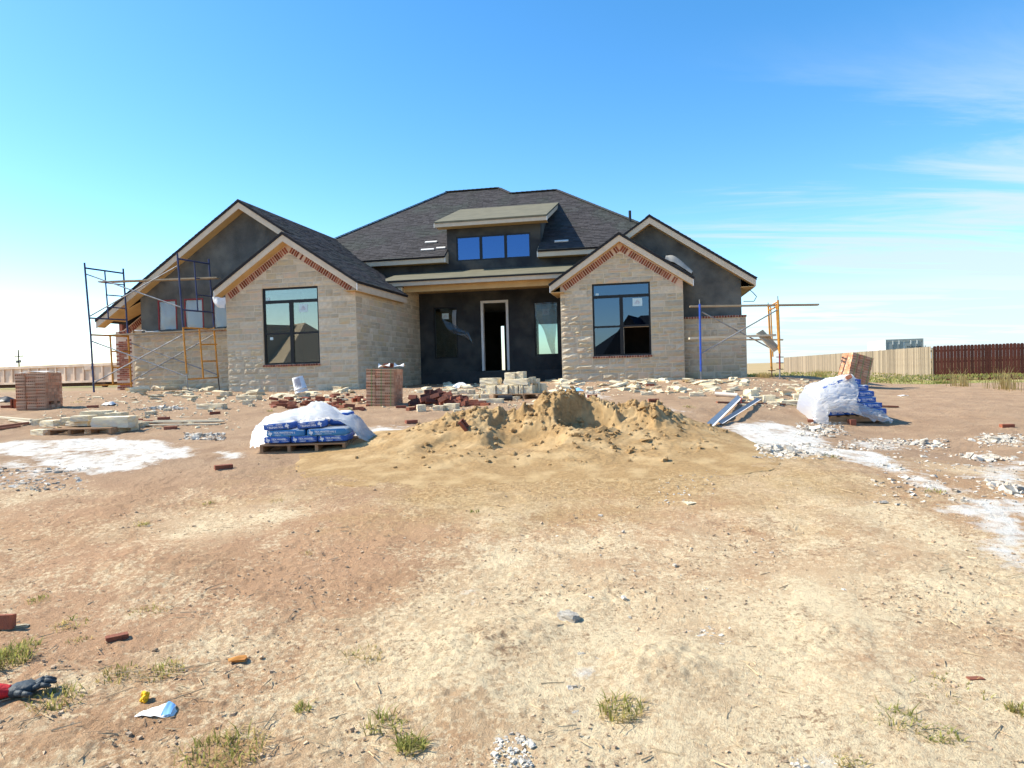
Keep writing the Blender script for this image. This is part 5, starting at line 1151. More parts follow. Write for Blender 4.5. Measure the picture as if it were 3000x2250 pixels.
fB2 = loft(rowsB2, 60, 50, .06, 93); o2 = fB2.build('trailing_flap', M['filmclear'], o, smooth=True)
rowsB3 = [[(xB(2420), .12, .64), (xB(2416), .4, .70), (xB(2412), .8, .6), (xB(2410), 1.05, .02)], [(xB(2470), .14, .74), (xB(2468), .4, .80), (xB(2470), .8, .62), (xB(2470), 1.08, .02)], [(xB(2514), .22, TP + .07), (xB(2514), .45, TP + .03), (xB(2520), .8, .6), (xB(2520), 1.1, .02)], [(xB(2545), .3, .66), (xB(2545), .5, .66), (xB(2560), .8, .5), (xB(2580), 1.08, .02)]]
loft(rowsB3, 50, 50, .07, 95).build('top_flap', M['plastic'], o, smooth=True)
for px, py, lab in ((2380, 1239, 'red brick holding down the plastic at the left of the farther pallet'), (2502, 1245, 'upright brick end standing before the farther pallet'), (2500, 1140, 'red brick weighing down the plastic on top of the farther pallet')):
    o = link('brick', BR_LOOSE); o.rotation_euler = (0, 0, R(80 if px != 2380 else 70))
    if py < 1200: o.location = (gB.x + xB(2500), gB.y + .12, gB.z + TP - .01); o.rotation_euler = (R(-25), R(10), R(70))
    else: p = gnd(px, py); o.location = (p.x, p.y + .08, p.z - .004)
    if px == 2502: o.scale = (1, 1.05, 1.6)
    tag(o, lab, 'brick')

# ================================================================== LIMESTONE BLOCKS
def block(px0, px1, pyb, pyt, label, depth=.22, rz=0., lift=0., Yadd=0., group='limestone blocks', mesh=None, tilt=(0, 0), mk=None, name='limestone_block'):
    """block whose front foot is at the photo point; lift = height of what it rests on"""
    d = ray((px0 + px1) / 2, pyb)
    g = gnd((px0 + px1) / 2, pyb + lift / mpp(12)) if lift else gnd((px0 + px1) / 2, pyb)
    Y = g.y + Yadd; k = mpp(Y); w = (px1 - px0) * k; h = (pyb - pyt) * k
    x = g.x / g.y * Y
    z = float(G(x, Y)) + lift if not lift else CZ + d.z / d.y * Y
    o = link(name, mesh or rng.choice(BLOCKS)); o.scale = (w, depth, max(h, .03)); o.rotation_euler = (tilt[0], tilt[1], rz - rng.uniform(.05, .3)); o.location = (x, Y + depth / 2, z - .012)
    return tag(o, label, 'stone block', group)
c8 = lambda x: x * .18083; r8 = lambda y: 1000 + y * .18083
gP = gnd(235, 1275)
pallet('low wooden pallet of limestone offcuts at the far left', (gP.x, gP.y - .02, gP.z), 0, 300 * mpp(gP.y) * .62, .9, .11, True)
LBk = 'limestone blocks on and around the left pallet'
for x0, x1, yb, yt, lab, dep, lf, rz in (
 (515, 640, 1355, 1255, 'small square block on the left end of the left pallet', .2, .11, 0), (640, 930, 1372, 1272, 'smooth white block second from the left on the left pallet', .25, .11, .02),
 (930, 1080, 1345, 1230, 'slanting block leaning behind the smooth white one on the left pallet', .3, .11, .5), (1045, 1500, 1362, 1285, 'long flat block lying under another on the left pallet', .26, .11, -.02),
 (1140, 1465, 1290, 1195, 'white block on top of the long flat block on the left pallet', .24, .20, -.05), (1470, 2090, 1400, 1215, 'largest rough-topped block at the right end of the left pallet', .34, .10, .06),
 (1700, 1970, 1225, 1145, 'pale block behind the largest rough one on the left pallet', .26, .22, .1), (1300, 1740, 1215, 1120, 'slab behind the others on the left pallet', .25, .22, .2),
 (1545, 1940, 1485, 1385, 'grey block on the ground under the largest rough one', .26, 0, 0), (1365, 1540, 1500, 1405, 'small grey block on the ground at the front middle of the left pallet', .2, 0, .1),
 (1950, 2150, 1450, 1362, 'small grey block at the right foot of the left pallet', .2, 0, -.1), (475, 765, 1522, 1420, 'grey block on the ground before the left pallet', .2, 0, -.15),
 (2150, 2330, 1400, 1300, 'yellowish block just right of the left pallet', .2, 0, .1)):
    block(c8(x0), c8(x1), r8(yb), r8(yt), lab, dep, rz, lf, .08 if lf else 0, LBk)
# stone stack on its pallet before the porch
cx_ = lambda x: 1200 + x * .23508; cy_ = lambda y: 1060 + y * .23508
gS = gnd(cx_(1330), cy_(470)); kS = mpp(gS.y)
pallet('dark pallet under the stacked limestone before the porch', (gS.x, gS.y, gS.z - .01), -.3, 600 * .23508 * kS, .9, .13, True)
def sblock(x0, x1, yb, yt, lab, Yadd, dep=.22, rz=0, lit=True):
    Y = gS.y + Yadd + .16 - .26 * ((cx_(x0) + cx_(x1)) / 2 - cx_(1330)) * kS; k = mpp(Y); a, c = cx_(x0), cx_(x1); d = ray((a + c) / 2, cy_(yb)); p = Vector((0, 0, CZ)) + d * (Y / d.y)
    o = link('limestone_block', rng.choice(BLOCKS)); o.scale = ((c - a) * k, dep, (yb - yt) * .23508 * k); o.location = (p.x, Y + dep / 2, p.z - .004); o.rotation_euler = (0, 0, rz - rng.uniform(.28, .48)); tag(o, lab, 'stone block', 'limestone blocks stacked before the porch')
for i, (a, c) in enumerate(((972, 1108), (1110, 1262), (1266, 1318), (1322, 1388), (1392, 1440), (1444, 1562))): sblock(a, c, 402, 290, '%s stone from the left in the bottom row of the stack before the porch' % ('first', 'second', 'third', 'fourth', 'fifth', 'sixth')[i], .0, .3)
for i, (a, c) in enumerate(((1570, 1598), (1600, 1630), (1632, 1660), (1662, 1690))): sblock(a, c, 388, 268, 'upright slab number %s at the right end of the stack before the porch' % ('one', 'two', 'three', 'four')[i], .25, .3)
sblock(1185, 1512, 288, 206, 'long rough stone in the middle row of the stack before the porch', .02, .28); sblock(1505, 1556, 268, 188, 'small stone right of the long one in the stack before the porch', .12, .25); sblock(1562, 1612, 268, 210, 'small bright stone at the right shoulder of the stack before the porch', .2, .2)
sblock(1200, 1338, 207, 130, 'left of the two stones topping the stack before the porch', .06, .22); sblock(1342, 1442, 207, 120, 'right of the two stones topping the stack before the porch', .08, .24, .05)
sblock(892, 1130, 289, 200, 'bright split block overhanging the left end of the stack before the porch', .06, .3)
for x0, x1, yb, yt, lab, dep, rz in ((885, 990, 470, 398, 'tilted block at the left foot of the porch stack', .2, .3), (808, 882, 470, 398, 'small dark-sided block left of the porch stack', .2, -.2), (862, 1170, 520, 455, 'long low slab lying before the porch stack', .2, -.03), (1282, 1385, 470, 422, 'wood-coloured block propping the porch stack pallet', .15, 0), (875, 970, 335, 283, 'rounded stone behind the left end of the porch stack', .3, .3),
 (235, 372, 380, 343, 'flat block behind the brick heap, leftmost of the row', .3, 0), (376, 575, 382, 335, 'flat block behind the brick heap, second of the row', .3, 0), (480, 606, 412, 370, 'block leaning on the brick heap', .25, .1), (606, 724, 397, 340, 'block right of the brick heap at the back', .3, 0), (726, 806, 418, 340, 'rough block between the brick heap and the porch stack', .3, 0), (612, 800, 445, 408, 'low slab between the brick heap and the porch stack', .25, 0), (95, 200, 386, 340, 'small block behind the brick heap beside the brick pack', .2, 0),
 (82, 190, 620, 530, 'tilted pale block in front of the brick heap, leftmost', .22, .5), (300, 430, 613, 540, 'squarish pale block in front of the brick heap, middle', .22, .1), (440, 602, 606, 515, 'pale block in front of the brick heap, rightmost', .2, -.15), (545, 640, 622, 590, 'small chip in front of the brick heap', .15, .2), (1438, 1548, 585, 520, 'bright white block behind the sand pile', .2, .05)):
    block(cx_(x0), cx_(x1), cy_(yb), cy_(yt), lab, dep, rz, group='limestone blocks lying before the porch')
b = MB(); a = gnd(cx_(1105), cy_(490)); c = gnd(cx_(1282), cy_(486)); b.tube((a.x, a.y + .08, a.z + .055), (c.x, c.y + .08, c.z + .055), .065, 10); tag(b.build('charred_post', M['tarp']), 'short black post lying before the porch stack', 'post')
# single blocks across the yard
for x0, x1, yb, yt, lab, dep, rz in ((572, 658, 1200, 1182, 'long yellowish block left of the cement bags', .2, .06), (710, 734, 1186, 1171, 'small cube of stone near the white bucket', .14, .2), (728, 742, 1192, 1182, 'tiny cube of stone beside the small cube', .1, -.2), (690, 758, 1172, 1157, 'long flat block at the foot of the left wing', .25, 0), (645, 672, 1160, 1146, 'small block at the left foot of the left wing', .2, .1), (862, 898, 1163, 1151, 'flat block carrying the white bucket', .3, .05),
 (478, 496, 1204, 1195, 'small pale block on the bare soil left of the long yellowish one', .12, .1), (422, 446, 1215, 1204, 'pale boulder chip behind the left lumber', .2, .3), (610, 634, 1232, 1224, 'white chip near the left lumber ends', .1, .3),
 (1880, 1916, 1157, 1147, 'pale block alone on the soil behind the sand pile', .16, -.05), (2024, 2064, 1162, 1148, 'squarish block at the left end of the cream pipe', .2, -.1), (1990, 2020, 1168, 1161, 'flat chip left of the cream pipe', .12, -.1), (2240, 2274, 1182, 1156, 'upright grey block left of the farther pallet', .12, .05), (2331, 2362, 1171, 1152, 'grey block nearest the farther pallet', .2, -.1), (2295, 2375, 1190, 1172, 'long grey slab left of the farther pallet', .25, .05), (2205, 2240, 1174, 1160, 'pale broken block amid the right rubble', .25, .3), (2255, 2290, 1188, 1176, 'low pale block in the right rubble', .25, -.2), (2346, 2420, 1152, 1134, 'large pale slab behind the farther pallet', .35, .2), (2190, 2228, 1148, 1139, 'pale slab chip right of the blue scaffold leg', .2, .2), (2125, 2150, 1158, 1142, 'bright chunk behind the cream pipe', .2, .4), (2188, 2224, 1168, 1140, 'bright chunk right of the cream pipe', .2, .6)):
    block(x0, x1, yb, yt, lab, dep, rz, group='single limestone blocks about the yard')

# ================================================================== LOOSE BRICKS
def loose(px, py, lab, rz, rx=0., ry=0., holes=False, grp='loose bricks about the yard', sc=1., dz=0., mesh=None):
    p = gnd(px, py); o = link('brick', mesh or (BR_LOOSEH if holes else BR_LOOSE)); o.location = (p.x, p.y, p.z - .006 + dz); o.rotation_euler = (rx, ry, rz); o.scale = (sc,) * 3; return tag(o, lab, 'brick', grp)
BR_DARK = brick_mesh('brick', .2, .09, .06, 0, M['darkbrick'])
rg = random.Random(21)
for i in range(62):
    px = rg.uniform(792, 1078); py = rg.uniform(1165, 1203) if px > 860 else rg.uniform(1172, 1200); st = rg.random()
    loose(px, py, 'loose red brick ' + next(nm for x, nm in ((850, 'left of the bucket in the brick strip'), (910, 'in the brick strip right below the bucket'), (990, 'in the middle of the strip between bucket and porch brick pack'), (9999, 'at the left foot of the porch brick pack')) if px < x), rg.uniform(0, 3.1), rg.choice((0, 0, 0, 1.57)), rg.uniform(-.15, .15), rg.random() < .15, 'loose bricks strewn left of the porch brick pack', rg.uniform(.8, 1.05), rg.choice((0, 0, .055)))
for i in range(52):
    t_ = rg.random(); px = 1205 + 165 * t_ + rg.uniform(-8, 8); hgt = max(0, 1 - abs(t_ - .45) / .55); lay = rg.uniform(0, .30) * hgt; py = 1178 + rg.uniform(-6, 14)
    loose(px, py, 'dark red brick ' + ('high on' if lay > .12 else 'low in') + ' the ' + ('left' if t_ < .33 else 'middle' if t_ < .66 else 'right') + ' part of the tumbled brick heap', rg.uniform(-.6, .9), rg.uniform(.9, 1.4), rg.uniform(-.5, .3), rg.random() < .2, 'tumbled heap of bricks by the porch', 1.0, lay, BR_DARK if i % 4 else None)
for i in range(9): loose(1372 + i * 6 + rg.uniform(-4, 4), 1178 + i % 3 * 5, 'thin brick piece fanned out at the right of the brick heap', rg.uniform(-.6, -.1), 0, 0, False, 'brick pieces at the right of the heap', .95)
for x, y, rz, lab in ((1175, 1196, .1, 'brick lying at the right foot of the porch brick pack'), (1205, 1201, .9, 'white-dusted brick end beside the porch brick pack foot'), (20, 1195, .2, 'brick lying flat left of the leftmost brick pack'), (1915, 1181, .05, 'holed red brick alone on the soil behind the sand pile'), (1735, 1164, .1, 'dark brick on the soil right of the porch stack'), (630, 1214, .4, 'brown brick wedge on the soil left of the bags'), (272, 1195, .2, 'red brick in the shadow of the leftmost pack'), (655, 1375, .55, 'single dark brick on bare soil left of the near cement pallet'), (1138, 1314, .25, 'red brick lying at the left skirt of the sand pile'), (1205, 1240, .5, 'brown brick chip behind the left shoulder of the sand pile'), (343, 1874, .6, 'small pale-topped brick piece in the left foreground'), (2950, 1252, -.05, 'brick lying on the soil near the right edge'), (2858, 1995, 0, 'small brick sliver in the right foreground'), (480, 1230, .2, 'dark brick behind the left lumber ends'), (500, 1258, .3, 'half-buried brick with a white top by the left lumber'), (400, 1236, .1, 'brown brick under the left lumber'), (435, 1240, 0, 'flat brown brick right of the left pallet'), (1870, 1128, 0, 'orange brick in the rubble at the right wing'), (1838, 1130, .1, 'orange brick left of another in the rubble at the right wing'), (1905, 1131, -.1, 'third orange brick in the rubble at the right wing')):
    loose(x, y, lab, rz, holes=lab.startswith('holed'), sc=1.0 if y < 1800 else (.55 if x < 1000 else .35))
loose(33, 1196, 'brick standing on end beside the leftmost brick pack', .1, 0, R(90), True, dz=.1)
p = gnd(20, 1842); o = link('brick', BR_LOOSE); o.location = (p.x, p.y, p.z + .045); o.rotation_euler = (R(82), 0, R(4)); o.scale = (.55, .9, .7); tag(o, 'dark brick fragment standing upright at the left edge of the foreground', 'brick')
p = gnd(46, 1842); o = link('stone_chip', RUB[2]); o.location = (p.x, p.y, p.z); o.scale = (.12, .03, .02); o.rotation_euler = (0, 0, .5); tag(o, 'thin grey splinter beside the upright dark fragment', 'splinter')
x_, y_ = -.63, 9.28; o = link('brick', BR_LOOSEH); o.location = (x_, y_, pile_z(x_, y_) + .03); o.rotation_euler = (R(-58), R(52), R(8)); tag(o, 'pale holed brick lying on the upper left slope of the sand pile', 'brick'); o.scale = (1.25, .8, 1.2)

# ================================================================== RUBBLE ALONG THE HOUSE
def sized(px, size, zones, what):
    return ('large ' if size > 27 else 'mid-sized ' if size > 18 else 'small ') + what + ' ' + next(nm for x, nm in zones if px < x)
def chip(px, py, size, lab, grp, meshes=RUB, cat='stone'):
    p = gnd(px, py); k = mpp(p.y); w = size * k; o = link('stone_chip', rg.choice(meshes)); o.scale = (w * rg.uniform(.7, 1.6), w * rg.uniform(.4, 1.1), w * rg.choice((.12, .16, .22, .3, .42))); o.rotation_euler = (rg.uniform(-.25, .25), rg.uniform(-.25, .25), rg.uniform(0, 6.3)); o.location = (p.x, p.y, p.z - .015)
    return tag(o, lab, cat, grp)
ZL = ((520, 'between the legs of the left scaffold'), (660, 'before the low stone wall left of the left wing'), (770, 'below the left edge of the left wing window'), (865, 'left of the white bucket'), (960, 'right of the white bucket'), (9999, 'between the bucket and the porch brick pack'))
ZR = ((1700, 'beside the porch corner of the right wing'), (1830, 'below the left half of the right wing window'), (1930, 'below the right half of the right wing window'), (2040, 'left of the blue scaffold leg'), (2120, 'just right of the blue scaffold leg'), (9999, 'at the right end of the house front'))
for i in range(95): px, s_ = rg.uniform(400, 1060), rg.uniform(14, 34); chip(px, 1142 + rg.random() ** 1.6 * 38, s_, sized(px, s_, ZL, 'limestone offcut'), 'limestone offcuts below the left wing')
for i in range(105): px, s_ = rg.uniform(1610, 2200), rg.uniform(13, 36); chip(px, 1117 + rg.random() ** 1.8 * 34, s_, sized(px, s_, ZR, 'limestone offcut'), 'limestone offcuts below the right wing')
for i in range(40): chip(rg.uniform(2180, 2470), 1140 + rg.random() * 50, rg.uniform(10, 36), 'pale limestone offcut scattered right of the house', 'limestone offcuts right of the house')
for i in range(22): chip(rg.uniform(1240, 1430), 1130 + rg.random() * 25, rg.uniform(12, 34), 'limestone offcut in the shade before the porch', 'limestone offcuts before the porch')
for i in range(26): chip(rg.uniform(180, 640), 1160 + rg.random() * 70, rg.uniform(8, 20), 'small stone scattered on the soil at the left', 'small stones at the left')
for i in range(20): chip(rg.uniform(2200, 2560), 1112 + rg.random() * 18, rg.uniform(10, 26), 'dark stone in the shadow strip right of the house', 'stones in the shade right of the house')
# countless small chips, one mass
def scatter(name, n, fpos, sizes, m, label, seed, flat=.5, cat='gravel', tri=False, rr=.3):
    rgs = random.Random(seed); b = MB(); base_ = [rbox(1, 1, 1, rr, 1 if tri else 2, .16, 700 + i) for i in range(6)]
    P_ = [p for p in (fpos(rgs) for _ in range(n)) if p is not None]
    if len(P_[0]) == 2: P_ = gnd_many(P_)
    for p in P_:
        s_ = rgs.uniform(*sizes) * (1 if rgs.random() < .85 else 1.8); vs, fs = rgs.choice(base_); e = Euler((rgs.uniform(-.4, .4), rgs.uniform(-.4, .4), rgs.uniform(0, 6.3))).to_matrix(); sc = Vector((s_ * rgs.uniform(.7, 1.3), s_ * rgs.uniform(.6, 1.1), s_ * flat * rgs.uniform(.6, 1.3)))
        b.add([Vector(p) + e @ Vector((v[0] * sc.x, v[1] * sc.y, (v[2] - .35) * sc.z)) for v in vs], fs, rgs.random() * .99 + .005)
    o = b.build(name, m); o['kind'] = 'stuff'; o['label'] = label; o['category'] = cat; return o
def zone(px0, px1, py0, py1, bias=1.0):
    return lambda r_: (r_.uniform(px0, px1), py0 + r_.random() ** bias * (py1 - py0))
def gnd_many(P):
    P = np.array(P, float); a = ((P[:, 0] - 1500) / FPX)[:, None]; c = ((1125 - P[:, 1]) / FPX)[:, None]; D = np.array(_cr)[None] * a + np.array(_cu)[None] * c + np.array(_f)[None]; Y = np.full(len(P), 8.0); kx = D[:, 0] / D[:, 1]; kz = D[:, 2] / D[:, 1]
    for _ in range(24): Y = np.clip((G(kx * Y, Y) - CZ) / kz * .5 + Y * .5, 1.3, 80)
    return [tuple(q_) for q_ in np.stack([kx * Y, Y, G(kx * Y, Y)], -1)]
def multi(*zs): return lambda r_: r_.choice(zs)(r_)
scatter('stone_crumbs', 1700, multi(zone(390, 1080, 1138, 1185, 1.4), zone(1600, 2240, 1114, 1160, 1.5), zone(2180, 2500, 1120, 1200), zone(1060, 1620, 1125, 1200), zone(100, 700, 1150, 1260)), (.02, .06), M['rubble'], 'small limestone crumbs strewn along the foot of the house', 31, .45, tri=True)
scatter('mortar_crumbs', 1900, multi(zone(2210, 2460, 1300, 1345), zone(2330, 2470, 1238, 1280), zone(2460, 2780, 1285, 1320), zone(2560, 3000, 1320, 1480), zone(-30, 260, 1370, 1440), zone(540, 660, 1268, 1290), zone(2870, 3000, 1270, 1310)), (.012, .05), M['crust'], 'grey white crumbs of dry mortar on the lime spills', 32, .35, tri=True)
scatter('fine_chips', 700, multi(zone(1440, 1560, 2150, 2250), zone(2320, 2500, 2190, 2250), zone(1930, 2100, 1350, 1480), zone(1650, 1780, 1930, 2020), zone(2000, 2140, 1840, 1900), zone(1500, 2600, 1500, 2000)), (.008, .022), M['crust'], 'tiny white chips on the foreground soil', 33, .5, tri=True)
scatter('dirt_clods', 9000, multi(zone(-50, 3050, 1500, 2250, 1.0), zone(-50, 3050, 1350, 1800), zone(1300, 1560, 1820, 1960), zone(1860, 2010, 1850, 2010)), (.005, .016), M['clod'], 'small crumbs of soil over the foreground', 34, .6, tri=True)
def pile_pos(r_):
    x = r_.gauss(.7, 1.2); y = r_.uniform(7.6, 9.95); h = float(pile_h(np.array(x), np.array(y)))
    if h < .03 or r_.random() > .06 + h * 2.0: return None
    return (x, y, pile_z(x, y))
o = scatter('sand_clods', 1300, pile_pos, (.015, .07), M['sand'], 'lumps of caked sand on the heap', 35, .75, rr=.42); o.parent = pile; del o['category']
def straw(name, n, m, seed, label, L0, L1):
    rgs = random.Random(seed); b = MB()
    for p in gnd_many([(rgs.uniform(-50, 3050), rgs.uniform(1420, 2250)) for _ in range(n)]):
        p = Vector(p); a = rgs.uniform(0, 6.3); l_ = rgs.uniform(L0, L1); w = rgs.uniform(.001, .003); d = Vector((math.cos(a), math.sin(a), rgs.uniform(-.05, .25))) * l_; s_ = Vector((-math.sin(a), math.cos(a), 0)) * w
        p.z += .008; b.add([p - s_, p + s_, p + d + s_ * .4, p + d - s_ * .4, p + Vector((0, 0, w * 2)), p + d + Vector((0, 0, w))], [(0, 1, 5, 4), (1, 2, 5), (2, 3, 5), (3, 0, 4, 5)], rgs.random() * .99)
    o = b.build(name, m); o['kind'] = 'stuff'; o['label'] = label; o['category'] = 'straw'
straw('straw_bits', 420, M['stick'], 41, 'dry stalks and straw bits lying over the soil', .02, .12)
# stones one can tell apart in the foreground
for px, py, s_, h_, lab, m_ in ((1666, 1818, 64, .55, 'largest grey-white rock in the middle foreground', 0), (1705, 1922, 30, .7, 'rounded grey rock below the largest one', 1), (1588, 1958, 14, .7, 'small grey pebble left of the rounded rock', 2), (1888, 2034, 34, .6, 'crumbly white rock left of its neighbour beside the grass tuft', 3), (1922, 2052, 32, .7, 'angular white rock right of its neighbour beside the grass tuft', 4), (2438, 2088, 40, .6, 'dark grey rock in the right foreground', 5), (1704, 2152, 38, .25, 'flat white flake in the lower foreground', 6), (1664, 2176, 20, .5, 'round white pebble below the flat white flake', 7), (1409, 2044, 22, .4, 'white chip in the lower middle foreground', 8), (1686, 2085, 34, .45, 'grey clod left of the grass tuft', 0), (2426, 2040, 16, .6, 'small white pebble above the dark grey rock', 1), (2410, 1930, 22, .35, 'flat pale flake in the right middle ground', 2), (1490, 2190, 30, .4, 'white crumbly lump at the bottom edge', 3), (186, 1642, 20, .35, 'white flake in the left middle ground', 4), (738, 1462, 16, .4, 'white chip left of the sand pile', 5), (2028, 2240, 30, .4, 'white chip at the bottom edge right of centre', 6), (2116, 2238, 30, .4, 'dark clod at the bottom edge right of centre', 7), (2536, 1547, 24, .4, 'pale chip on the open soil at the right', 8), (2985, 1588, 16, .6, 'pebble on the dirt island in the right lime spill', 1), (1845, 1805, 16, .5, 'small pebble right of the largest rock', 3), (909, 1785, 12, .6, 'small dark pebble left of centre', 2), (2018, 1472, 40, .2, 'flat pale flake right of the sand pile', 4)):
    o = chip(px, py, s_, lab, 'stones in the foreground'); o.scale = (o.scale[0] * .0 + s_ * mpp(o.location.y), s_ * .7 * mpp(o.location.y), s_ * h_ * mpp(o.location.y)); o.rotation_euler = (0, 0, rg.uniform(0, 3)); o.location.z -= .004
    if h_ >= .45: o.data = ROCK[m_ % 6]
# dried mortar heaps on the right
def mortar_heap(px, py, w, lab, n, seed):
    r2 = random.Random(seed); p = gnd(px, py); k = mpp(p.y); b = MB()
    for i in range(n * 3):
        t_ = r2.gauss(0, .3); vs, fs = rbox(1, 1, 1, .16, 2, .2, seed * 50 + i); s_ = r2.uniform(.015, .055) * (1.35 - abs(t_)) * (1 if r2.random() < .93 else 1.9); X, Y = p.x + t_ * w * k, p.y + r2.gauss(.05, .14); e = Euler((r2.uniform(-.5, .5), r2.uniform(-.5, .5), r2.uniform(0, 6))).to_matrix()
        b.add([Vector((X, Y, float(G(X, Y)) - .01)) + e @ Vector((v[0] * s_ * 1.4, v[1] * s_, v[2] * s_ * .55)) for v in vs], fs, r2.random() * .99)
    t_ = thing('mortar_heap', lab, 'mortar heap', tuple(p), group='heaps of dried mortar'); o = b.build('lumps', M['crust'], t_, tuple(-c for c in p)); o['kind'] = 'stuff'
mortar_heap(2930, 1290, 110, 'heap of dried mortar at the right edge below the single brick', 34, 1); mortar_heap(2300, 1325, 170, 'widest heap of dried mortar right of the sand pile', 44, 2); mortar_heap(2400, 1262, 110, 'low heap of dried mortar before the farther pallet', 26, 3); mortar_heap(2690, 1302, 130, 'low heap of dried mortar on the open soil at the right', 22, 4); mortar_heap(2900, 1345, 150, 'brownish heap of dried mortar below the right edge heap', 26, 5); mortar_heap(2960, 1435, 90, 'rough heap of dried mortar by the lime spill at the right edge', 22, 6); mortar_heap(480, 1198, 110, 'pale heap of dried mortar left of the long yellowish block', 30, 7); mortar_heap(2050, 1290, 50, 'white mortar lumps at the right skirt of the sand pile', 16, 8); mortar_heap(1735, 1152, 60, 'white and blue-grey mortar lumps before the right wing', 18, 9); mortar_heap(590, 1280, 70, 'low mortar crumbs left of the near cement pallet', 18, 10)

# ================================================================== LUMBER, PIPE, METAL, BUCKET
def lie(px0, py0, px1, py1, w, t, lab, m, name='board', cat='board', dz=0., grp=None):
    a, c = gnd(px0, py0), gnd(px1, py1); up = Vector((0, 0, t / 2 + .006 + dz)); return plank_thing(name, lab, a + up, c + up, w, t, M[m], cat, group=grp)
lie(380, 1249, 640, 1245, .09, .022, 'lowest of the pale boards right of the left pallet', 'palewood', grp='pale boards on the ground at the left'); lie(420, 1243, 655, 1240, .09, .022, 'middle of the pale boards right of the left pallet', 'palewood', dz=.02, grp='pale boards on the ground at the left'); lie(400, 1238, 650, 1236, .09, .022, 'uppermost of the pale boards right of the left pallet', 'palewood', dz=.01, grp='pale boards on the ground at the left')
lie(-20, 1224, 95, 1234, .08, .03, 'long pale board left of the left pallet', 'palewood'); lie(30, 1233, 95, 1241, .08, .02, 'short pale board left of the left pallet', 'palewood'); lie(-30, 1258, 85, 1243, .06, .04, 'brown lath crossing the ground at the left edge', 'redwood'); lie(-30, 1264, 60, 1252, .05, .03, 'second brown lath at the left edge', 'redwood')
lie(2100, 1182, 2300, 1188, .05, .035, 'thin red-brown lath left of the farther pallet', 'redwood'); lie(2560, 1192, 2630, 1194, .09, .03, 'red-brown board end right of the farther pallet', 'redwood'); lie(2450, 1099, 2480, 1098, .12, .04, 'white board lying in the grass by the fence', 'white')
a, c = gnd(2095, 1160), gnd(2161, 1165); b = MB(); b.tube((a.x, a.y, a.z + .045), (c.x, c.y, c.z + .045), .045, 12); tag(b.build('pipe', M['pvc'], smooth=False), 'cream plastic pipe lying among the right rubble', 'pipe')
def channel(px0, py0, px1, py1, w, lab, mt, lift):
    a, c = gnd(px0, py0), gnd(px1, py1); a.z += .02 + lift[0]; c.z += .02 + lift[1]; d = (c - a).normalized(); s_ = d.cross(Vector((0, 0, 1))).normalized(); u = s_.cross(d)
    t_ = thing('metal_trim', lab, 'metal trim', tuple(a), group='metal trim angles on the ground'); b = MB(); o_ = Vector((0, 0, 0)); L_ = c - a
    def quad(p, q_): b.add([p, q_, q_ + L_, p + L_, p + u * .004, q_ + u * .004, q_ + L_ + u * .004, p + L_ + u * .004], [(0, 1, 2, 3), (7, 6, 5, 4), (0, 4, 5, 1), (1, 5, 6, 2), (2, 6, 7, 3), (3, 7, 4, 0)])
    quad(-s_ * w + u * w * .55, o_); b.build('upper_leg', M[mt], t_); b = MB(); quad(o_ + u * .001, s_ * w * .55 - u * .0 + u * .015); b.build('lower_leg', M['ctr_white'], t_)
channel(2084, 1254, 2172, 1170, .075, 'blue-grey metal angle lying nearest the sand pile', 'metaltrim', (0, .02)); channel(2115, 1246, 2228, 1178, .06, 'darker metal angle lying beside the blue-grey one', 'darkmetal', (0, .03))
p = gnd(2172, 1186); b = MB(); b.box((0, 0, 0), (.003, .03, .14)); b.box((-.004, -.03, .09), (-.001, .03, .15)); o = b.build('marker_flag', M['tape']); o.location = p; tag(o, 'tiny red marker flag between the two metal angles', 'flag')
# bucket upside down on its block
p = gnd(880, 1163); bk = thing('bucket', 'white upside-down bucket tilted on a flat block before the left wing', 'bucket', (p.x, p.y + .12, p.z + .11), (R(3), R(-13), R(0)))
hb = 46 * mpp(p.y); n = 24; prof = [(.155, 0), (.158, .03), (.150, .035), (.150, .07), (.157, .075), (.157, .10), (.149, .105), (.128, hb * 1.0), (.122, hb * 1.02), (0, hb * 1.015)]
b = MB(); b.add([(r_ * math.cos(2 * math.pi * i / n), r_ * math.sin(2 * math.pi * i / n), z_) for r_, z_ in prof for i in range(n)], [(j * n + i, j * n + (i + 1) % n, (j + 1) * n + (i + 1) % n, (j + 1) * n + i) for j in range(len(prof) - 1) for i in range(n)]); b.build('shell', M['bucket'], bk, smooth=True)
b = MB(); vs = []
for z_, r_ in ((.13, .1465), (hb * .92, .1325)):
    for i in range(9): t_ = -math.pi / 2 - .65 + i * .15; vs.append((r_ * math.cos(t_), r_ * math.sin(t_), z_))
b.add(vs, [(i, i + 1, 9 + i + 1, 9 + i) for i in range(8)]); b.build('label_print', M['bucketlabel'], bk, smooth=True)
for k, z_ in enumerate((.16, .19, .225, .26)):
    b = MB(); vs = []
    for dz in (0, .012):
        for i in range(7): t_ = -math.pi / 2 - .55 + i * .15; rr_ = .1485 - (z_ - .1) * .10; vs.append((rr_ * math.cos(t_), rr_ * math.sin(t_), z_ + dz))
    b.add(vs, [(i, i + 1, 7 + i + 1, 7 + i) for i in range(6)]); b.build('print_line', M['bagwhite'] if k % 2 else M['ctr_grey'], bk)
b = MB(); n2 = 12
for i in range(n2): 
    t0, t1 = math.pi * i / n2, math.pi * (i + 1) / n2; b.tube((.16 * math.cos(t0), -.10 * math.sin(t0) - .03, .09 - .03 * math.sin(t0)), (.16 * math.cos(t1), -.10 * math.sin(t1) - .03, .09 - .03 * math.sin(t1)), .004, 6)
b.build('wire_handle', M['steel'], bk)
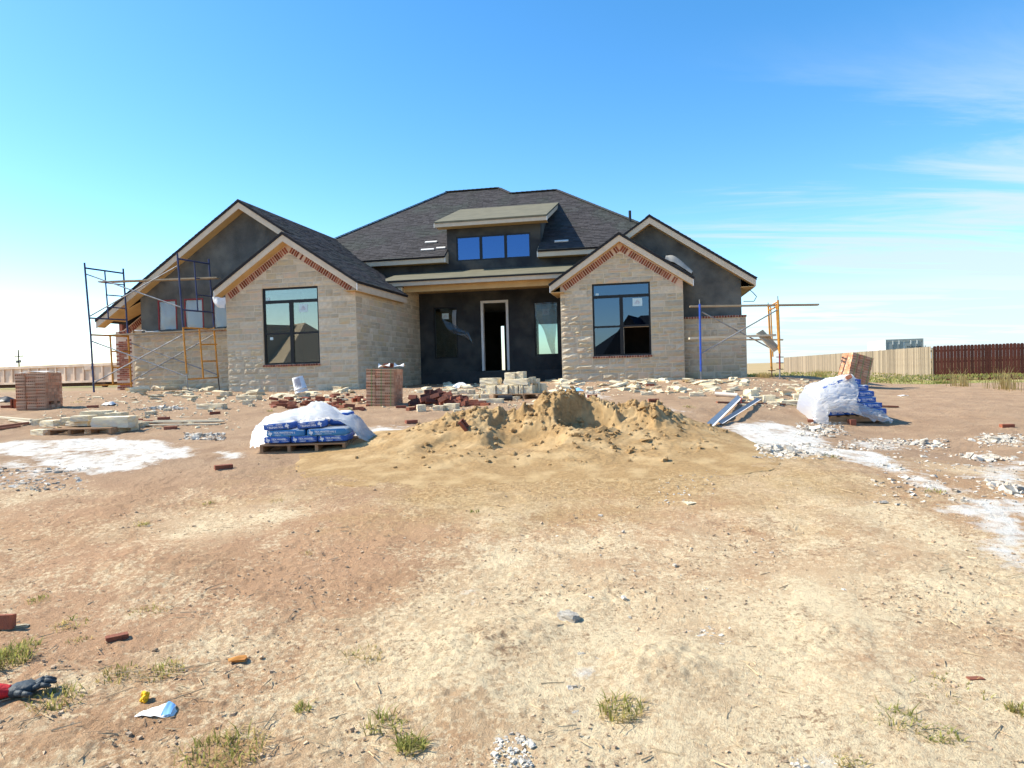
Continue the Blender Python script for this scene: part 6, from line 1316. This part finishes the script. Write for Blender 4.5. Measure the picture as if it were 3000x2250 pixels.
# plastic and paper litter
def litter(px, py, w, d, h, lab, m, seed, name='plastic_litter', cat='litter'):
    p = gnd(px, py); k = mpp(p.y) * w; r2 = random.Random(seed)
    rows = [[((i / 4 - .5) * k, (j / 3 - .5) * d, (h * r2.uniform(.3, 1) if 0 < i < 4 and 0 < j < 3 else r2.uniform(0, .01))) for i in range(5)] for j in range(4)]
    o = loft(rows, 16, 14, h * .5, seed).build(name, M[m], None, smooth=True); o.location = p; o.location.z += .004; return tag(o, lab, cat)
litter(1350, 1136, 50, .4, .14, 'crumpled pale blue-white plastic in the porch shade', 'paper', 61); litter(1325, 1118, 40, .4, .12, 'dim crumpled plastic at the back of the porch shade', 'filmwin', 62); litter(1680, 1146, 56, .35, .09, 'crumpled light blue and white bag before the right wing', 'bluepaper', 63); litter(320, 1186, 34, .3, .06, 'white crumpled sheet left of the mortar heap', 'paper', 64); litter(1140, 1145, 60, .5, .10, 'pale sheet of board in the shade right of the porch brick pack', 'paper', 65)
litter(18, 1176, 60, .5, .12, 'black tarp bunched on the ground at the left edge', 'tarp', 66, 'tarp', 'tarp'); litter(2645, 1160, 26, .2, .03, 'scrap of pale paper in the long shadow at the right', 'paper', 67)
a = gnd(455, 2100); f_ = loft([[(-.10, 0, 0), (-.03, -.015, .01), (.04, -.02, .012), (.085, -.01, .01)], [(-.07, .03, .005), (-.02, .03, .03), (.04, .03, .045), (.09, .03, .012)], [(-.05, .06, .0), (-.01, .065, .012), (.04, .07, .02), (.08, .06, 0)]], 14, 12, .02, 68); o = f_.build('wrapper', M['paper'], None, smooth=True); o.location = a; tag(o, 'white and blue torn wrapper in the lower left foreground', 'wrapper')
f_ = loft([[(.035, -.025, .016), (.075, -.016, .016)], [(.04, .03, .052), (.075, .032, .034)], [(.045, .05, .045), (.075, .05, .02)]], 8, 6, .01, 69); f_.build('blue_print', M['bluepaper'], o, smooth=True)
p = gnd(424, 2058); b = MB()
for i in range(9): vs, fs = rbox(1, 1, 1, .4, 2, .15, 800 + i); s_ = .022; c = Vector((rg.uniform(-.012, .012), rg.uniform(-.012, .012), .012 + i * .0035)); b.add([c + Vector((v[0] * s_, v[1] * s_, (v[2] - .5) * s_)) for v in vs], fs)
o = b.build('foam_blob', M['yellow'], smooth=True); o.location = p; tag(o, 'bright yellow blob beside dry stalks in the lower left', 'foam')
p = gnd(696, 1934); o = link('bark_chip', lump_mesh('bark_chip', .085, .05, .015, .3, 2, .006, 5, mat('rusty_chip', (.55, .24, .05), (.4, .16, .04), 30))); o.location = p; o.rotation_euler = (0, 0, .2); tag(o, 'flat orange-brown chip in the left foreground', 'chip')
# work glove: grey rubber fingers, red knit cuff
p = gnd(70, 2035); gl = thing('work_glove', 'grey rubber work glove with a red cuff at the lower left edge', 'glove', (p.x, p.y, p.z + .004), (0, 0, R(24)))
gl.scale = (1.15, 1.15, 1.15)
b = MB(); b.add(*rbox(.10, .085, .045, .45, 4, .004, 9)); b.build('palm', M['rubberglove'], gl, smooth=True)
b = MB(); sec = []
for i, (x, ry, rz_, zc) in enumerate(((-.045, .036, .02, .022), (-.07, .04, .026, .026), (-.10, .047, .032, .031), (-.13, .05, .034, .033), (-.132, .046, .030, .033), (-.07, .034, .02, .026))):
    sec.append([(x, ry * math.cos(t_), zc + rz_ * math.sin(t_)) for t_ in [2 * math.pi * k / 14 for k in range(14)]])
b.add([q_ for s_ in sec for q_ in s_], [(j * 14 + k, j * 14 + (k + 1) % 14, (j + 1) * 14 + (k + 1) % 14, (j + 1) * 14 + k) for j in range(len(sec) - 1) for k in range(14)]); b.build('cuff', M['redcloth'], gl, smooth=True)
for i, (y, l_, up, sp) in enumerate(((-.032, .062, .012, -.12), (-.011, .078, .020, -.03), (.011, .074, .022, .05), (.031, .058, .012, .14))):
    b = MB(); q0 = Vector((.035, y, .024)); q1 = q0 + Vector((l_ * .5, l_ * .5 * sp, up)); q2 = q1 + Vector((l_ * .5, l_ * .5 * sp, -up * .6)); b.tube(q0, q1, .0125, 10, .0115); b.tube(q1, q2, .0118, 10, .008); b.tube(q2, q2 + (q2 - q1).normalized() * .006, .008, 10, .003); b.build('finger', M['rubberglove'], gl, smooth=True)
b = MB(); q0 = Vector((-.02, -.03, .02)); q1 = q0 + Vector((.03, -.035, .004)); q2 = q1 + Vector((.032, -.012, -.006)); b.tube(q0, q1, .014, 10, .012); b.tube(q1, q2, .012, 10, .008); b.build('thumb', M['rubberglove'], gl, smooth=True)
p = gnd(1262, 1206)
b = MB(); pts_ = [gnd(995, 1187), gnd(1018, 1195), gnd(1028, 1203), gnd(1026, 1212)]
for p0, p1 in zip(pts_[:-1], pts_[1:]): b.tube(p0 + Vector((0, 0, .03)), p1 + Vector((0, 0, .02)), .008, 6)
tag(b.build('strap_loop', M['grout']), 'loose green packing strap on the soil before the brick strip', 'strap')

# ================================================================== GRASS AND WEEDS
def tuft_blades(b, c, n, rad, h, rgs, wid=.004, lean=.6):
    for _ in range(n):
        a = rgs.uniform(0, 6.3); rr_ = rad * math.sqrt(rgs.random()); x, y = c[0] + rr_ * math.cos(a), c[1] + rr_ * math.sin(a); z = float(G(x, y)) - .004; hh = h * rgs.uniform(.45, 1.1); a2 = rgs.uniform(0, 6.3); ln = rgs.uniform(.1, lean) * hh; w = wid * rgs.uniform(.6, 1.2); dx, dy = math.cos(a2), math.sin(a2); p0 = Vector((x, y, z)); sd = Vector((-dy, dx, 0)) * w
        p1 = p0 + Vector((dx * ln * .35, dy * ln * .35, hh * .6)); p2 = p0 + Vector((dx * ln, dy * ln, hh * rgs.uniform(.75, 1.0)))
        b.add([p0 - sd, p0 + sd, p1 + sd * .7, p1 - sd * .7, p2], [(0, 1, 2, 3), (3, 2, 4)], rgs.random() * .99)
def tuft(px, py, w, h, n, lab, dry=.3, wid=.004):
    p = gnd(px, py); k = mpp(p.y); rgs = random.Random(int(px * 7 + py)); t_ = thing('grass_tuft', lab, 'grass tuft', tuple(p), group='weedy grass tufts on the soil'); off = tuple(-c for c in p)
    nd = int(n * dry); b = MB(); tuft_blades(b, p, int((n - nd) * .5), w * k / 2, h * k * .75, rgs, wid * .9, 1.7); b.build('blades', M['grassg'], t_, off)['kind'] = 'stuff'
    if nd: b = MB(); tuft_blades(b, p, nd, w * k / 2 * 1.15, h * k * .7, rgs, wid * .7, 1.4); b.build('dry_blades', M['grassd'], t_, off)['kind'] = 'stuff'
for px, py, w, h, n, lab, dry in ((115, 1762, 60, 28, 110, 'small green tuft in the left middle ground', .2), (205, 1830, 100, 26, 90, 'sparse tuft above the upright dark fragment', .5), (230, 1878, 60, 22, 50, 'thin tuft left of the pale brick piece', .6), (435, 1790, 110, 24, 90, 'low yellowish tuft in the left foreground', .6), (25, 1935, 120, 60, 380, 'thick green patch at the left edge', .15), (60, 1900, 100, 34, 160, 'green tuft spreading right of the left edge patch', .25), (350, 1975, 110, 30, 130, 'yellow green tuft above the dry stalks', .45), (480, 1968, 120, 40, 150, 'yellow green tuft right of the dry stalks', .4), (170, 2050, 150, 44, 240, 'grass tuft just right of the glove', .35), (885, 2080, 60, 38, 110, 'green tuft in the lower left middle', .25), (650, 2215, 230, 60, 420, 'large mixed tuft at the bottom left of centre', .45), (1130, 2130, 120, 50, 170, 'sparse green tuft left of the brightest one', .2), (1205, 2190, 90, 48, 330, 'brightest green tuft at the bottom left of centre', .05), (1820, 2085, 130, 60, 260, 'tuft beside the two white rocks', .35), (1060, 1925, 120, 34, 110, 'thin dry tuft in the centre foreground', .6), (2620, 2130, 130, 70, 420, 'larger green tuft in the right foreground', .15), (2760, 2170, 110, 46, 330, 'dark green tuft right of the larger one', .1), (2780, 2030, 220, 34, 150, 'long sparse runner of grass in the right foreground', .3), (2985, 2090, 60, 50, 120, 'yellow green tuft at the right edge', .4), (610, 1475, 30, 12, 50, 'tiny green tuft left of the sand pile', .2), (415, 1538, 40, 20, 60, 'tiny dark tuft in the left middle ground', .4), (812, 1470, 40, 14, 40, 'tiny dry tuft left of the sand pile', .7), (895, 1625, 40, 14, 40, 'tiny yellow tuft in the centre left', .5), (2735, 1442, 70, 16, 90, 'dark green tuft on the edge of the right lime stream', .2), (2430, 1338, 50, 12, 90, 'green tuft below the widest mortar heap', .1), (2195, 1298, 50, 9, 70, 'green tuft in the lime spill right of the sand pile', .1), (2020, 1193, 40, 8, 70, 'faint green tuft left of the metal angles', .3), (2340, 1190, 90, 9, 120, 'green strip beside the farther pallet', .2), (420, 1130 + 120, 30, 10, 30, 'dry weed on the left boards', .8), (790, 1205, 18, 10, 40, 'pale green weed left of the brick strip', .1), (230, 1178, 40, 8, 40, 'faint weed behind the leftmost pack shadow', .5), (1415, 1910, 40, 22, 30, 'dry sprig in the centre foreground', .9), (1390, 1500, 30, 12, 40, 'tiny green tuft at the foot of the sand pile', .2), (2130, 1960, 40, 20, 40, 'dry sprig in the right centre foreground', .8), (1290, 2000, 30, 24, 20, 'single dry sprig below the centre', .9), (2490, 2240, 80, 40, 120, 'yellow tuft at the bottom edge right of centre', .5)):
    tuft(px, py, w, h, n, lab, dry, .0042 if py > 1600 else .006)
# dry stalks on the left foreground
b = MB()
for i in range(16):
    a = gnd(rg.uniform(300, 560), rg.uniform(1970, 2080)); an = rg.uniform(-.5, .9); l_ = rg.uniform(.06, .2); b.tube(a + Vector((0, 0, .012)), a + Vector((math.cos(an) * l_, math.sin(an) * l_, .014 + rg.uniform(0, .03))), .0022, 5)
o = b.build('dry_stalks', M['stick']); o['kind'] = 'stuff'; o['label'] = 'brittle dry stalks around the yellow blob'; o['category'] = 'stalks'
# grass strip towards the fence, one mass
rgs = random.Random(77); bg_, bd_ = MB(), MB()
for i in range(15000):
    y = rgs.uniform(22, 60) if rgs.random() < .6 else rgs.uniform(24, 36); x = rgs.uniform(6.5, 8 + y * .75)
    lim = 24.2 + .28 * abs(x - 8) + 4.0 * (rgs.random() - .5) + (5 if x > 14 else 0) * 0
    if y < lim: continue
    z = float(np.interp(y, _ty, _tz)) + CZ - .36 * float(sst((x - (2.6 + min(max(y - 12, 0), 12) * .55)) / 4.0)); z = float(G(x, y)) if i % 3 == 0 else z
    h_ = rgs.uniform(.03, .11) if y < 40 else rgs.uniform(.05, .16); w = .012 + y * .0006; a = rgs.uniform(0, 6.3); p0 = Vector((x, y, z - .03)); sd = Vector((1, .1, 0)) * w; t_ = p0 + Vector((math.cos(a) * h_ * .5, math.sin(a) * h_ * .5, h_))
    (bg_ if rgs.random() < .62 else bd_).add([p0 - sd, p0 + sd, t_], [(0, 1, 2)], rgs.random() * .99)
for b, m, nm, lab in ((bg_, 'grassg', 'green_grass', 'green grass growing between the house and the fences'), (bd_, 'grassd', 'dry_grass', 'straw-coloured dry grass mixed into the strip by the fences')):
    o = b.build(nm, M[m]); o['kind'] = 'stuff'; o['label'] = lab; o['category'] = 'grass'
def clump(px, py, w, h, n, lab, m='grassd'):
    p = gnd(px, py); k = mpp(p.y); rgs = random.Random(int(px)); b = MB()
    for _ in range(n):
        a = rgs.uniform(0, 6.3); x, y = p.x + rgs.gauss(0, w * k * .18), p.y + rgs.gauss(0, .25); hh = h * k * rgs.uniform(.4, 1.0); ln = hh * rgs.uniform(.1, .55); dx = rgs.choice((-1, 1)) * rgs.random(); p0 = Vector((x, y, float(G(x, y)) - .02)); p1 = p0 + Vector((dx * ln * .3, 0, hh * .6)); p2 = p0 + Vector((dx * ln + .08 * hh, rgs.uniform(-.1, .1), hh)); w_ = Vector((.010, 0, 0)); b.add([p0 - w_, p0 + w_, p1 + w_ * .7, p1 - w_ * .7, p2], [(0, 1, 2, 3), (3, 2, 4)], rgs.random() * .99)
    t_ = thing('grass_clump', lab, 'grass clump', tuple(p), group='tall dry grass clumps by the fences'); b.build('stalks', M[m], t_, tuple(-c for c in p))['kind'] = 'stuff'
clump(2812, 1132, 60, 62, 42, 'tall dry grass clump before the dark fence, nearest its corner'); clump(2945, 1140, 80, 76, 70, 'tallest dry grass clump before the dark fence at the right'); clump(2398, 1104, 60, 26, 160, 'low bleached grass clump by the far end of the pale fence'); clump(2240, 1106, 60, 20, 120, 'low bleached grass clump right of the house')
clump(2762, 1124, 60, 14, 200, 'low blue-green bush at the foot of the fence corner', 'grassg')

# ================================================================== FENCES
cn = at(2729, 1113, 36.0); fe = at(2297, 1087, 80.0); fd = at(3060, 1132, 34.0)
def fence(name, label, a, c, h, m, n_ind, pw=.14, gap=.006, side=1, wav=.02):
    a = Vector((a.x, a.y, 0)); c = Vector((c.x, c.y, 0)); d = (c - a); L_ = d.length; d.normalize(); nrm = Vector((d.y, -d.x, 0)) * side
    t_ = thing(name, label, 'fence', (a.x, a.y, float(G(a.x, a.y)))); rgs = random.Random(len(label)); base_ = Vector((a.x, a.y, float(G(a.x, a.y))))
    hw = pw / 2
    pm_ = MB(); pm_.add([(-hw, -.009, 0), (hw, -.009, 0), (hw, .009, 0), (-hw, .009, 0), (-hw, -.009, h - .05), (hw, -.009, h - .05), (hw, .009, h - .05), (-hw, .009, h - .05), (-hw * .6, -.009, h), (hw * .6, -.009, h), (hw * .6, .009, h), (-hw * .6, .009, h)], [(0, 1, 5, 4), (4, 5, 9, 8), (2, 3, 7, 6), (6, 7, 11, 10), (1, 2, 6, 5), (3, 0, 4, 7), (5, 6, 10, 9), (7, 4, 8, 11), (8, 9, 10, 11)])
    me = pm_.mesh('picket', m); n = int(L_ / (pw + gap)); rest_ = MB(); ang = math.atan2(d.y, d.x)
    for i in range(n):
        p = a + d * ((i + .5) * (pw + gap)); zz_ = float(np.interp((i * (pw + gap)) / L_, [0, 1], [base_.z, float(G(c.x, c.y))])) - base_.z - .03 + rgs.uniform(-wav, wav) * .5; q_ = Vector((p.x - a.x, p.y - a.y, zz_)) + nrm * (.012 if i % 2 else .016)
        if i < n_ind: o = link('picket', me, t_); o.location = q_; o.rotation_euler = (0, 0, ang)
        else:
            R_ = Matrix.Rotation(ang, 3, 'Z'); rest_.add([q_ + R_ @ Vector(v) for v in pm_.v], pm_.f, rgs.random() * .99)
    if rest_.v: o = rest_.build('pickets', m, t_); o['kind'] = 'stuff'
    for hz in (.35, .95, 1.5):
        b = MB(); b.plank(Vector((0, 0, hz)) - nrm * .025, Vector((c.x - a.x, c.y - a.y, hz + float(G(c.x, c.y)) - base_.z)) - nrm * .025, .04, .09); b.build('rail', m, t_)
    for k in range(int(L_ / 2.4) + 1):
        p = d * min(L_, k * 2.4); zg = float(np.interp(k * 2.4 / L_, [0, 1], [0, float(G(c.x, c.y)) - base_.z])); b = MB(); q_ = Vector((p.x, p.y, zg)) - nrm * .09; b.box((q_.x - .045, q_.y - .045, q_.z - .3), (q_.x + .045, q_.y + .045, q_.z + h - .12)); b.build('post', m, t_)
    return t_
FH = 102 * mpp(36.0)
fence('picket_fence', 'long weathered pale picket fence running back beside the field', cn, fe, FH, M['fence_pale'], 45, side=-1)
fence('picket_fence', 'dark red-brown picket fence turning right at the corner', cn + Vector((.08, -.03, 0)), fd, FH + .02, M['fence_red'], 60, side=1)
# ================================================================== CONTAINER, DUMPSTER, POLE, NEIGHBOURS
p0 = at(2595, 1040, 50.0); p1 = at(2706, 1040, 49.35); zt = at(2595, 995, 50.0).z; dx = Vector((p1.x - p0.x, p1.y - p0.y, 0)); wC = dx.length; dx.normalize(); dy = Vector((-dx.y, dx.x, 0)); ang = math.atan2(dx.y, dx.x); zb_ = float(G(p0.x, p0.y)) - .05; hC = zt - zb_
ct = thing('shipping_container', 'white shipping container with grey doors behind the pale fence', 'container', (p0.x, p0.y, zb_), (0, 0, ang)); Lc = 6.0
b = MB(); b.box((0, .06, 0), (wC, Lc, hC - .02)); b.build('body', M['ctr_white'], ct)
for i in range(22):
    b = MB(); y = .2 + i * (Lc - .4) / 22; b.box((-.03, y, .15), (-.001, y + .13, hC - .16)); b.build('corrugation', M['ctr_white'], ct)
b = MB(); b.box((0, .0, hC - .14), (wC, .058, hC)); b.box((0, .001, 0), (.08, .057, hC - .141)); b.box((wC - .08, .001, 0), (wC, .057, hC - .141)); b.build('door_surround', M['ctr_grey'], ct)
for k in range(2):
    b = MB(); x0 = .09 + k * (wC / 2 - .06); b.box((x0, .02, .1), (x0 + wC / 2 - .14, .055, hC - .19)); d_ = b.build('door', M['ctr_grey'], ct)
    for j in (.35, .72):
        q_ = MB(); x = x0 + (wC / 2 - .13) * j; q_.tube((x, .008, .2), (x, .008, hC - .06), .014, 6); q_.build('lock_bar', M['steel'], d_)
        q_ = MB(); q_.box((x - .03, -.012, hC - .36), (x + .03, .006, hC - .1)); q_.build('latch', M['trimcap'], d_)
tm = text_mesh('TWXU 418613 8', .17, M['black'], .01); q_ = link('lettering', tm, ct); q_.location = (wC - 1.05, .012, hC - .62); q_.rotation_euler = (R(90), 0, 0)
# dumpster
d0 = at(-90, 1075, 47.0); d1 = at(345, 1066, 42.5); dx = Vector((d1.x - d0.x, d1.y - d0.y, 0)); wD = dx.length; ang = math.atan2(dx.y, dx.x); zb_ = float(G(d0.x, d0.y)); 
ds = thing('dumpster', 'long beige steel dumpster with upright ribs at the far left', 'dumpster', (d0.x, d0.y, zb_), (0, 0, ang)); hD = at(130, 1071, 45.0).z - zb_; lift = .34
b = MB(); b.box((0, 0, lift), (wD, 2.2, hD - .06)); b.build('body', M['dumpster'], ds)
b = MB(); b.box((-.05, -.09, hD - .16), (wD + .05, 2.3, hD)); b.build('top_rail', M['dumpster'], ds); b = MB(); b.box((-.05, -.09, lift - .02), (wD + .05, -.001, lift + .12)); b.build('bottom_rail', M['dumpster'], ds)
x = .15
while x < wD: b = MB(); b.box((x, -.075, lift + .121), (x + .10, -.001, hD - .161)); b.build('rib', M['dumpster'], ds); x += .78
for x in (.8, wD - 1.2): b = MB(); b.tube((x, -.02, .18), (x, .2, .18), .17, 14); b.build('roller', M['rust'], ds)
b = MB(); b.box((0, .3, .1), (wD, .5, lift)); b.build('skid', M['rust'], ds)
b = MB(); b.box((wD * .80, -.10, lift + .75), (wD * .80 + .55, -.076, lift + 1.0)); b.build('faded_panel', M['pinkmortar'], ds)
# utility pole and wires
pb = at(57, 1078, 150.0); pt_ = at(57, 1025, 150.0); gz = float(G(pb.x, pb.y)); up = thing('utility_pole', 'dark utility pole with a crossarm and transformer far off at the left', 'utility pole', (pb.x, pb.y, gz)); hp = pt_.z - gz
b = MB(); b.tube((0, 0, -.3), (-.1, 0, hp), .16, 8, .12); b.build('pole', M['pole'], up); b = MB(); b.box((-.95, -.06, hp - 1.45), (.85, .06, hp - 1.30)); b.build('crossarm', M['pole'], up)
for x in (-.85, .0, .75): b = MB(); b.tube((x, 0, hp - 1.3), (x, 0, hp - 1.05), .05, 6); b.build('insulator', M['steel'], up)
b = MB(); b.tube((-.38, -.1, hp - 2.75), (-.38, -.1, hp - 2.2), .25, 10); b.build('transformer', M['steel'], up); b = MB(); b.tube((.3, -.1, hp - 2.7), (.3, -.1, hp - 2.15), .2, 10); b.build('transformer', M['steel'], up)
for x in (-.85, .75):
    b = MB(); pr = None
    for i in range(41):
        t_ = i / 40; q_ = Vector((x - 60 + 160 * t_, 6 - 25 * t_, hp - 1.05 - .9 * math.sin(math.pi * min(1, max(0, (t_ - .375) / .6))) - .4 * (1 if t_ < .375 else 0) * math.sin(math.pi * t_ / .375)))
        if pr: b.tube(pr, q_, .012, 4)
        pr = q_
    b.build('wire', M['steel'], up)
# houses across the street behind the photographer: they show as reflections in the panes
def neighbour(x, y, rz, label, w, zr, rm='deck'):
    z0 = float(G(x, y)); t_ = thing('neighbour_house', label, 'house', (x, y, z0), (0, 0, rz), 'houses across the street')
    b = MB(); b.box((-w / 2, -5, 0), (w / 2, 5, 2.7)); b.build('wall', M['tan'], t_)
    b = MB(); e = .5; b.add([(-w / 2 - e, -5.5, 2.7), (w / 2 + e, -5.5, 2.7), (w / 2 + e, 5.5, 2.7), (-w / 2 - e, 5.5, 2.7), (-w / 2 + 5, 0, zr), (w / 2 - 5, 0, zr)], [(0, 1, 5, 4), (1, 2, 5), (2, 3, 4, 5), (3, 0, 4), (0, 3, 2, 1)]); b.build('roof', M[rm], t_)
    for gx, gh in ((-w * .22, zr - .3), (w * .18, zr - .2)):
        b = MB(); b.add([(gx - 3, 6.2, 2.6), (gx + 3, 6.2, 2.6), (gx, 6.2, gh), (gx - 3, 0, 2.6), (gx + 3, 0, 2.6), (gx, 0, gh)], [(0, 1, 2), (0, 2, 5, 3), (1, 4, 5, 2)]); b.build('gable_roof', M[rm], t_); b = MB(); b.box((gx - 2.6, 5.01, 0), (gx + 2.6, 5.9, 2.61)); b.build('wall', M['tan'], t_)
    for wx in (-w * .22, w * .18): b = MB(); b.box((wx - .8, 5.9, .9), (wx + .8, 5.95, 2.3)); b.build('window', M['black'], t_)
neighbour(-2.5, -30, 0, 'house mirrored in the right wing window', 18, 7.2); neighbour(-46, -26, R(25), 'house mirrored in the left wing window', 20, 7.5, 'tan'); neighbour(26, -31, 0, 'third house of the row across the street', 18, 7.0)
